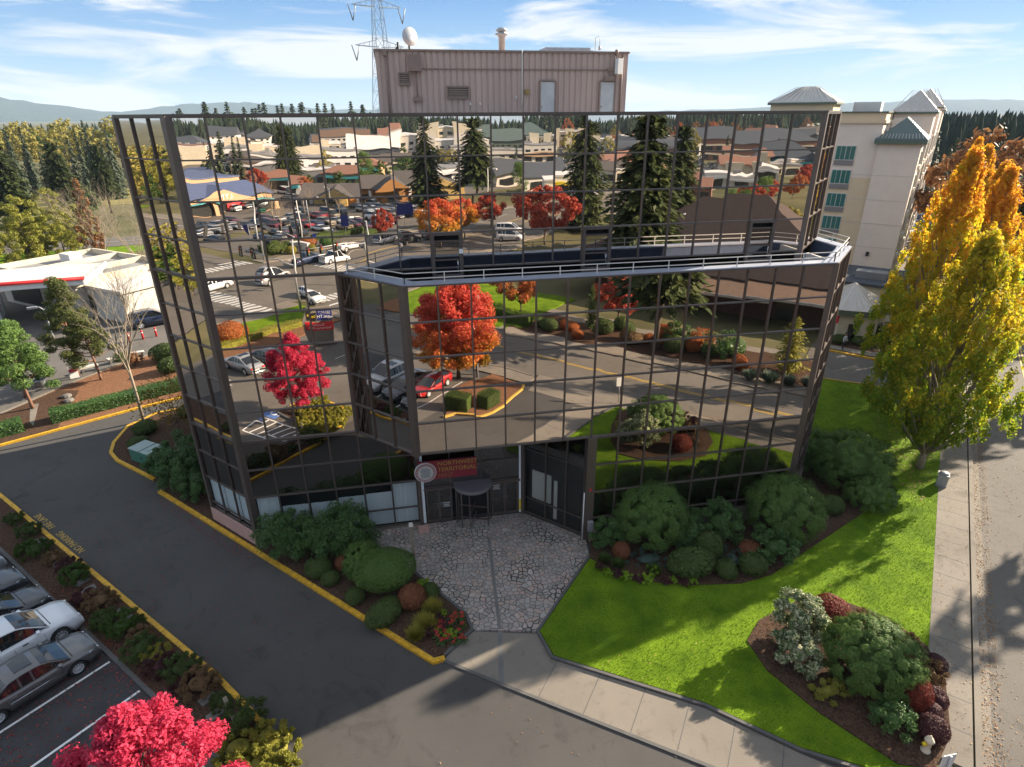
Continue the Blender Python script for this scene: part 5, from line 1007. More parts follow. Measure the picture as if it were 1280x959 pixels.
for i in range(14):
    a_, b_ = r.uniform(62.5, 69), -16 + i * 2.4 + r.random(); x, y = ab(a_, b_); s = r.uniform(1.0, 1.9); n_ = dup(cg, (x, y, .1), i, 'low shrub in the roadside planting before the restaurant', (s, s, s * r.uniform(.8, 1.3)), 'roadside shrubs before the restaurant')
    repaint(n_kids[n_.name], 'leaf_box', r.choice(('leaf_box', 'leaf_heath', 'leaf_laurel', 'leaf_rust')))
fB = conifer('fir_tree', 'giant dark fir leaning at the roadside before the brown-roofed restaurant', 22.0, 4.7, 56, 12, 'needle_fir', 'bark', 141, droop=.42, spray=.75, dens=17, base=.29, power=.42, twigw=.5); fB.location = (33.6, -30.0, .1)
fA = conifer('fir_tree', 'giant fir standing alone beyond the restaurant roof', 22.0, 5.6, 56, 12, 'needle_fir', 'bark', 142, droop=.4, spray=.75, dens=17, base=.06, power=.42, twigw=.5); fA.location = (46.6, -91.5, 0)
dup(fA, (17.6, -133, 0), 1, 'left of two tall firs by the yellow gabled diner', (1.0, 1.0, 1.0)); dup(fB, (28.5, -129, 0), 2, 'right of two tall firs by the yellow gabled diner', (1.05, 1.05, 1.0))
dup(fA, (-27.5, -205, 0), 3, 'tall fir behind the blue roofed hall', .95); dup(fB, (-62, -160, 0), 1.4, 'dense fir left of the blue roofed hall', .9); dup(fA, (-70, -152, 0), 2.4, 'fir at the far left behind the blue roofed hall', .85)
dup(fB, (55.5, -69.0, .1), 1.7, 'fir standing close behind the brown-roofed restaurant', .9)
m2 = broadleaf('maple_tree', 'rust maple across the road behind the flame maple', 5.6, 3.0, 1.6, 40, 6500, .15, 'leaf_rust', 'bark', seed=151, rtrunk=.11); m2.location = (22.6, -45.8, .1)
dup(m2, (33.0, -39.0, .1), 1, 'rust red maple at the corner of the restaurant wall', 1.0); dup(m2, (16.4, -80.5, .1), 2, 'orange gold maple on the far corner of the junction', 1.55)
dup(m2, (36, -80.5, 0), 3, 'tall dark red maple behind the orange gold one', 1.9); dup(m2, (28, -96, 0), 4, 'red maple beside the white van', 1.3); dup(m2, (5.9, -96.5, 0), 2.2, 'slim red maple in the diner car park', (.7, .7, 1.0)); dup(m2, (21, -88, 0), .4, 'yellow-orange maple next to the junction corner', 1.35)
for n__ in [o for o in bpy.data.objects if o.get('label', '').startswith(('rust red maple at the corner', 'tall dark red maple', 'red maple beside', 'slim red maple'))]: repaint(n_kids[n__.name], 'leaf_rust', 'leaf_red')
for n__ in [o for o in bpy.data.objects if o.get('label', '').startswith(('orange gold maple', 'yellow-orange maple'))]: repaint(n_kids[n__.name], 'leaf_rust', 'leaf_flame')
fr = [(-33, -183, 1.6, 'crimson maple beside the blue roofed hall'), (-22, -190, 1.3, 'rust maple right of the blue roofed hall'), (88, -100, 1.5, 'rust maple along the road to the shops'), (100, -112, 1.3, 'second rust maple along the road to the shops'), (120, -128, 1.3, 'maple near the dark hip-roofed diner'), (136, -147, 1.5, 'red maple where the road climbs'), (152, -158, 1.5, 'red maple farther up the climbing road')]
for i, (x, y, s, lb) in enumerate(fr): n__ = dup(m2, (x, y, 0), i, lb, s * .85); repaint(n_kids[n__.name], 'leaf_rust', ('leaf_red', 'leaf_rust', 'leaf_red')[i % 3])
pE = pine('pine_tree', 'bushy pine behind the restaurant roof', 8.0, 3.6, 'needle_pine', 'bark', seed=161, ncl=24, nl=5200, size=.18); pE.location = (93, -104, 0)
dup(pE, (74, -84, 0), 1, 'dark pine at the back of the brown roof', 1.0); dup(pE, (80, -88, 0), 2, 'second dark pine at the back of the brown roof', .9); dup(pE, (44, -150, 0), 2, 'pine between the far car parks', 1.2); dup(pE, (1, -170, 0), 3, 'broad dark pine behind the orange diner', 1.6); dup(pE, (14, -172, 0), 4, 'second broad dark pine behind the orange diner', 1.3)
yb = dup(m2, (86, -80, 0), 1, 'golden bush tree at the right end of the brown roof', (1.1, 1.1, .9)); repaint(n_kids[yb.name], 'leaf_rust', 'leaf_goldwood')
for i, (x, y, s, lb) in enumerate(((-19, -118, .8, 'bare tree in the diner car park near the blue hall'), (-12, -125, .7, 'thin bare tree in the diner car park'), (-4, -118, .55, 'small bare tree in front of the diner cars'), (-14, -98, .7, 'bare street tree beside the hall entrance'))): dup(bt, (x, y, 0), i, lb, s)
# lawn texture, fallen leaves, mulch chips
def inside(pts, n, seed, holes=()):
    g = np.random.default_rng(seed); P = np.array(pts); lo, hi = P.min(0), P.max(0); out = []
    def ins(q, pl):
        pl = np.array(pl); x, y = q[:, 0], q[:, 1]; c = np.zeros(len(q), bool); j = len(pl) - 1
        for i in range(len(pl)):
            cond = ((pl[i, 1] > y) != (pl[j, 1] > y)) & (x < (pl[j, 0] - pl[i, 0]) * (y - pl[i, 1]) / (pl[j, 1] - pl[i, 1] + 1e-12) + pl[i, 0]); c ^= cond; j = i
        return c
    while sum(len(o) for o in out) < n:
        q = lo + (hi - lo) * g.random((n, 2)); k = ins(q, P)
        for h in holes: k &= ~ins(q, h)
        out.append(q[k])
    return np.concatenate(out)[:n]
q = inside(LAWN, 60000, 5, [BEDR, BEDI]); n_ = len(q); G = np.random.default_rng(77); c = np.concatenate([q, np.full((n_, 1), .12)], 1); tt = G.normal(0, .55, (n_, 3)); tt[:, 2] = 1; nn = G.normal(0, 1, (n_, 3)); nn[:, 2] *= .4; l = .028 + .03 * G.random(n_)
o = link('grass', quads_mesh('grass', c, nn, tt, l, np.full(n_, .012), 'grass_blade')); tag(o, 'short bright green grass blades of the lawn beside the building', 'grass', kind='stuff')
def litter(name, label, pts, m, n, size, z, seed, holes=()):
    q = inside(pts, n, seed, holes); g = np.random.default_rng(seed); c = np.concatenate([q, np.full((n, 1), z) + g.random((n, 1)) * .02], 1); nn = g.normal(0, .35, (n, 3)); nn[:, 2] = 1; o = link(name, quads_mesh(name, c, nn, g.normal(0, 1, (n, 3)), size * (.5 + .8 * g.random(n)), size * .6 * (.5 + .8 * g.random(n)), m)); tag(o, label, 'leaves', kind='stuff')
litter('fallen_leaves', 'brown and cream leaves blown along the street gutter', strip(46.3, 47.6, 9.5, 60), 'fallen_leaf', 3000, .04, .02, 1); litter('fallen_leaves', 'leaves scattered thinly over the street surface', strip(47.2, 51, 9.5, 70), 'fallen_leaf', 700, .042, .012, 2); litter('fallen_leaves', 'leaves scattered on the concrete sidewalk', strip(44.1, 46.2, 10, 60), 'fallen_leaf', 520, .038, .125, 3)
litter('fallen_leaves', 'tan leaves dotted over the lawn', LAWN, 'fallen_leaf', 600, .04, .15, 4, [BEDR, BEDI]); litter('fallen_leaves', 'tan leaves under the hornbeams on the lawn', [(39, -4), (44, .2), (48, 5), (45, 7), (40, 3)], 'fallen_leaf', 900, .06, .14, 5)
litter('fallen_leaves', 'red maple leaves on the parking strip', abp((-8, -9.2), (8, -9.2), (8, -12.5), (-8, -12.2)), 'fallen_red', 900, .045, .12, 6); litter('fallen_leaves', 'red maple leaves on the parking bays', abp((-2, -12), (9, -12), (10, -21), (2, -21)), 'fallen_red', 900, .05, .03, 7); litter('fallen_leaves', 'red leaf specks on the dark drive', abp((-16, -8.6), (9, -8.6), (9, -1), (-16, -1)), 'fallen_red', 320, .045, .012, 8); litter('fallen_leaves', 'red leaves along the left yellow kerb', [(-6.8, 6.2), (.2, -1.2), (0, -1.9), (-7.2, 5.6)], 'fallen_red', 260, .045, .012, 9)
litter('fallen_leaves', 'pale leaves on the turning area', [(12, -12), (20, -20), (16, -24), (6, -16)], 'fallen_leaf', 90, .035, .02, 10)
for i, (nm_, pts, hl) in enumerate((('left entrance', BEDL, ()), ('right entrance', BEDR, ()), ('lawn island', BEDI, ()), ('parking strip', BEDP, ()), ('west corner', BEDW, ()))):
    litter('bark_chips', 'brown bark chips covering the ' + nm_ + ' bed', pts, 'fallen_leaf' if i == 9 else 'bark', 2600, .045, .15, 20 + i)
# ------------------------------------------------------------------ vehicles
def interp(tab, x):
    if x <= tab[0][0]: return tab[0][1]
    for (x0, y0), (x1, y1) in zip(tab, tab[1:]):
        if x <= x1: return y0 + (y1 - y0) * (x - x0) / (x1 - x0)
    return tab[-1][1]
CARS = dict(
 sedan=dict(L=4.85, W=1.86, top=[(-2.42, .62), (-2.36, .90), (-2.1, 1.0), (-1.3, 1.02), (-.6, .97), (.9, .95), (1.3, .93), (2.0, .84), (2.3, .74), (2.42, .60)], roof=[(-1.72, 1.0), (-1.25, 1.24), (-.72, 1.42), (-.2, 1.46), (.35, 1.43), (.75, 1.28), (1.32, .94)], axle=(-1.42, 1.42), wr=.33, glass=(-1.72, 1.32), flat=(-.80, .40)),
 hatch=dict(L=4.2, W=1.78, top=[(-2.1, .60), (-2.05, .95), (-1.6, 1.0), (.7, .98), (1.2, .94), (1.8, .80), (2.02, .66), (2.1, .5)], roof=[(-1.98, 1.0), (-1.7, 1.3), (-1.3, 1.46), (-.4, 1.5), (.2, 1.46), (1.12, .96)], axle=(-1.25, 1.28), wr=.31, glass=(-1.98, 1.12), flat=(-1.35, .25)),
 suv=dict(L=4.85, W=1.94, top=[(-2.42, .70), (-2.36, 1.08), (-1.9, 1.14), (.8, 1.10), (1.15, 1.08), (1.9, 1.0), (2.3, .84), (2.42, .58)], roof=[(-2.28, 1.13), (-1.95, 1.52), (-1.6, 1.67), (-.5, 1.72), (.15, 1.67), (.55, 1.5), (1.18, 1.08)], axle=(-1.42, 1.45), wr=.37, glass=(-2.28, 1.18), flat=(-1.66, .20)),
 van=dict(L=5.1, W=1.98, top=[(-2.55, .80), (-2.5, 1.15), (1.4, 1.12), (1.9, 1.05), (2.4, .9), (2.55, .6)], roof=[(-2.5, 1.15), (-2.42, 1.85), (-2.2, 1.98), (.2, 2.0), (.75, 1.88), (1.75, 1.1)], axle=(-1.5, 1.6), wr=.35, glass=(-2.5, 1.75), flat=(-2.25, .7)),
 pickup=dict(L=5.7, W=1.98, top=[(-2.85, .85), (-2.82, 1.12), (.9, 1.12), (1.3, 1.12), (2.4, 1.06), (2.75, .92), (2.85, .6)], roof=[(-.85, 1.12), (-.75, 1.62), (-.55, 1.78), (.35, 1.80), (.65, 1.68), (1.38, 1.12)], axle=(-1.75, 1.8), wr=.39, glass=(-.85, 1.38), flat=(-.6, .5)))
def car_body_mesh(mb, d, ns=44, mi=0):
    L, Wd = d['L'], d['W']; hw = Wd / 2; a0, a1 = d['axle']; wr = d['wr'] * 1.14; zc = d['wr']; xs = np.linspace(-L / 2, L / 2, ns); rows = []
    for x in xs:
        e = abs(x) / (L / 2); w = hw * (1 - .12 * max(0, (e - .72) / .28) ** 2.2) * (1 if e < .995 else .97); zt = interp(d['top'], x); zb = .24 + .10 * max(0, (e - .8) / .2); za = zb
        for ax in (a0, a1):
            q = abs(x - ax)
            if q < wr: za = max(za, zc + math.sqrt(wr * wr - q * q))
        za = min(za, zt - .14); zm = max(za + .04, zb + (zt - zb) * .45); zs = max(zm + .03, zt - .14)
        rows.append([(x, 0, zb), (x, w * .80, zb), (x, w * .80, za if za > zb + .02 else zb), (x, w * .97, za), (x, w, zm), (x, w * .985, zs), (x, w * .90, zt - .015), (x, w * .55, zt + .015), (x, 0, zt + .028)])
    k = len(rows[0]); vs = [p for r_ in rows for p in r_] + [(p[0], -p[1], p[2]) for r_ in rows for p in r_]; fs = []; o = ns * k
    for i in range(ns - 1):
        for j in range(k - 1):
            a, b_, c_, e_ = i * k + j, i * k + j + 1, (i + 1) * k + j + 1, (i + 1) * k + j; fs.append((a, b_, c_, e_)); fs.append((o + a, o + e_, o + c_, o + b_))
    fs.append(tuple(range(k)) + tuple(o + j for j in range(k - 1, -1, -1))); fs.append(tuple((ns - 1) * k + j for j in range(k - 1, -1, -1)) + tuple(o + (ns - 1) * k + j for j in range(k)))
    mb.add(vs, fs, mi, True)
def cabin(d, gl, rf, gmi=0, rmi=0, pillars=True):
    g0, g1 = d['glass']; f0, f1 = d['flat']; hw = d['W'] / 2; xs = sorted(set([round(float(x), 3) for x in np.linspace(g0, g1, 15)] + [f0, f1])); rows = []
    for x in xs:
        zt = interp(d['roof'], x); zb = min(interp(d['top'], x) - .01, zt - .001); h = max(0, zt - zb); H = 1.0 if d['W'] < 1.9 else 1.1; wb = hw * .90; wt = hw * (.90 - .19 * min(1, h / .5)); rows.append([(x, wb, zb), (x, wt, zt - .04 * min(1, h / .2)), (x, wt * .86, zt), (x, 0, zt + .018)])
    k = 4; n = len(rows); vs = [p for r_ in rows for p in r_] + [(p[0], -p[1], p[2]) for r_ in rows for p in r_]; o = n * k; G_, R_ = [], []
    for i in range(n - 1):
        top = f0 - .001 <= xs[i] and xs[i + 1] <= f1 + .001
        for j in range(3):
            a, b_, c_, e_ = i * k + j, i * k + j + 1, (i + 1) * k + j + 1, (i + 1) * k + j; q = [(a, b_, c_, e_), (o + a, o + e_, o + c_, o + b_)]; (R_ if (top and j > 0) else G_).extend(q)
    gl.add(vs, G_, gmi, False); rf.add(vs, R_, rmi, True)
    if pillars:
        for s in (1, -1):
            i0, i1 = xs.index(f0), xs.index(f1); P = lambda i, j: (rows[i][j][0], s * rows[i][j][1], rows[i][j][2] + .006)
            rf.tube([P(q, 1) for q in range(n)], .035, 5, rmi)
            m_ = (i0 + i1) // 2
            for q in ([m_] if g1 - g0 < 2.5 else [m_ - 1 if m_ > i0 + 1 else m_, m_ + 1]): rf.bar(P(q, 0), P(q, 1), .07, .03, rmi)
            rf.bar(P(1, 0), P(max(i0, 2), 1), .10, .04, rmi)
            rf.tube([P(q, 0) for q in range(n)], .02, 4, rmi)
def wheel_mb(d):
    r_ = d['wr']; t = MB(); t.lathe([(r_ * .62, -.11), (r_ * .93, -.11), (r_, -.07), (r_, .07), (r_ * .93, .11), (r_ * .62, .11), (r_ * .60, .02), (r_ * .60, -.11)], (0, 0, 0), 22, axis='Y', caps=False); t.lathe([(.01, .01), (r_ * .61, .01), (r_ * .61, .02), (.01, .02)], (0, 0, 0), 16, axis='Y'); return t
def rim_mb(d):
    r_ = d['wr']; t = MB(); t.lathe([(r_ * .60, .05), (r_ * .66, .112), (r_ * .60, .112), (r_ * .55, .06)], (0, 0, 0), 20, axis='Y', caps=False); t.lathe([(.001, .07), (r_ * .17, .07), (r_ * .17, .10), (.001, .10)], (0, 0, 0), 10, axis='Y')
    for i in range(10): a = i * .6283; t.bar((r_ * .12 * math.cos(a), .088, r_ * .12 * math.sin(a)), (r_ * .6 * math.cos(a), .095, r_ * .6 * math.sin(a)), .045, .02, up=(0, 1, 0))
    return t
def make_car(kind, paint, label, name='parked_car', cat='car', group=None, sunroof=False, plate=True):
    d = CARS[kind]; L, Wd = d['L'], d['W']; root = thing(name, label, cat, group=group); P = 'paint_' + paint; b = MB(); car_body_mesh(b, d); bo = b.build('body', P, root)
    if kind == 'pickup':
        k = MB(); k.box((-1.85, 0, 1.13), (1.75, 1.62, .05)); k.build('cargo_bed', 'black', root)
        k = MB()
        for s in (1, -1): k.bar((-2.8, s * .9, 1.18), (-.95, s * .9, 1.18), .12, .12)
        k.bar((-2.8, -.9, 1.18), (-2.8, .9, 1.18), .1, .118); k.build('bed_rail', P, root)
    g, r_ = MB(), MB(); cabin(d, g, r_); g.build('window_glass', 'car_glass', root); r_.build('roof', P, root)
    wm = None
    for x in d['axle']:
        for s in (1, -1):
            if wm is None:
                w = wheel_mb(d).build('wheel', 'rubber', root); rm = rim_mb(d).build('rim', 'rim', w); wm = (w, rm)
            else: w = link('wheel', wm[0].data, root); link('rim', wm[1].data, w)
            w.location = (x, s * (Wd / 2 - .115), d['wr']); w.rotation_euler = (0, 0, 0 if s > 0 else math.pi)
    zf = interp(d['top'], L / 2 - .2) - .13; zr = interp(d['top'], -L / 2 + .1) - .14
    for s in (1, -1):
        k = MB(); k.box((L / 2 - .28, s * Wd * .395, zf + .03), (.44, .17, .14), rot=Matrix.Rotation(-s * .42, 3, 'Z') @ Matrix.Rotation(.22, 3, 'Y')); k.build('headlight', 'lamp_clear', root)
        k = MB(); k.box((-L / 2 + .075, s * Wd * .36, zr), (.10, .30, .15), rz=-s * .22); k.build('taillight', 'lamp_red', root)
        k = MB(); xm = d['glass'][1] - .42; k.box((xm, s * (Wd / 2 + .07), interp(d['top'], xm) + .07), (.12, .2, .13), rz=s * .15); k.build('wing_mirror', P, root)
        k = MB()
        k.tube([(d['axle'][1] - .5, s * (Wd / 2 - .012), .60), (d['axle'][0] + .5, s * (Wd / 2 - .012), .62)], .022, 5)
        k.build('side_moulding', 'black' if paint in ('white', 'silver', 'red') else 'chrome', root)
        for xd in (.25, -.75): k = MB(); k.box((xd, s * (Wd / 2 - .005), .82 if kind in ('sedan', 'hatch') else .93), (.2, .05, .035)); k.build('door_handle', 'black' if paint in ('white', 'silver', 'red') else 'chrome', root)
    for s in (1, -1):
        for xd in (d['axle'][1] - .48, (d['axle'][0] + d['axle'][1]) / 2 - .12, d['axle'][0] + .45):
            if kind == 'pickup' and xd < -1: continue
            zt_ = interp(d['top'], xd) - .16; k = MB(); k.bar((xd, s * (Wd / 2 - .028), .42), (xd - .02, s * (Wd / 2 - .004), .62), .012, .02); k.bar((xd - .02, s * (Wd / 2 - .004), .62), (xd - .03, s * (Wd / 2 - .012), zt_), .012, .02); k.build('door_seam', 'black', root)
    k = MB(); xh = d['glass'][1] + .06
    k.tube([(xh + .05, y_, interp(d['top'], xh) + .022 - abs(y_) * .03) for y_ in np.linspace(-Wd * .38, Wd * .38, 7)], .02, 4); k.build('wiper_cowl', 'black', root)
    k = MB(); k.box((L / 2 - .05, 0, zf - .08), (.06, Wd * .42, .13)); k.box((L / 2 - .03, 0, .36), (.06, Wd * .6, .12)); k.build('grille', 'black', root)
    k = MB(); k.box((L / 2 - .015, 0, .50), (.04, .45, .11)); k.box((-L / 2 + .005, 0, zr - .12), (.04, .45, .12)); k.build('license_plate', 'white_worn', root)
    if sunroof: k = MB(); xa = (d['flat'][0] + d['flat'][1]) / 2 + .1; k.box((xa, 0, interp(d['roof'], xa) + .018), (.62, .8, .025)); k.build('sunroof', 'car_glass', root)
    return root
def far_car_mesh(kind, paint='white'):
    d = CARS[kind]; b = MB(); car_body_mesh(b, d, 16); g = MB(); cabin(d, b, b, 1, 0, False)
    for x in d['axle']:
        for s in (1, -1): b.lathe([(.01, -.1), (d['wr'], -.1), (d['wr'], .1), (.01, .1)], (x, s * (d['W'] / 2 - .1), d['wr']), 10, mi=2, axis='Y')
    me = b.build('tmp', ['paint_white', 'car_glass', 'rubber']); m = me.data; bpy.data.objects.remove(me); return m
NE = R(45)
def stall(a, nose_b, L): x, y = ab(a, nose_b - L / 2 * math.sqrt(2)); return (x, y, .01)
c1 = make_car('sedan', 'grey', 'dark grey sedan with sunroof parked nearest the painted bay line', sunroof=True); c1.location = stall(.2, -12.0, 4.85); c1.rotation_euler.z = NE
c2 = make_car('suv', 'white', 'white crossover with dark sunroof between the grey and the black sedan', sunroof=True); c2.scale = (1.03, 1.03, 1.08); c2.location = stall(-3.4, -11.6, 4.85); c2.rotation_euler.z = NE
c3 = make_car('sedan', 'black', 'shiny black sedan left of the white crossover'); c3.location = stall(-7.1, -11.9, 4.85); c3.rotation_euler.z = NE
def paint_copy(src, old, new, loc, rz, label, group=None, scale=None):
    n = dup(src, loc, rz, label, scale, group); repaint(n_kids[n.name], 'paint_' + old, 'paint_' + new); return n
paint_copy(c3, 'black', 'charcoal', stall(-10.7, -12.1, 4.85), NE, 'charcoal blue sedan second from the far end of the row'); paint_copy(c2, 'white', 'silver', stall(-14.3, -12.3, 4.85), NE, 'pale silver-white car at the far end of the row')
c4 = make_car('hatch', 'red', 'red hatchback at the end of the row under the flame maple'); c4.location = (*ab(35.6, -14.0), .01); c4.rotation_euler.z = R(135)
paint_copy(c1, 'grey', 'silver', (*ab(35.0, -17.7), .01), R(135), 'silver grey sedan beside the red hatchback'); paint_copy(c4, 'red', 'white', (*ab(34.4, -21.2), .01), R(135), 'white hatchback two bays from the red one'); paint_copy(c1, 'grey', 'white', (*ab(35.2, -25.4), .01), R(135), 'white sedan at the far end of the red hatchback row')
paint_copy(c1, 'grey', 'silver', (*ab(20.6, -33.4), .01), R(-135), 'silver sedan with its tail lights towards the building, beside the crimson maple lot'); paint_copy(c3, 'black', 'charcoal', (*ab(24.3, -33.0), .01), R(-135), 'charcoal sedan parked right of the silver one facing the hedge'); paint_copy(c2, 'white', 'navy', (*ab(2, -34), .01), R(-135), 'navy crossover in the hedge row far along the lot'); paint_copy(c3, 'black', 'grey', (*ab(-9, -33.6), .01), R(-135), 'grey sedan alone at the far end of the hedge row')
pk = make_car('pickup', 'white', 'white pickup truck waiting at the junction', 'pickup_truck', 'pickup'); pk.location = (-.9, -72.3, .02); pk.rotation_euler.z = R(-45)
paint_copy(pk, 'white', 'navy', (-5.4, -71.5, .02), R(-45), 'dark blue pickup crossing in front of the white pickup')
v1 = make_car('van', 'white', 'white van parked by the red maples across the junction', 'van', 'van'); v1.location = (31.6, -91, .02); v1.rotation_euler.z = R(20)
sv = paint_copy(c2, 'white', 'silver', (-9.4, -62.2, .02), R(-45), 'silver SUV in the middle of the junction'); sv['category'] = 'car'
paint_copy(c4, 'red', 'white', (-2.4, -50.2, .02), R(45), 'white hatchback stopped at the mouth of the side road'); paint_copy(c1, 'grey', 'white', (1.0, -81.3, .02), R(-45), 'white sedan waiting behind the white pickup')
paint_copy(v1, 'white', 'white', (7.2, -82.6, .02), R(-45), 'white van waiting in the arterial queue', scale=.95); paint_copy(c2, 'white', 'charcoal', (10.6, -88.6, .02), R(-45), 'dark SUV in the arterial queue behind the white van'); paint_copy(c2, 'white', 'black', (15.4, -92.2, .02), R(-45), 'black SUV last in the arterial queue'); paint_copy(c3, 'black', 'white', (-16.5, -57.5, .02), R(-45), 'white sedan on the near lanes left of the junction')
paint_copy(c2, 'white', 'navy', (-19.5, 43.5, .06), R(30), 'dark blue SUV on the forecourt beyond the bare tree')
# parked cars that are only a few pixels tall: one mesh each
FM = {k: far_car_mesh(k) for k in CARS}; r = random.Random(17); seen = {}
def far_car(x, y, rz, where):
    kd = r.choices(['sedan', 'suv', 'hatch', 'van', 'pickup'], [5, 4, 3, 1, 1])[0]; pc = r.choices(list(PAINTS), [9, 6, 3, 4, 5, 3, 3, 1, 2, 2, 2])[0]; o = link('parked_car', FM[kd], None, (x, y, .02), rz); o.material_slots[0].link = 'OBJECT'; o.material_slots[0].material = MATS['paint_' + pc]
    wd = {'van': 'van', 'suv': 'SUV', 'hatch': 'hatchback', 'sedan': 'sedan', 'pickup': 'pickup'}[kd]; key = f'{pc} {wd} parked {where}'; tag(o, key, 'car', 'cars parked ' + where)
def row(a0, a1, b, st, rz, where, fill=.68):
    n = int(abs(a1 - a0) / st)
    for i in range(n):
        if r.random() < fill: far_car(*ab(a0 + i * st, b + r.uniform(-.3, .3)), rz + (math.pi if r.random() < .3 else 0) + r.uniform(-.03, .03), where)
def rowb(a, b0, b1, st, rz, where, fill=.68):
    n = int(abs(b1 - b0) / st)
    for i in range(n):
        if r.random() < fill: far_car(*ab(a + r.uniform(-.3, .3), b0 + i * st), rz + (math.pi if r.random() < .3 else 0), where)
D45 = R(45)
row(76, 140, -108, 3.9, D45, 'in the front row of the diner car park'); row(70, 150, -118, 3.9, D45, 'in the second row of the diner car park'); row(66, 155, -130, 3.9, D45, 'before the orange diner'); row(80, 170, -141, 3.9, D45, 'beside the orange diner', .7)
row(-22, 40, -112, 3.9, D45, 'outside the blue roofed hall', .5); row(-60, 38, -128, 3.9, D45, 'in the second row at the blue roofed hall', .5)
row(100, 230, -165, 4.2, D45, 'in the rows behind the diner', .6); row(110, 260, -182, 4.2, D45, 'in the far rows behind the diner', .6); row(120, 300, -205, 4.4, D45, 'by the white flat-roofed shop', .55); row(150, 330, -240, 4.8, D45, 'before the long shopping arcade', .5); row(170, 350, -262, 4.8, D45, 'close to the long shopping arcade', .45)
for a in np.arange(-75, -15, 4.2): far_car(*ab(110, 118 + a + 40), -D45, 'in the car park beyond the hotel') if r.random() < .7 else None
for i in range(9): far_car(92 + i * 3.1, 77 + i * 3.3, R(-40), 'behind the hornbeams beyond the hotel')
for i in range(7): far_car(104 + i * 3.1, 66 + i * 3.3, R(-40), 'beside the dark trees at the right edge')

# far car parks: past 300 cars, one mass of small cars
k = MB(); r = random.Random(77); cols = ['paint_white', 'paint_silver', 'paint_grey', 'paint_black', 'paint_red', 'paint_navy', 'paint_tan']
def mini(x, y, rz, ci):
    M = Matrix.Rotation(rz, 3, 'Z'); c = Vector((x, y, 0)); k.box(c + Vector((0, 0, .62)), (4.5, 1.8, .65), rot=M, mi=ci); hx = [(-1.7, .8), (1.2, .8), (.6, .62), (-1.2, .62)]
    vs = [c + M @ Vector((a, s * w, z)) for a, w, z in ((-1.8, .82, .95), (1.2, .82, .95), (.5, .62, 1.45), (-1.2, .62, 1.45)) for s in (-1, 1)]; k.add(vs, [(0, 2, 4, 6), (1, 7, 5, 3), (4, 5, 7, 6), (2, 3, 5, 4), (0, 6, 7, 1)], 7)
def minirow(x0, y0, ang, n, fill=.7):
    d = Vector((math.cos(ang), math.sin(ang)))
    for i in range(n):
        if r.random() < fill: p = Vector((x0, y0)) + d * i * 2.8; mini(p.x, p.y, ang + math.pi / 2 + r.uniform(-.03, .03), r.choices(range(7), [8, 6, 3, 4, 2, 2, 1])[0])
for j in range(9): minirow(-70, -196 - j * 12, R(-3), 34); 
for j in range(7): minirow(30, -226 - j * 10, R(4), 30, .65)
for j in range(7): minirow(120, -235 - j * 10, R(10), 44, .7)
for j in range(6): minirow(60, -330 - j * 11, R(6), 40, .6)
for j in range(5): minirow(-60, -312 - j * 11, R(0), 34, .6)
for j in range(5): minirow(190, -250 - j * 12, R(18), 40, .55)
tag(k.build('distant_parked_cars', cols + ['car_glass']), 'rows of tiny parked cars filling the far mall car parks', 'cars', kind='stuff')
# ------------------------------------------------------------------ neighbouring buildings
# hotel: long block on the 45 degree street grid
hotel = thing('hotel_building', 'six-storey cream hotel with teal windows and hipped seam-metal roofs', 'hotel', (70.5, 36.5, 0), R(-45))
# local frame: x along the window front (towards the camera-right corner), -y is the window front
def hb_(c, s, m, nm_): k = MB(); k.box(c, s); return k.build(nm_, m, hotel)
k = MB(); k.box((-22.2, 7.5, 7.2), (35.4, 13.2, 14.4)); k.build('lower_wall', 'hotel_lower', hotel)
k = MB(); k.box((-22.2, 7.5, 17.7), (35.4, 13.202, 6.6)); k.build('upper_wall', 'hotel_upper', hotel)
k = MB(); k.box((-22.2, 7.5, 20.9), (35.9, 13.7, .35)); k.box((-22.2, 7.5, 21.5), (35.6, 13.4, .9)); k.build('cornice', 'hotel_lower', hotel)
k = MB(); k.box((-22.2, 7.5, 21.98), (36.0, 13.8, .14)); k.build('parapet_cap', 'hotel_green', hotel)
k = MB(); k.box((-2.28, 36, 9.4), (4.5, 71, 18.8)); k.build('wing_wall', 'hotel_upper', hotel)
k = MB()
for z in (3.2, 6.1, 9.0, 11.9, 14.8): k.box((-2.28, .485, z), (4.51, .04, .05)); k.box((-22.2, .885, z), (35.4, .04, .05))
k.build('wall_joint', 'hotel_trim', hotel)
k = MB(); k.hip(-4.9, .35, .1, 8, 19.0, 2.4, over=.1, th=.55); k.build('bay_roof', 'seam_green', hotel)
k = MB(); k.box((-2.28, 4, 18.62), (5.2, 8.2, .34)); k.build('bay_fascia', 'hotel_green', hotel)
k = MB()
for i in range(14): x = -4.7 + i * .36; k.bar((x, .0, 19.08), (max(-3.6, min(-1.1, x * .55 - 1.02)), 3.1, 21.3), .05, .05)
k.build('roof_seam', 'seam_metal', hotel)
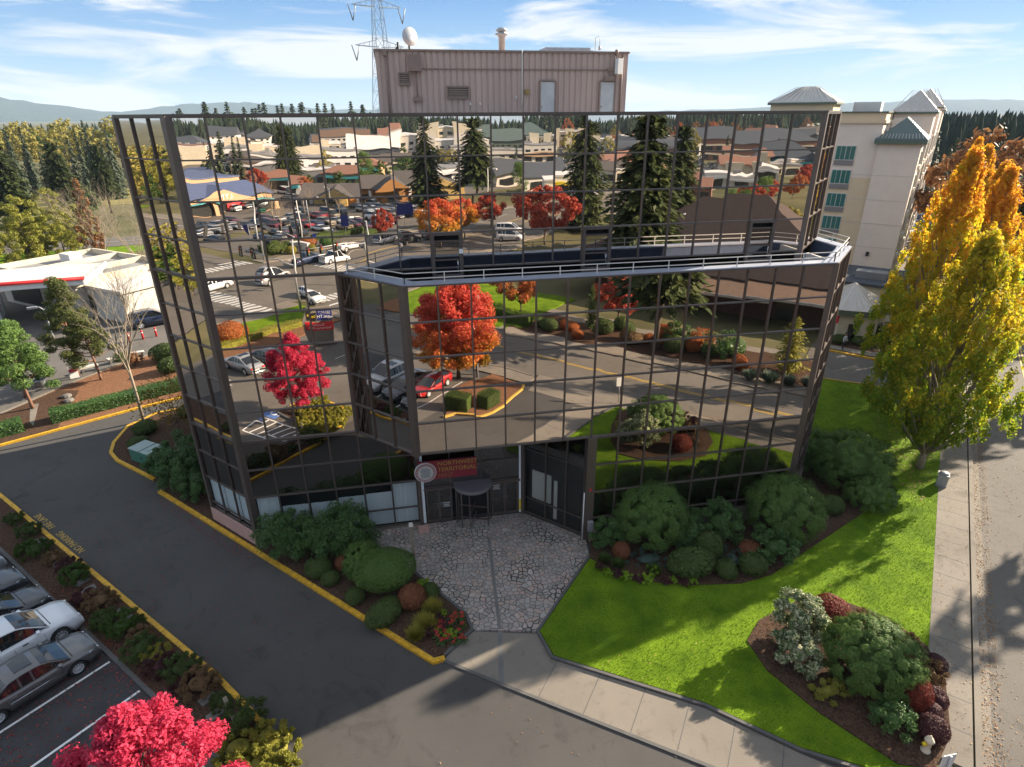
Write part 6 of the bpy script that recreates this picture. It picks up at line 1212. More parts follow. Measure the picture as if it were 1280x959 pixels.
def tower(x0, x1, y0, y1, z0, z1, h, wm, rm):
    k = MB(); k.box(((x0 + x1) / 2, (y0 + y1) / 2, (z0 + z1) / 2), (x1 - x0, y1 - y0, z1 - z0)); t_ = k.build('roof_tower', wm, hotel); k = MB(); k.hip(x0, x1, y0, y1, z1 + .12, h, over=.35, th=.3); k.build('tower_roof', rm, t_); k = MB()
    n = max(4, int((x1 - x0) / .7))
    for i in range(n + 1): x = x0 - .3 + (x1 - x0 + .6) * i / n; xm = (x0 + x1) / 2; k.bar((x, y0 - .36, z1 + .14), (xm + (x - xm) * .35, (y0 + y1) / 2 - .2, z1 + h + .1), .06, .06)
    k.build('roof_seam', 'hotel_trim', t_); k = MB(); k.box(((x0 + x1) / 2, (y0 + y1) / 2, z1 - .05), (x1 - x0 + .75, y1 - y0 + .75, .22)); k.build('fascia', 'hotel_green', t_)
tower(-18.2, -10.6, 2.2, 8, 21.5, 23.1, 1.9, 'hotel_lower', 'seam_metal'); tower(-4.3, .2, 10, 16, 18.5, 21.9, 2.6, 'hotel_upper', 'seam_metal'); tower(-3.8, .3, 30, 37, 18.5, 22.6, 2.6, 'hotel_upper', 'seam_metal'); tower(-3.8, .3, 52, 58, 18.5, 22.2, 2.6, 'hotel_upper', 'seam_metal')
for q_, z_ in (((-7.4, 9, 22.6), (3.2, 3, 1.2)), ((-3.5, 22, 19.3), (3, 4, 1.3))): k = MB(); k.box(q_, z_); k.build('roof_plant', 'flat_roof_white', hotel)
def win(x, z, face):
    w = MB(); f = MB(); p = MB()
    if face == 'front':
        f.box((x, .86, z), (2.3, .10, 1.75)); p.box((x, .80, z - 1.18), (2.2, .12, .55)); w.box((x, .80, z), (2.1, .05, 1.55)); f.box((x, .775, z), (.07, .03, 1.55)); f.box((x + .55, .775, z), (.04, .03, 1.55)); f.box((x - .55, .775, z), (.04, .03, 1.55))
        for q in range(5): p.box((x, .735, z - 1.36 + q * .09), (2.1, .02, .03))
    else:
        f.box((-.02, x, z), (.10, 2.2, 1.7)); w.box((.04, x, z), (.05, 2.0, 1.5)); p.box((.10, x, z - 1.1), (.28, 2.4, .5))
    o = f.build('window', 'hotel_trim', hotel); w.build('pane', 'teal_glass', o); p.build('air_conditioner', 'ptac' if face == 'front' else 'hotel_trim', o)
for fl_ in range(6):
    for x in (-8.0, -12.6, -17.6, -22.4, -27.2): win(x, 3.0 + fl_ * 2.86, 'front')
for fl_ in range(6):
    for y in np.arange(4.5, 68, 6.4): win(float(y), 3.0 + fl_ * 2.75, 'side')
for y in np.arange(7.7, 70, 12.8): k = MB(); k.box((.12, float(y), 9.6), (.3, 1.2, 18.8)); k.build('wall_pier', 'hotel_trim', hotel)
k = MB(); k.box((-15.9, .45, 18.6), (2.6, .42, 3.6)); hs_ = k.build('sign_frame', 'galv', hotel); k = MB(); k.box((-15.9, .22, 18.6), (2.2, .06, 3.2)); k.build('sign_face', 'sign_blue', hs_); k = MB(); k.box((-15.9, .18, 18.0), (1.5, .04, .7)); k.box((-15.9, .16, 18.0), (.25, .04, .3), mi=1); k.build('sign_emblem', ['yellow_tag', 'black'], hs_)
k = MB(); k.box((-3.0, .42, 5.2), (.35, .3, .5)); k.build('wall_lamp', 'black', hotel)
# pavilion with a faceted seam roof
pv = thing('pavilion', 'small cream pavilion with a faceted grey metal roof and two red sign lines', 'pavilion', (55.8, 24.9, .1), R(-30)); pv.scale = (.70, .70, .86)
N8 = 8; k = MB(); P8 = [(5.0 * math.cos(2 * math.pi * (i + .5) / N8), 5.0 * math.sin(2 * math.pi * (i + .5) / N8)) for i in range(N8)]; k.prism(P8, 0, 3.3); k.build('wall', 'cream_wall', pv)
k = MB(); P9 = [(x * 1.09, y * 1.09) for x, y in P8]; k.prism(P9, 3.3, 4.0); k.build('fascia', 'hotel_green', pv)
k = MB(); ap = (0, 0, 6.4); k.add([(x * 1.11, y * 1.11, 4.01) for x, y in P8] + [ap], [(i, (i + 1) % 8, 8) for i in range(8)]); ro_ = k.build('roof', 'seam_metal', pv); k = MB()
for i in range(8):
    p, q = Vector((*P8[i], 0)) * 1.11, Vector((*P8[(i + 1) % 8], 0)) * 1.11
    for t in (0, .25, .5, .75):
        s = p.lerp(q, t); s.z = 4.04; e = Vector((0, 0, 6.42)) if t == 0 else s.lerp(Vector((0, 0, 6.42)), .5 + .35 * (1 - abs(t - .5) * 2)); k.bar(s, e, .09 if t == 0 else .05, .07)
k.build('roof_seam', 'hotel_trim', ro_)
for i in (4, 5, 6):
    a = 2 * math.pi * (i + 1) / 8; d_ = Vector((math.cos(a), math.sin(a), 0)) * 4.64; o = MB(); tdir = Vector((-math.sin(a), math.cos(a), 0))
    for s in ((-1, 1) if i != 5 else (0,)): o.bar(d_ + tdir * (s * .95 - .55) + Vector((0, 0, 1.2)), d_ + tdir * (s * .95 + .55) + Vector((0, 0, 1.2)), .12, 2.2)
    o.build('window', 'shop_dark', pv)
a = 2 * math.pi * 5 / 8
for z, tx in ((3.05, 'AURORA'), (2.5, 'RESTAURANT')):
    o = MB(); d_ = Vector((math.cos(a), math.sin(a), 0)) * 4.72; td = Vector((-math.sin(a), math.cos(a), 0)); o.bar(d_ - td * 1.9 + Vector((0, 0, z)), d_ + td * 1.9 + Vector((0, 0, z)), .1, .5); sb = o.build('sign_board', 'red_bright', pv)
    q = text_mesh('sign_lettering', tx, .45, 'sign_red', sb, .01); q.rotation_euler = (R(90), 0, a + math.pi / 2); q.location = Vector((math.cos(a), math.sin(a), 0)) * 4.79 + Vector((0, 0, z))
lw = thing('hotel_annex', 'low grey-roofed annex with rooftop units behind the pavilion', 'annex', (63.5, 33.0, .1), R(-45)); k = MB(); k.box((0, 0, 1.9), (12, 9, 3.8)); k.build('wall', 'cream_wall', lw); k = MB(); k.box((0, 0, 3.95), (12.6, 9.6, .3)); k.build('roof', 'slate_roof', lw); k = MB(); k.box((1, -1.5, 4.5), (3.2, 1.6, .8)); k.tube([(4.4, -1.2, 4.0), (4.4, -1.2, 6.6)], .28, 8); k.build('rooftop_unit', 'flat_roof_grey', lw)
r = random.Random(3)
for i, (x, y, s, lb) in enumerate(((53.0, 22.0, 1.1, 'dark clipped bush left of the pavilion window'), (54.6, 21.3, 1.0, 'clipped bush under the pavilion signs'), (56.2, 20.9, 1.1, 'light flecked bush right of the pavilion door'), (57.9, 21.0, 1.3, 'bushy shrub at the right of the pavilion'), (59.6, 21.8, 1.4, 'large shrub at the right pavilion corner'))): dup(cg, (x, y, .1), i, lb, (s * 1.1, s * 1.1, s))
# filling station canopy and shop
gs = thing('fuel_canopy', 'long flat fuel station canopy with red top band and white fascia', 'canopy', (-27.6, 45.5, .05), math.atan2(2.0, 11.0) + R(-2))
k = MB(); k.box((-11, 5, 4.75), (24, 9.5, .5)); k.build('deck', 'offwhite', gs)
k = MB(); k.box((-11, .1, 4.82), (24.2, .18, .62)); k.box((1.1, 5, 4.82), (.18, 9.8, .62)); k.build('fascia', 'white_plain', gs)
k = MB(); k.box((-11, -.02, 5.28), (24.6, .34, .34)); k.tube([(-23, -.05, 5.3), (1.25, -.05, 5.3)], .19, 8); k.build('red_band', 'red_bright', gs)
for x in (-2, -10, -18):
    for y in (3, 7): k = MB(); k.tube([(x, y, 0), (x, y, 4.6)], .18, 10); k.build('column', 'white_plain', gs)
for x in (-2, -10): k = MB(); k.box((x, 5, .85), (.9, .6, 1.6)); k.box((x, 5, 1.75), (1.0, .7, .2), mi=1); k.build('fuel_pump', ['white_plain', 'red_bright'], gs)
sh = thing('station_shop', 'white-roofed station shop of stepped flat roofs behind the canopy', 'shop', (-31.5, 57.5, .05), R(-38))
k = MB(); k.box((0, 0, 2), (17, 12, 4)); k.build('wall', 'offwhite', sh); k = MB()
for p, q in (((-8.6, -6.1), (8.6, -6.1)), ((8.6, -6.1), (8.6, 6.1)), ((8.6, 6.1), (-8.6, 6.1)), ((-8.6, 6.1), (-8.6, -6.1)), ((-2.5, -6), (-2.5, 6)), ((3, -6), (3, 6))): k.bar((*p, 4.25), (*q, 4.25), .35, .9)
k.build('parapet', 'cream_wall', sh); k = MB(); k.box((0, 0, 4.02), (16.8, 11.8, .06)); k.build('roof', 'flat_roof_grey', sh); k = MB(); k.box((-5.5, 1.5, 4.6), (2.4, 1.6, 1.1)); k.box((5.5, -2, 4.5), (1.6, 1.4, .9)); k.build('rooftop_unit', 'flat_roof_white', sh); k = MB(); k.box((-3, -6.05, 1.6), (7, .1, 2.4)); k.build('shop_window', 'shop_dark', sh)
wr = thing('wash_building', 'pale flat-roofed building between canopy and glass tower edge', 'building', (-22.0, 53.5, .05), R(-38)); k = MB(); k.box((0, 0, 1.8), (11, 15, 3.6)); k.build('wall', 'offwhite', wr); k = MB(); k.box((0, 0, 3.75), (11.5, 15.5, .3)); k.build('roof', 'offwhite', wr); k = MB(); k.box((-5.53, -3, 1.4), (.1, 3, 2.6)); k.build('opening', 'shop_dark', wr); k = MB(); k.box((-2, -7.53, 1.4), (3, .1, 2.6)); k.build('opening', 'shop_dark', wr); k = MB(); k.box((0, 2, 4.2), (2, 1.4, .8)); k.build('rooftop_unit', 'flat_roof_grey', wr)
# brown-roofed restaurant across the road
rs = thing('restaurant_building', 'low restaurant with a huge steep brown shingle roof', 'restaurant', (54.5, -48.5, .1), R(45))
k = MB(); k.box((0, 0, 1.6), (34, 22, 3.2)); k.build('wall', 'brown_wall', rs); k = MB(); k.hip(-16, 16, -10, 10, 4.2, 7.4, ridge=9, over=.6, th=.9); k.build('roof', 'brown_roof_dark', rs); k = MB()
for p, q in (((-20.9, 14.9), (20.9, 14.9)), ((-20.9, -14.9), (20.9, -14.9)), ((20.9, -14.9), (20.9, 14.9)), ((-20.9, 14.9), (-20.9, -14.9))): k.bar((*p, 3.25), (*q, 3.25), .14, .3)
k.build('gutter', 'galv', rs); k = MB(); k.hip(-18.4, 18.4, -12.4, 12.4, 3.42, 1.9, ridge=30, over=2.4, th=.2); k.build('skirt_roof', 'brown_roof', rs)
for x in (-13, -8, -3, 14.5): k = MB(); k.box((x, 11.05, 1.75), (2.4, .12, 1.5)); w_ = k.build('window', 'brown_roof', rs); k = MB(); k.box((x, 11.12, 1.75), (2.1, .05, 1.2)); k.build('pane', 'shop_dark', w_)
k = MB(); k.box((7, 11.05, 1.2), (2, .12, 2.3)); k.build('door', 'shop_dark', rs)
for x, y in ((-6, 3), (4, -4)): k = MB(); k.tube([(x, y, 7), (x, y, 9.6)], .22, 8); k.build('roof_vent', 'galv', rs)
wt = thing('white_canopy', 'white hipped canopy roof standing behind the restaurant', 'canopy', (60.5, -55.5, .1), R(45))
wt.location = (67, -64, .1); k = MB(); k.hip(-9, 9, -7, 7, 3.6, 2.6, over=.2, th=.3); k.build('roof', 'flat_roof_white', wt)
for x in (-8.5, 8.5):
    for y in (-6.5, 6.5): k = MB(); k.box((x, y, 1.7), (.35, .35, 3.4)); k.build('post', 'white_plain', wt)
# blue roofed hall and orange gabled diner over the junction
bw = thing('entertainment_hall', 'peach hall with twin gables under a blue metal roof', 'hall', (-36, -130.5, 0), R(-43))
k = MB(); k.box((0, -11, 3), (44, 22, 6)); k.build('wall', 'peach_wall', bw); k = MB(); k.gable(-22, 22, -22, 0, 6.1, 4.2, 'x', over=.8, wmi=1); k.build('roof', ['blue_roof', 'peach_wall'], bw)
for x, w_, h_ in ((6, 18, 4.2), (-12, 13, 3.6)): k = MB(); k.gable(x - w_ / 2, x + w_ / 2, -10, 1.4, 5.4, h_, 'y', over=.3, wmi=1); k.box((x, .6, 4.9), (w_, 1.6, 1.0), mi=1); k.build('front_gable', ['blue_roof', 'peach_wall'], bw)
k = MB(); k.box((0, 1.0, 4.1), (43, 1.6, .35)); k.build('awning', 'teal_trim', bw); k = MB(); k.box((0, .1, 2.0), (42, .1, 3.4)); k.build('shop_window', 'shop_dark', bw)
for x in (-21, -13, -5, 4, 12, 21): k = MB(); k.box((x, .7, 2), (1.4, .8, 4)); k.build('column', 'peach_wall', bw)
k = MB(); k.box((9, .3, 1.6), (5, .4, 2.2)); k.build('banner', 'red_bright', bw); k = MB(); k.lathe([(1.1, -.1), (1.1, .1)], (-14.6, 1.6, 6.8), 20, axis='Y', smooth=False); k.build('sign_disc', 'white_plain', bw)
for tx, x, z, s in (('LYNX', 5.5, 7.1, 2.4), ('FAMILY', 5.5, 5.2, 1.5), ('TOY', -11.2, 6.6, 1.6)): o = text_mesh('sign_lettering', tx, s, 'white_plain', bw, .08); o.rotation_euler = (R(90), 0, math.pi); o.location = (x, 1.72 if z > 6 else 1.6, z)
bx = thing('box_shop', 'tan flat-roofed block behind the blue roofed hall', 'shop', (-58, -170, 0), R(-43)); k = MB(); k.box((0, 0, 4), (36, 26, 8)); k.build('wall', 'peach_wall', bx); k = MB(); k.box((0, 0, 8.1), (36.6, 26.6, .4)); k.build('roof', 'blue_roof', bx)
od = thing('diner_building', 'orange and yellow diner with a dark shingled gable porch', 'diner', (1, -148, 0), 0.0); k = MB(); k.box((0, -8, 2.4), (34, 16, 4.8)); k.build('wall', 'orange_wall', od); k = MB(); k.gable(-18, 18, -17, 1, 4.9, 3.8, 'x', over=.6, wmi=1); k.build('roof', ['grey_shingle', 'yellow_wall'], od)
for x, w_, m_ in ((-9, 9, 'yellow_wall'), (8, 8, 'orange_wall')): k = MB(); k.gable(x - w_ / 2, x + w_ / 2, -6, 5, 4.6, 4.0, 'y', over=.5, wmi=1); k.box((x, -1, 2.3), (w_ - .6, 9, 4.6), mi=1); k.build('front_gable', ['grey_shingle', m_], od)
k = MB()
for x in (-16, -14, -2, 2, 13, 16): k.box((x, 1.2, 2.2), (.7, .7, 4.4))
k.build('porch_post', 'white_plain', od); k = MB()
for x in (-9, 8, 0): k.box((x, 4.1 if x else .1, 2), (4, .12, 2)); 
k.build('window', 'shop_dark', od)
od2 = thing('diner_building', 'smaller yellow gabled diner wing right of the orange one', 'diner', (21, -152, 0), 0.0); k = MB(); k.box((0, -5, 2.4), (14, 12, 4.8)); k.build('wall', 'yellow_wall', od2); k = MB(); k.gable(-7, 7, -11, 1, 4.9, 3.6, 'y', over=.6, wmi=1); k.build('roof', ['grey_shingle', 'yellow_wall'], od2); k = MB(); k.box((2, 1.1, 2.2), (3, .12, 2)); k.build('window', 'shop_dark', od2); k = MB(); k.box((-3.5, 1.1, 2.5), (3, .14, .8)); k.build('sign_board', 'red_bright', od2)
bw.scale = (.85, 1, .68); od.scale = (1, 1, .76); od2.scale = (1, 1, .8); bx.scale = (1, 1, .8)
# generic shops, arcades and houses of the far town
def shop(label, x, y, w, d, h, rz, wm, rm, rt='flat', band=None, cat='shop', name='shop_building', arches=0):
    s = thing(name, label, cat, (x, y, 0), rz); k = MB(); k.box((0, 0, h / 2), (w, d, h)); k.build('wall', wm, s); k = MB()
    if rt == 'flat': k.box((0, 0, h + .15), (w + .4, d + .4, .5))
    elif rt == 'hip': k.hip(-w / 2, w / 2, -d / 2, d / 2, h + .1, min(w, d) * .28, over=.9)
    elif rt == 'barrel':
        n = 12
        for i in range(n):
            t0, t1 = math.pi * i / n, math.pi * (i + 1) / n; k.add([(-w / 2 - .4, d / 2 * 1.05 * math.cos(t), h + .1 + d * .22 * math.sin(t)) for t in (t0, t1)] + [(w / 2 + .4, d / 2 * 1.05 * math.cos(t), h + .1 + d * .22 * math.sin(t)) for t in (t1, t0)], [(0, 1, 2, 3)])
        k.box((0, 0, h), (w + .8, d * 1.05, .2))
    else: k.gable(-w / 2, w / 2, -d / 2, d / 2, h + .05, min(w, d) * .3, 'x' if w > d else 'y', over=.8)
    k.build('roof', rm, s)
    k = MB(); n = max(2, int(w / 6))
    for i in range(n): xx = -w / 2 + w * (i + .5) / n; k.box((xx, d / 2 + .03, min(1.7, h * .4)), (w / n * .66, .1, min(2.4, h * .55)))
    k.build('shop_window', 'shop_dark', s)
    if h >= 7:
        for zz in np.arange(5.0, h - .8, 2.6):
            k = MB()
            for i in range(max(3, int(w / 4))): xx = -w / 2 + w * (i + .5) / max(3, int(w / 4)); k.box((xx, d / 2 + .02, zz), (min(2.2, w * .12), .08, 1.2))
            k.build('window_band', 'shop_dark', s)
        k = MB(); k.box((0, d / 2 + .06, h * .5), (w * .99, .1, .35)); k.build('string_course', 'hotel_trim', s)
    if band: k = MB(); k.box((0, d / 2 + .5, min(3.4, h * .82)), (w * .94, 1.0, .8)); k.build('sign_band', band, s)
    for i in range(arches): xx = -w / 2 + w * (i + .5) / arches; k = MB(); k.prism([(xx - w / arches * .3, d / 2), (xx + w / arches * .3, d / 2), (xx + w / arches * .3, d / 2 + 1.6), (xx - w / arches * .3, d / 2 + 1.6)], 0, h * 1.25); k.build('entrance_bay', wm, s)
    if rt == 'flat' and w > 18:
        k = MB(); q = random.Random(int(abs(x) * 7 + abs(y)))
        for i in range(int(w / 9)): k.box((q.uniform(-w * .45, w * .45), q.uniform(-d * .4, d * .4), h + .9), (q.uniform(1.5, 3), q.uniform(1.2, 2.2), 1.2))
        k.build('rooftop_unit', 'flat_roof_grey', s)
    return s
F = R(0)
shop('white and red striped drive-in with yellow sign band', 61, -152, 16, 12, 5.2, R(10), 'white_plain', 'flat_roof_white', band='yellow_tag')
shop('long low white workshop with flat roof', 46, -212, 44, 16, 5, R(-8), 'white_plain', 'flat_roof_grey', band='flat_roof_white')
shop('grey roofed shed between the far car parks', 52, -180, 26, 14, 4, R(-8), 'offwhite', 'slate_roof', 'gable')
shop('grey flat-roofed store behind the hall car park', -22, -235, 40, 18, 6, R(4), 'flat_roof_grey', 'flat_roof_white')
shop('long cream department store on the left skyline', -80, -330, 120, 40, 9, R(-6), 'cream_wall', 'flat_roof_white', arches=4)
shop('white multi-storey car park front with dark slots', -35, -285, 60, 20, 8, R(-4), 'white_plain', 'flat_roof_grey', band='slate_roof')
shop('dark glazed hall with sloping white side beside the car park block', 0, -300, 26, 20, 8, R(0), 'slate_roof', 'flat_roof_white', 'gable')
shop('white stepped mall wing left of the cinema', 30, -350, 64, 30, 11, R(2), 'offwhite', 'flat_roof_white', arches=3)
shop('cream cinema block with stepped front', 48, -420, 40, 30, 15, R(2), 'cream_wall', 'flat_roof_white', arches=2)
shop('low white mall block with grey roofs', 70, -320, 56, 26, 8, R(4), 'offwhite', 'flat_roof_grey', band='peach_wall')
shop('mall entrance block with pale arches', 128, -400, 60, 26, 10, R(8), 'cream_wall', 'flat_roof_white', arches=7)
shop('long green-grey mall wing with many windows', 85, -410, 60, 24, 11, R(6), 'hotel_green', 'seam_green', 'hip')
shop('arched slate-roofed arcade above a terracotta front', 140, -310, 60, 22, 6, R(10), 'terracotta', 'slate_roof', 'barrel', band='cream_wall')
shop('long terracotta arcade roof right of the arched one', 215, -330, 90, 24, 6.5, R(14), 'terracotta', 'slate_roof', 'hip', band='cream_wall')
shop('white flat superstore on the right skyline', 250, -420, 80, 34, 9, R(16), 'white_plain', 'flat_roof_white')
shop('cream bank with gabled portico by the climbing road', 143, -196, 16, 12, 6, R(22), 'cream_wall', 'terracotta', 'gable', arches=2)
shop('dark hip-roofed diner with white lower band', 168, -214, 34, 22, 4.5, R(28), 'slate_roof', 'slate_roof', 'hip', band='teal_trim')
shop('white canopy shop with long sign fascia', 128, -172, 22, 12, 4.5, R(28), 'offwhite', 'flat_roof_white', band='white_plain')
shop('small white pavilion shop by the road bend', 196, -212, 10, 9, 6, R(28), 'white_plain', 'slate_roof', 'gable')
shop('brown gabled cottage shop beside the pine', 95, -140, 10, 8, 4, R(30), 'terracotta', 'terracotta', 'gable')
shop('pale blue-grey hip roof at the far right', 300, -330, 46, 26, 7, R(36), 'offwhite', 'coping', 'hip')
r = random.Random(23); HW = ['white_plain', 'cream_wall', 'offwhite', 'peach_wall']; HR = ['grey_shingle', 'slate_roof', 'brown_roof', 'terracotta', 'flat_roof_white']
for i in range(34):
    x = r.uniform(150, 420); y = -r.uniform(330, 560) + (x - 250) * .25; w = r.uniform(10, 30); wm, rm = r.choice(HW), r.choice(HR)
    shop('%s house with %s roof on the far right slope' % ({'white_plain': 'white', 'cream_wall': 'cream', 'offwhite': 'pale', 'peach_wall': 'peach'}[wm], {'grey_shingle': 'grey shingle', 'slate_roof': 'slate', 'brown_roof': 'brown', 'terracotta': 'terracotta', 'flat_roof_white': 'white'}[rm]), x, y, w, r.uniform(9, 16), r.uniform(4, 7), R(r.uniform(0, 50)), wm, rm, r.choice(['gable', 'hip', 'gable']), cat='house', name='house')['group'] = 'houses on the far right slope'
for i in range(16):
    x = r.uniform(-160, 140); y = -r.uniform(430, 560); wm, rm = r.choice(HW), r.choice(HR[:4])
    shop('%s building with %s roof on the far skyline' % ({'white_plain': 'white', 'cream_wall': 'cream', 'offwhite': 'pale', 'peach_wall': 'peach'}[wm], {'grey_shingle': 'grey shingle', 'slate_roof': 'slate', 'brown_roof': 'brown', 'terracotta': 'terracotta'}[rm]), x, y, r.uniform(14, 50), r.uniform(12, 22), r.uniform(5, 11), R(r.uniform(-10, 15)), wm, rm, r.choice(['gable', 'hip', 'flat']), cat='house', name='house')['group'] = 'buildings on the far skyline'

r = random.Random(41)
for i in range(40):
    x = r.uniform(-120, 210); y = -r.uniform(185, 420); wm, rm = r.choice(HW), r.choice(['flat_roof_white', 'flat_roof_grey', 'slate_roof', 'grey_shingle', 'terracotta']); w = r.uniform(9, 30)
    if -60 < y + 200 < 0 and 20 < x < 80: continue
    shop('small %s shop unit with %s roof among the far car parks' % ({'white_plain': 'white', 'cream_wall': 'cream', 'offwhite': 'pale', 'peach_wall': 'peach'}[wm], {'grey_shingle': 'grey shingle', 'slate_roof': 'slate', 'flat_roof_grey': 'grey flat', 'terracotta': 'terracotta', 'flat_roof_white': 'white flat'}[rm]), x, y, w, r.uniform(7, 13), r.uniform(3.4, 5.5), R(r.uniform(-12, 18)), wm, rm, 'flat' if 'flat' in rm else r.choice(['gable', 'hip']), band=r.choice([None, None, 'white_plain', 'offwhite', 'teal_trim', 'sign_blue']))['group'] = 'small shop units of the far town'
# ------------------------------------------------------------------ woods and hills
def lowfir(h, rad, n, seed, m, wh=14):
    return conifer('conifer', 'x', h, rad, wh, n, m, 'bark', seed, droop=.40, spray=1.05, dens=4, base=.05, power=.85, top=.05, twigw=.55, hang=1.5)
F1 = lowfir(22, 3.5, 7, 201, 'needle_far', 26); F2 = lowfir(25, 3.0, 7, 202, 'needle_far', 28); F3 = lowfir(18, 3.9, 8, 203, 'needle_far', 20)
D1 = broadleaf('broadleaf_tree', 'x', 14, 5.2, 2.5, 26, 1500, .42, 'leaf_goldwood', 'bark', seed=204, rtrunk=.2); D2 = broadleaf('broadleaf_tree', 'x', 11, 4.6, 2, 22, 1200, .42, 'leaf_green', 'bark', seed=205, rtrunk=.18)
D3 = broadleaf('broadleaf_tree', 'x', 12, 4.4, 1.5, 30, 5200, .2, 'leaf_yellowgreen', 'bark', seed=206, rtrunk=.16)
def rand(a, b): return r.uniform(a, b)
PROTO = [F1, F2, F3, D1, D2, D3]; r = random.Random(31); used = {fB.name, fA.name}
def plant(p, x, y, s, label, group, paint=None, z=0, wd=1.0):
    if p.name not in used: used.add(p.name); snap(p); p.location = (x, y, z); p.rotation_euler.z = r.random() * 6; p.scale = (s, s, s); p['label'] = label; p['group'] = group; return p
    n = dup(p, (x, y, z), r.random() * 6.28, label, (s * wd * r.uniform(.9, 1.15), s * wd * r.uniform(.9, 1.15), s), group)
    if paint: repaint(n_kids[n.name], *paint)
    return n
def G_(u, dist):      # a spot at a bearing (radians from +y, clockwise) and distance from the lookout
    return 9 + dist * math.sin(u), -29 + dist * math.cos(u)
for i in range(46):   # spiky skyline conifers behind the roof, left of the plant house
    x, y = G_(R(-17.4 + i * .36 + r.uniform(-.25, .25)), r.uniform(290, 350)); plant(r.choice([F1, F1, F3]), x, y, r.uniform(1.0, 1.28), 'spiky conifer of the skyline row behind the mirror building', 'skyline conifers behind the roof', wd=1.7)
for i in range(12):
    x, y = G_(R(4 + i * 2.4 + r.uniform(-.5, .5)), r.uniform(360, 440)); plant(r.choice([F1, F2]), x, y, r.uniform(.8, .97), 'conifer on the low skyline right of the plant house', 'skyline conifers right of the plant house', wd=1.5)
for i in range(84):   # dark wood on the left
    x, y = G_(R(-56 + i * .43 + r.uniform(-.5, .5)), r.uniform(205, 275)); plant(r.choice([F1, F3, F3, F2]), x, y, r.uniform(.55, .88), 'dark fir of the wood beyond the meadow at left', 'dark firs beyond the meadow')
for i, (u, d, s) in enumerate(((-31, 150, .86), (-28.2, 158, .9), (-33.5, 160, .9), (-36, 146, .9), (-25, 176, .84), (-22.3, 185, .8), (-39.5, 160, .95))):
    x, y = G_(R(u), d); plant(fB, x, y, s * .92, ('broad dark fir towering at the left edge', 'dark fir right of the broad one at left', 'dark fir behind the broad one at left', 'fir at the extreme left border', 'dark fir over the meadow fence', 'slim dark fir by the mirrored edge', 'fir beyond the extreme left border')[i], 'large firs at the left')
for i in range(90):   # golden hillside
    x, y = G_(R(-58 + i * .44 + r.uniform(-.5, .5)), r.uniform(265, 400)); plant(r.choice([D1, D1, D2]), x, y, r.uniform(.9, 1.35), 'golden autumn tree on the low hillside at left', 'golden trees on the left hillside', ('leaf_green', 'leaf_goldwood') if r.random() < .4 else None, z=4)
for i, (u, d, s, lb) in enumerate(((-34, 118, .95, 'sunlit yellow-green pine left of the white street lamp'), (-36.5, 112, .9, 'yellow-green pine at the left edge by the back road'), (-30.5, 126, .85, 'yellow-green tree right of the white street lamp'), (-28.2, 120, .75, 'bushy yellow-green tree behind the bare thicket'), (-26, 122, .75, 'yellow-green tree close to the mirrored edge'), (-24.8, 132, .7, 'green tree right against the mirrored edge'), (-29.3, 112, .6, 'low yellow-green tree between thicket and lamp'))):
    x, y = G_(R(u), d); plant(D3, x, y, s, lb, 'sunlit trees along the back road')
dup(bt, (-17.5, 43.5, .05), 2.2, 'bare twiggy tree before the pale flat-roofed building', .85); dup(bt, (-21.0, 41.0, .05), 4.0, 'second bare twiggy tree before the pale flat-roofed building', .7)
gp = broadleaf('poplar_tree', 'narrow orange poplar by the left glass edge', 14, 2.0, 1, 40, 2600, .22, 'leaf_tan', 'bark', seed=207, env=colenv, ascend=1.2, flat=1.6); gp.location = (*G_(R(-24.1), 112), 0)
for i in range(26):
    x, y = G_(R(-52 + i * 1.12 + r.uniform(-.4, .4)), r.uniform(118, 178)); plant(r.choice([D3, D3, D2]), x, y, r.uniform(.6, .95), 'bushy tree of the sunlit belt between back road and meadow', 'sunlit belt of trees before the meadow', ('leaf_green', 'leaf_yellowgreen') if r.random() < .5 else None)
for i in range(8): x, y = G_(R(-47 + i * 1.6), 140 + 3 * (i % 3)); plant(D2, x, y, r.uniform(.7, 1), 'green hedge tree beside the back road at far left', 'green trees beside the back road', ('leaf_green', 'leaf_yellowgreen') if i % 2 else None)
for i in range(95):   # trees the left glass face mirrors
    x, y = -rand(58, 260), rand(-30, 85)
    if abs(x + y + 70) < 24: continue
    plant(r.choice([D3, D2, D3, D1, F3]), x, y, r.uniform(.5, 1.05), 'autumn tree by the arterial west of the car park', 'autumn trees west of the car park', ('leaf_green', 'leaf_goldwood'))
for i in range(60):
    x = -rand(150, 330) if i > 14 else -rand(56, 80); y = .343 * -x + rand(-17, 17) * (1 if i > 14 else .7)
    plant(r.choice([D3, D2, D1, D2, F3]), x, y, r.uniform(.6, 1.05) if i > 14 else r.uniform(.35, .6), 'tree of the wooded slope mirrored in the narrow left glass face', 'wooded slope west of the arterial', ('leaf_green', r.choice(['leaf_goldwood', 'leaf_green', 'leaf_yellowgreen'])))
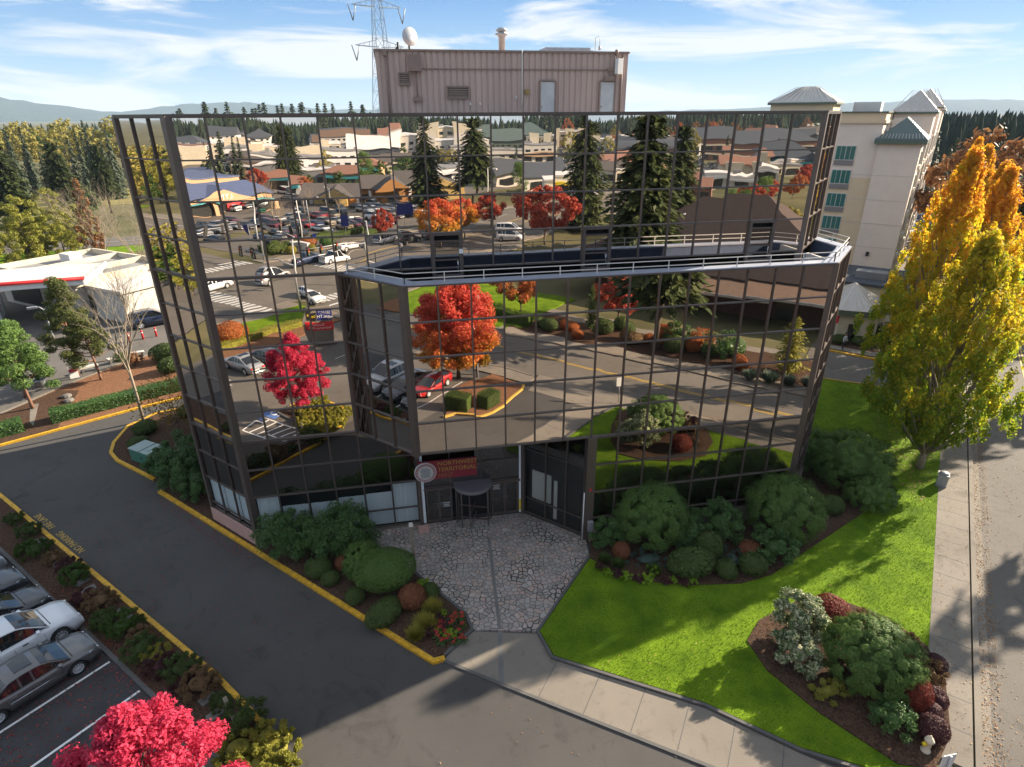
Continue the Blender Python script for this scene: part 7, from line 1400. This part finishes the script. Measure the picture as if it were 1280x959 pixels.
# right edge: dark trees beyond the hornbeams
for i in range(26):
    x, y = G_(R(38.5 + i * .8 + r.uniform(-.4, .4)), r.uniform(150, 260)); plant(r.choice([F1, F2, F3]), x, y, r.uniform(.7, .98), 'dark conifer beyond the hornbeams at the right edge', 'dark conifers at the right edge')
for i in range(30):
    x, y = G_(R(44 + i * .8 + r.uniform(-.4, .4)), r.uniform(95, 130)); plant(r.choice([F3, D2, D2, F1]), x, y, r.uniform(.55, .8), 'shaded tree across the street at the right edge', 'shaded trees across the street') if i > 6 else None
for i, (u, d, s, lb) in enumerate(((47.2, 112, 1.45, 'tall tan-leaved tree at the right edge'), (49.2, 108, 1.35, 'second tan-leaved tree at the right edge'), (45.6, 135, 1.1, 'reddish tan tree beside the tall one at right'))): x, y = G_(R(u), d); plant(D1, x, y, s, lb, 'tan-leaved trees at the right edge', ('leaf_goldwood', 'leaf_tan'))
# street trees that cast shade on the road from the far kerb
for i, (b_, s) in enumerate(((36, .9), (58, 1.0), (84, 1.05), (112, 1.0))): x, y = ab(63.5 + (i % 2), b_); plant(F1, x, y, s * .95, ('conifer at the far kerb whose shade falls over the road', 'second conifer along the far kerb', 'third conifer along the far kerb', 'fourth conifer along the far kerb')[i], 'conifers at the far kerb')
# skyline in the glass: woods behind the town
for i in range(64):
    t = i / 63; x = -330 + 800 * t + r.uniform(-5, 5); y = -r.uniform(560, 640) + 90 * max(0, t - .55); plant(r.choice([F1, F2, F2]), x, y, r.uniform(.85, 1.25), 'far conifer on the ridge behind the mall', 'far conifers behind the mall', wd=1.4)
for i in range(26): x = r.uniform(150, 420); y = -r.uniform(430, 580); plant(D1, x, y, r.uniform(.8, 1.3), 'autumn tree among the far hillside houses', 'autumn trees among the far houses', ('leaf_goldwood', r.choice(['leaf_goldwood', 'leaf_tan', 'leaf_green', 'leaf_rust'])))
for i in range(70): x = r.uniform(-150, 230); y = -r.uniform(185, 430); plant(r.choice([D1, D2, D2, F3]), x, y, r.uniform(.4, .8), 'tree dotted between the far car parks', 'trees between the far car parks')
for i in range(9): plant(r.choice([F1, F3]), -75 + i * 5 + r.uniform(-2, 2), -178 - r.uniform(0, 25), r.uniform(.7, 1.0), 'fir of the dark group behind the blue roofed hall', 'firs behind the blue roofed hall')
for i in range(9): plant(D1, 105 + i * 9, -285 - r.uniform(0, 30), r.uniform(.7, 1.0), 'golden tree bank beside the arcade roofs', 'golden trees by the arcade')
# distant wooded mass and hills
def wood(name, label, pts, n, h0, h1, seed, m='needle_far', z=0):
    q = inside(pts, n, seed); g = np.random.default_rng(seed); V, Fc = [], []
    for x, y in q:
        h = g.uniform(h0, h1); rr = h * g.uniform(.15, .22); o = len(V)
        for lv, (f, zz) in enumerate(((1, .12), (.85, .32), (.62, .55), (.36, .78), (.02, 1.0))):
            for j in range(7): a = j * .8976 + lv * .45; w = rr * f * g.uniform(.7, 1.15); V.append((x + w * math.cos(a), y + w * math.sin(a), z + h * zz + g.uniform(-.03, .03) * h))
        for lv in range(4):
            for j in range(7): Fc.append((o + lv * 7 + j, o + lv * 7 + (j + 1) % 7, o + lv * 7 + 7 + (j + 1) % 7, o + lv * 7 + 7 + j))
    me = bpy.data.meshes.new(name); me.from_pydata(V, [], Fc); me.materials.append(MATS[m]); o = link(name, me); tag(o, label, 'wood', kind='stuff')
mat('wood_mass', (0.022, 0.036, 0.020), 0.95, var=0.45, scale=.25, spec=.05)
wood('distant_wood', 'dark wooded rise behind the hotel at right', [(190, 190), (330, 90), (560, 230), (480, 480), (250, 420)], 1500, 15, 22, 1, 'wood_mass', 1)
wood('distant_wood', 'dark wood running along the left horizon', [(-760, 470), (-130, 520), (-130, 640), (-760, 640)], 1300, 10, 19, 2, 'wood_mass')
wood('distant_wood', 'wooded ridge far behind the mall', [(-500, -660), (620, -590), (700, -900), (-560, -900)], 2600, 16, 26, 3, 'wood_mass')
def ridge(name, x0, y0, x1, y1, prof, depth, m, seed, base=-30):
    k = MB(); P0, P1 = Vector((x0, y0)), Vector((x1, y1)); d = (P1 - P0).normalized(); nn = Vector((-d.y, d.x)); n = 60; rr = random.Random(seed); rows = []
    for i in range(n + 1):
        t = i / n; h = interp(prof, t) + rr.uniform(-1, 1) * 8; c = P0.lerp(P1, t); rows.append([(*(c - nn * depth), base), (*(c - nn * depth * .5), base + (h - base) * (.5 + rr.uniform(-.06, .06))), (*c, h), (*(c + nn * depth), base)])
    vs = [p for q in rows for p in q]; fs = [(i * 4 + j, i * 4 + j + 1, (i + 1) * 4 + j + 1, (i + 1) * 4 + j) for i in range(n) for j in range(3)]; k.add(vs, fs, 0, True); struct(k.build(name, m))
ridge('mountain', -5200, 4200, -1500, 7200, [(0, 200), (.16, 260), (.40, 330), (.52, 250), (.62, 150), (.75, 70), (1, 40)], 900, 'hill_forest', 1)
ridge('mountain', -2600, 6900, 600, 7600, [(0, 60), (.2, 150), (.38, 160), (.6, 90), (.85, 95), (1, 60)], 900, 'hill_forest', 2)
ridge('mountain', 900, 7600, 8200, 5200, [(0, 40), (.1, 60), (.25, 50), (.42, 80), (.55, 120), (.7, 150), (.85, 135), (1, 120)], 900, 'hill_forest', 3)
ridge('hill', -420, 300, -60, 520, [(0, 10), (.2, 13), (.6, 8), (1, -1)], 90, 'hill_gold', 4, base=-3)
# ------------------------------------------------------------------ street furniture
def lattice(root_label, x, y, h, w):
    t = thing('power_pylon', root_label, 'pylon', (x, y, 0)); k = MB(); n = 15; cr = []
    for i in range(n + 1):
        q = i / n; z = h * q; ww = w * (1 - q) ** 1.2 + 1.0; cr.append([Vector((sx_ * ww / 2, sy_ * ww / 2, z)) for sx_, sy_ in ((-1, -1), (1, -1), (1, 1), (-1, 1))])
    for i in range(n):
        for j in range(4):
            a, b_, c_, d_ = cr[i][j], cr[i][(j + 1) % 4], cr[i + 1][(j + 1) % 4], cr[i + 1][j]; k.bar(a, d_, .12, .12); k.bar(a, c_, .06, .06); k.bar(b_, d_, .06, .06); k.bar(a, b_, .06, .06)
    k.build('lattice_mast', 'steel_lattice', t)
    for z in (h * .70, h * .845, h * .985):
        k = MB(); ins = {-1: MB(), 1: MB()}
        for s in (-1, 1):
            e = Vector((s * 5.4, 0, z + .2)); k.bar((s * .6, .6, z), e, .12, .12); k.bar((s * .6, -.6, z), e, .12, .12); k.bar((s * .6, 0, z + 1.4), e, .12, .12)
            for q in (.35, .6, .8): k.bar(Vector((s * .6, .6, z)).lerp(e, q), Vector((s * .6, 0, z + 1.4)).lerp(e, q), .08, .08)
            for o_ in (-.9, .9): ins[s].tube([e + Vector((o_ * .9, 0, 0)), e + Vector((0, 0, -2.9))], .11, 5)
        a_ = k.build('cross_arm', 'steel_lattice', t); [ins[s].build('insulator', 'pole_grey', a_) for s in (-1, 1)]
    return t
py = lattice('tall steel lattice pylon rising behind the left end of the plant house', 8.6, 120, 50.5, 7.0); py.rotation_euler.z = R(20)
def wires(label, a, b, n, sag, rad=.03):
    k = MB()
    for j in range(n):
        o = Vector((0, 0, j * 1.4)); k.tube([Vector(a).lerp(Vector(b), t) + o - Vector((0, 0, sag * 4 * t * (1 - t))) for t in np.linspace(0, 1, 17)], rad, 4, caps=False)
    tag(k.build('power_line', 'black', None), label, 'power line')
wires('overhead cables crossing the dark trees at the right edge', (90, 120, 12), (190, 60, 12), 3, 2)
def street_lamp(x, y, h, rz, label, m='white_plain', arm=1.6):
    t = thing('street_lamp', label, 'street lamp', (x, y, 0), rz); k = MB(); k.tube([(0, 0, 0), (0, 0, h)], [.13, .08], 8); k.build('pole', m, t); k = MB(); k.tube([(0, 0, h - .1), (arm * .5, 0, h + .25), (arm, 0, h + .3)], .05, 6); k.build('arm', m, t); k = MB(); k.box((arm + .3, 0, h + .28), (.8, .34, .18)); k.box((arm + .3, 0, h + .18), (.5, .24, .04), mi=1); k.build('lamp_head', [m, 'lamp_clear'], t); return t
street_lamp(*G_(R(-33.4), 131), 9.5, R(20), 'white street lamp beside the back road at left')
street_lamp(-26.5, 36.6, 4.4, R(200), 'lamp with a flat head under the red canopy edge', 'pole_grey', .6)
street_lamp(15.1, -26.9, 7.6, R(90), 'parking lot lamp standing in the flame maple crown', 'pole_grey', .9)
street_lamp(-8.6, -90.6, 9, R(45), 'street lamp on the far side of the junction'); street_lamp(*ab(150, -90), 10, R(45), 'street lamp along the climbing road'); street_lamp(*ab(10, -118), 8, 0, 'lamp in the hall car park'); street_lamp(*ab(95, -112), 8, 1, 'lamp in the diner car park', 'pole_grey'); street_lamp(*ab(120, -135), 8, 2, 'lamp before the orange diner', 'pole_grey')
def signal(x, y, rz, L, label):
    t = thing('traffic_signal', label, 'traffic signal', (x, y, .1), rz); k = MB(); k.tube([(0, 0, 0), (0, 0, 9.2)], [.16, .09], 8); k.tube([(0, 0, 9.1), (.9, 0, 9.5), (2.2, 0, 9.6)], .05, 6); k.build('pole', 'galv', t); k = MB(); k.tube([(0, 0, 5.6), (L * .3, 0, 6.0), (L, 0, 6.3)], [.11, .09, .05], 8); k.build('mast_arm', 'galv', t); k = MB(); k.box((2.4, 0, 9.58), (.8, .3, .16)); k.build('lamp_head', 'white_plain', t)
    for q in (.5, .75, .97): k = MB(); k.box((L * q, 0, 5.95), (.34, .3, 1.05)); k.box((L * q, .06, 5.95), (.62, .04, 1.35)); h_ = k.build('signal_head', 'black', t); k = MB(); [k.lathe([(.1, 0), (.1, .05)], (L * q, -.2, 6.27 - .32 * z), 10, mi=z, axis='Y') for z in range(3)]; k.build('lens', ['lamp_red', 'lamp_amber', 'util_green'], h_)
signal(-3.2, -44.6, R(-135), 11, 'grey traffic signal mast with a long arm on the near corner'); signal(*ab(62, -52.5), R(135), 10, 'grey traffic signal mast at the near right corner'); signal(*ab(44, -88.5), R(-45), 10, 'grey traffic signal mast on the far left corner'); signal(*ab(62, -88.5), R(45), 11, 'grey traffic signal mast on the far right corner')
# monument sign by the corner lawn
ms = thing('monument_sign', 'tall curved panel sign with blue and red fields on the corner lawn', 'sign', (.2, -33.0, .1), R(175)); k = MB()
prof = [(-1.3, 0), (1.15, 0), (1.45, .9), (1.65, 1.6), (1.75, 2.6), (1.35, 3.4), (.6, 3.95), (-.2, 4.1), (-1.5, 4.1)]
k.add([(x, -.22, z) for x, z in prof] + [(x, .22, z) for x, z in prof], [tuple(range(9)), tuple(range(9, 18))[::-1]] + [(i, 9 + i, 9 + (i + 1) % 9, (i + 1) % 9) for i in range(9)]); k.build('panel_body', 'concrete', ms)
for s in (-1, 1):
    k = MB(); k.box((-.6, s * .235, 3.35), (1.6, .03, 1.1)); k.build('sign_panel', 'sign_blue', ms); k = MB(); k.box((.78, s * .235, 3.2), (.95, .03, .9)); k.build('sign_panel', 'black', ms); k = MB(); k.box((0.02, s * .235, 2.15), (2.9, .03, .9)); k.build('sign_panel', 'red_bright', ms)
    for tx, z, sz, xx, mm_ in (('SELECT', 3.62, .42, -.6, 'white_worn'), ('HEALTH', 3.12, .44, -.6, 'white_plain'), ('Summer', 2.34, .38, .2, 'white_plain'), ('Retirement Plus', 1.98, .36, .05, 'white_plain'), ('DINER', 3.2, .3, .78, 'yellow_tag')):
        o = text_mesh('sign_lettering', tx, sz, mm_, ms, .008); o.rotation_euler = (R(90), 0, 0 if s < 0 else math.pi); o.location = (xx, s * .262, z)
def post_sign(label, x, y, h, w, hh, m, rz, back=None):
    t = thing('road_sign', label, 'road sign', (x, y, .1), rz); k = MB(); k.tube([(0, 0, 0), (0, 0, h)], .035, 6); k.build('post', 'galv', t); k = MB(); k.box((0, .045, h - hh / 2), (w, .03, hh)); k.build('sign_plate', m, t); return t
post_sign('white rectangular sign on a post by the lawn at the drive mouth', 25.6, -18.9, 2.3, .5, .75, 'white_plain', R(0)); post_sign('small blue sign on a post by the junction hedge', -5.3, -83, 2.6, .7, .7, 'sign_blue', 0); post_sign('blue pylon sign in the diner car park', 11, -104, 4.6, 3.2, 2.2, 'sign_blue', 0)
post_sign('second dark blue pylon sign by the diner entrance', -1.2, -95.5, 4.4, 1.6, 2.4, 'sign_blue', .3)
fl_ = thing('feather_flag', 'blue feather flag on a leaning pole by the hall verge', 'flag', (-16.7, -84.7, .1), R(30)); k = MB(); k.tube([(0, 0, 0), (.2, 0, 4.2)], .035, 6); k.build('pole', 'pole_grey', fl_); k = MB(); k.add([(.2, 0, 4.2), (-1.1, .05, 4.0), (-.6, .02, 2.9), (.12, 0, 2.2), (.2, .03, 4.2), (-1.1, .08, 4.0), (-.6, .05, 2.9), (.12, .03, 2.2)], [(0, 1, 2, 3), (7, 6, 5, 4), (0, 4, 5, 1), (1, 5, 6, 2), (2, 6, 7, 3)]); k.build('cloth', 'sign_blue', fl_)
wl = thing('stone_sign', 'low white stone entrance wall with plantings on the far corner', 'sign', (-8.0, -82.5, .1), R(45)); k = MB(); k.box((0, 0, .7), (5.4, .5, 1.2)); k.box((0, 0, 1.36), (5.7, .7, .14)); k.build('wall', 'flat_roof_white', wl); o = text_mesh('sign_lettering', 'PAVILIONS', .5, 'pole_grey', wl, .02); o.rotation_euler = (R(90), 0, math.pi); o.location = (0, .27, .75)
for i, (x, y, s, mm_, lb) in enumerate(((-6.5, -85.0, 1.9, 'leaf_rust', 'rust ball bush beside the low white stone wall'), (-9.5, -81.0, 1.6, 'leaf_gold', 'yellow bush in front of the low white stone wall'), (-12.5, -82.0, 2.2, 'leaf_box', 'green bush left of the low white stone wall'), (-3.0, -84.5, 1.8, 'leaf_laurel', 'dark bush right of the rust ball'), (-5.6, -80.8, 1.3, 'leaf_gold', 'second yellow bush by the low white stone wall'), (-21.6, -59.0, 1.6, 'leaf_rust', 'orange-red median bush left of the junction'))): n_ = dup(cg, (x, y, .1), i, lb, (s * 1.2, s, s)); repaint(n_kids[n_.name], 'leaf_box', mm_)
for i, (a0, b0, a1, b1) in enumerate(((-60, -94, 36, -94), (66, -95, 78, -96), (84, -97, 110, -100))): hedge(('dark hedge along the verge before the hall', 'short hedge at the far right corner', 'low hedge before the diner car park')[i], [ab(a0, b0), ab(a1, b1)], 1.6, 1.2, 'leaf_box', 140 + i, 2600, .14)
hedge('green hedge island in the hall car park', [ab(2, -106), ab(26, -107)], 1.8, 1.3, 'leaf_green', 146, 2200, .14)
# ------------------------------------------------------------------ small things near the building
t = thing('utility_cabinet', 'green electrical cabinet with a pale split lid in the west bed', 'utility cabinet', (-9.2, 11.0, .1), R(-45 + 8)); k = MB(); k.box((0, 0, .45), (2.3, 1.25, .9)); k.build('body', 'util_green', t); k = MB(); k.box((-.62, 0, .94), (1.12, 1.3, .07)); k.box((.58, 0, .94), (1.08, 1.3, .07)); k.box((.32, .1, .99), (.42, .9, .04)); k.box((.86, .1, .99), (.42, .9, .04)); k.build('lid', 'util_top', t); k = MB(); k.box((.1, -.64, .5), (.05, .04, .2)); k.build('handle', 'black', t)
t = thing('junction_box', 'round-topped grey utility pedestal at the sidewalk edge', 'pedestal', (41.8, -2.35, .1), R(45)); k = MB(); k.box((0, 0, .38), (.55, .55, .76)); k.box((0, 0, .8), (.62, .62, .12)); k.lathe([(.28, .86), (.24, .95), (.12, 1.0), (.01, 1.01)], (0, 0, 0), 14); k.build('housing', 'pole_grey', t)
t = thing('hydrant', 'small pale yellow fire hydrant in the island bed by the sidewalk', 'hydrant', (26.75, -17.35, .15)); k = MB(); k.lathe([(.17, 0), (.17, .05), (.12, .07), (.12, .5), (.16, .52), (.16, .58), (.12, .66), (.05, .74), (.03, .8), (.001, .81)], (0, 0, 0), 14); k.build('barrel', 'cream_wall', t)
for s in (-1, 1): k = MB(); k.lathe([(.06, .1), (.075, .1), (.075, .22), (.05, .24), (.001, .24)], (0, 0, .42), 10, axis='X'); o = k.build('outlet_cap', 'yellow_tag' if s < 0 else 'white_plain', t); o.scale = (s, 1, 1)
t = thing('flower_post', 'slim grey wooden post at the patio edge beside the clipped pine', 'post', (8.45, -4.0, .1)); k = MB(); k.box((0, 0, 1.5), (.14, .14, 3.0)); k.build('post', 'wood_grey', t); k = MB(); k.box((0, 0, 3.04), (.22, .22, .08)); k.lathe([(.08, 3.08), (.1, 3.14), (.001, 3.2)], (0, 0, 0), 10); k.build('cap', 'offwhite', t)
bo = thing('bollard', 'red bollard on the forecourt edge by the bare tree', 'bollard', (-20.0, 37.6, .05), group='red bollards on the forecourt edge'); k = MB(); k.lathe([(.11, 0), (.11, .95), (.08, 1.02), (.001, 1.04)], (0, 0, 0), 12); k.build('post', 'red_bright', bo); k = MB(); k.lathe([(.113, .7), (.113, .8)], (0, 0, 0), 12); k.build('band', 'white_plain', bo); snap(bo)
for x, y in ((-18.9, 38.3), (-17.8, 39.0)): dup(bo, (x, y, .05))
bn = thing('stone_bench', 'pale stone bench at the forecourt edge behind the leaning pine', 'bench', (-20.6, 29.6, .12), R(35), 'stone benches at the forecourt edge'); k = MB(); k.box((0, 0, .42), (1.5, .5, .14)); k.build('seat', 'offwhite', bn)
for s in (-1, 1): k = MB(); k.box((s * .55, 0, .18), (.2, .44, .36)); k.build('leg', 'stone', bn)
snap(bn); dup(bn, (-19.0, 31.6, .12), R(40)); dup(bn, (-17.6, 32.6, .12), R(20))
sb_ = thing('sign_board', 'small white and red sandwich board by the stone benches', 'sandwich board', (-21.3, 28.2, .1), R(30)); k = MB()
for s in (-1, 1): k.box((0, s * .2, .5), (.7, .04, 1.0), rot=Matrix.Rotation(s * R(14), 3, 'X'))
k.build('panel', 'white_plain', sb_); k = MB(); k.box((0, -.25, .75), (.6, .03, .3), rot=Matrix.Rotation(-R(14), 3, 'X')); k.build('stripe', 'red_bright', sb_)
pt = thing('planter', 'round dark planter pot with a green shrub on the forecourt edge', 'planter', (-23.4, 26.6, .05)); k = MB(); k.lathe([(.38, 0), (.5, .6), (.52, .62), (.46, .62), (.42, .5)], (0, 0, 0), 18); k.build('pot', 'pole_grey', pt); sh_ = shrub('x', 'x', .55, .55, .5, 'leaf_laurel', 900, .06, .45, 222, 12, 'loose', stem=False); c_ = snap(sh_)[0][0]; c_.parent = pt; c_.location = (0, 0, .55); bpy.data.objects.remove(sh_)
sm = link('stepping_stones', None); bpy.data.objects.remove(sm)
for i, (x, y, rz) in enumerate(((-12.3, 2.6, .2), (-8.4, -1.4, .9), (-7.8, -2.1, .7), (-5.75, -4.15, .8), (-5.2, -4.6, .7), (-3.3, -6.8, .7), (-.2, -9.9, .75), (.3, -10.7, .8), (-10.2, .4, .7))):
    k = MB(); k.box((0, 0, .03), (.62, .42, .08)); o = k.build('stepping_stone', 'stone', None, (x, y, .11), rz); tag(o, 'flat grey stepping stone sunk in the mulch of the parking strip', 'stepping stone', 'stepping stones in the parking strip')
for i, (x, y) in enumerate(((-19.9, 23.5), (-19.3, 22.5))): k = MB(); k.lathe([(.34, 0), (.4, .1), (.3, .25), (.05, .3)], (0, 0, 0), 8, smooth=False); tag(k.build('boulder', 'stone', None, (x, y, .1)), ('flat pale rock in the mulch near the hedge', 'second pale rock in the mulch near the hedge')[i], 'rock')
pp = thing('marker_post', 'short white marker post among the crimson maple leaves', 'post', (.9, -12.6, .1)); k = MB(); k.box((0, 0, .5), (.1, .1, 1.0)); k.build('post', 'white_plain', pp)
pl_ = thing('plank', 'weathered wooden plank leaning over the shrub in the parking strip', 'plank', (1.0, -11.0, .45), R(-60)); k = MB(); k.box((0, 0, 0), (1.5, .16, .06), rot=Matrix.Rotation(R(12), 3, 'Y')); k.build('board', 'wood_grey', pl_)
# fire-lane lettering on the asphalt
for tx, pos in (('NO PARKING', (-10.6, 2.4)), ('FIRE LANE', (-13.0, 4.8))):
    o = text_mesh('fire_lane_lettering', tx, .50, 'yellow_worn', None, .002); o.rotation_euler = (0, 0, R(135)); o.location = (pos[0], pos[1], .008); o['kind'] = 'structure'
# guard rail along the meadow, person by the pavilion
k = MB()
for i in range(40):
    a_ = Vector((-260, 186, 0)).lerp(Vector((-62, 201, 0)), i / 40); e_ = Vector((-260, 186, 0)).lerp(Vector((-62, 201, 0)), (i + 1) / 40); k.bar(a_ + Vector((0, 0, .8)), e_ + Vector((0, 0, .8)), .08, .35); k.box(a_ + Vector((0, 0, .4)), (.15, .15, .8))
tag(k.build('guard_rail', 'galv', None), 'long metal guard rail above the tan meadow at left', 'guard rail')
def person(label, loc, rz, shirt, trousers):
    root = thing('person', label, 'person', loc, rz)
    J = dict(pel=(0, 0, .95), ch=(0, .02, 1.28), nk=(0, .02, 1.48), hd=(0, .04, 1.66), hd2=(0, .04, 1.78), hl=(.1, 0, .9), kl=(.11, .10, .5), al=(.11, .0, .08), tl=(.11, .16, .03), hr=(-.1, 0, .9), kr=(-.11, -.04, .5), ar=(-.11, -.16, .1), tr=(-.11, -.02, .03), sl=(.19, .02, 1.42), el=(.26, -.04, 1.14), wl=(.25, .08, .90), fl=(.25, .12, .82), sr=(-.19, .02, 1.42), er=(-.26, .02, 1.14), wr=(-.25, .16, .95), fr=(-.25, .2, .88))
    Rr = dict(pel=.15, ch=.16, nk=.06, hd=.095, hd2=.08, hl=.095, kl=.06, al=.04, tl=.035, hr=.095, kr=.06, ar=.04, tr=.035, sl=.065, el=.045, wl=.032, fl=.035, sr=.065, er=.045, wr=.032, fr=.035); ks = list(J); ix = {k_: i for i, k_ in enumerate(ks)}
    E_ = ['pel ch', 'ch nk', 'nk hd', 'hd hd2', 'pel hl', 'hl kl', 'kl al', 'al tl', 'pel hr', 'hr kr', 'kr ar', 'ar tr', 'ch sl', 'sl el', 'el wl', 'wl fl', 'ch sr', 'sr er', 'er wr', 'wr fr']
    me = bpy.data.meshes.new('body'); me.from_pydata([J[k_] for k_ in ks], [tuple(ix[q] for q in e_.split()) for e_ in E_], []); o = link('body', me, root); md = o.modifiers.new('skin', 'SKIN'); sv = me.skin_vertices[0].data
    for i, k_ in enumerate(ks): sv[i].radius = (Rr[k_], Rr[k_] * .85); sv[i].use_root = k_ == 'pel'
    o.modifiers.new('sub', 'SUBSURF').levels = 1; bpy.context.view_layer.update(); m2_ = bpy.data.meshes.new_from_object(o.evaluated_get(bpy.context.evaluated_depsgraph_get())); o.modifiers.clear(); o.data = m2_; m2_.materials.clear()
    for q in ('skin', shirt, trousers, 'black'): m2_.materials.append(MATS[q])
    for p in m2_.polygons: z = p.center.z; x = abs(p.center.x); p.material_index = 3 if z < .1 else 2 if z < .98 and x < .22 else 0 if z > 1.47 or (x > .2 and z < .95) else 1; p.use_smooth = True
    k = MB(); k.lathe([(.09, 1.70), (.105, 1.75), (.095, 1.83), (.05, 1.88), (.001, 1.89)], (0, .02, 0), 12); k.build('hair', 'black', root); k = MB(); k.lathe([(.001, .13), (.02, .125), (.016, .10)], (0, 0.02, 1.72), 6, axis='Y'); k.build('nose', 'skin', root)
    return root
mat('skin', (0.40, 0.22, 0.15), 0.6, var=.05); mat('cloth_navy', (0.02, 0.025, 0.05), 0.9, var=.1); mat('cloth_pale', (0.55, 0.56, 0.58), 0.9, var=.1)
person('person in pale shirt and navy trousers standing before the pavilion bushes', (52.0, 20.2, .15), R(200), 'cloth_pale', 'cloth_navy')
# ------------------------------------------------------------------ air: far things fade towards blue
if HAZE:
    m, t = nm('air'); o_ = node(t, 'ShaderNodeOutputMaterial'); v_ = node(t, 'ShaderNodeVolumePrincipled'); v_.inputs['Density'].default_value = HAZE; v_.inputs['Color'].default_value = (0.60, 0.78, 1.0, 1); v_.inputs['Anisotropy'].default_value = 0.0; t.links.new(v_.outputs[0], o_.inputs['Volume'])
    k = MB(); k.box((0, 0, 125), (17000, 17400, 262)); h_ = k.build('haze', m); h_['kind'] = 'stuff'; h_['label'] = 'thin pale blue air over the whole town'; h_['category'] = 'haze'
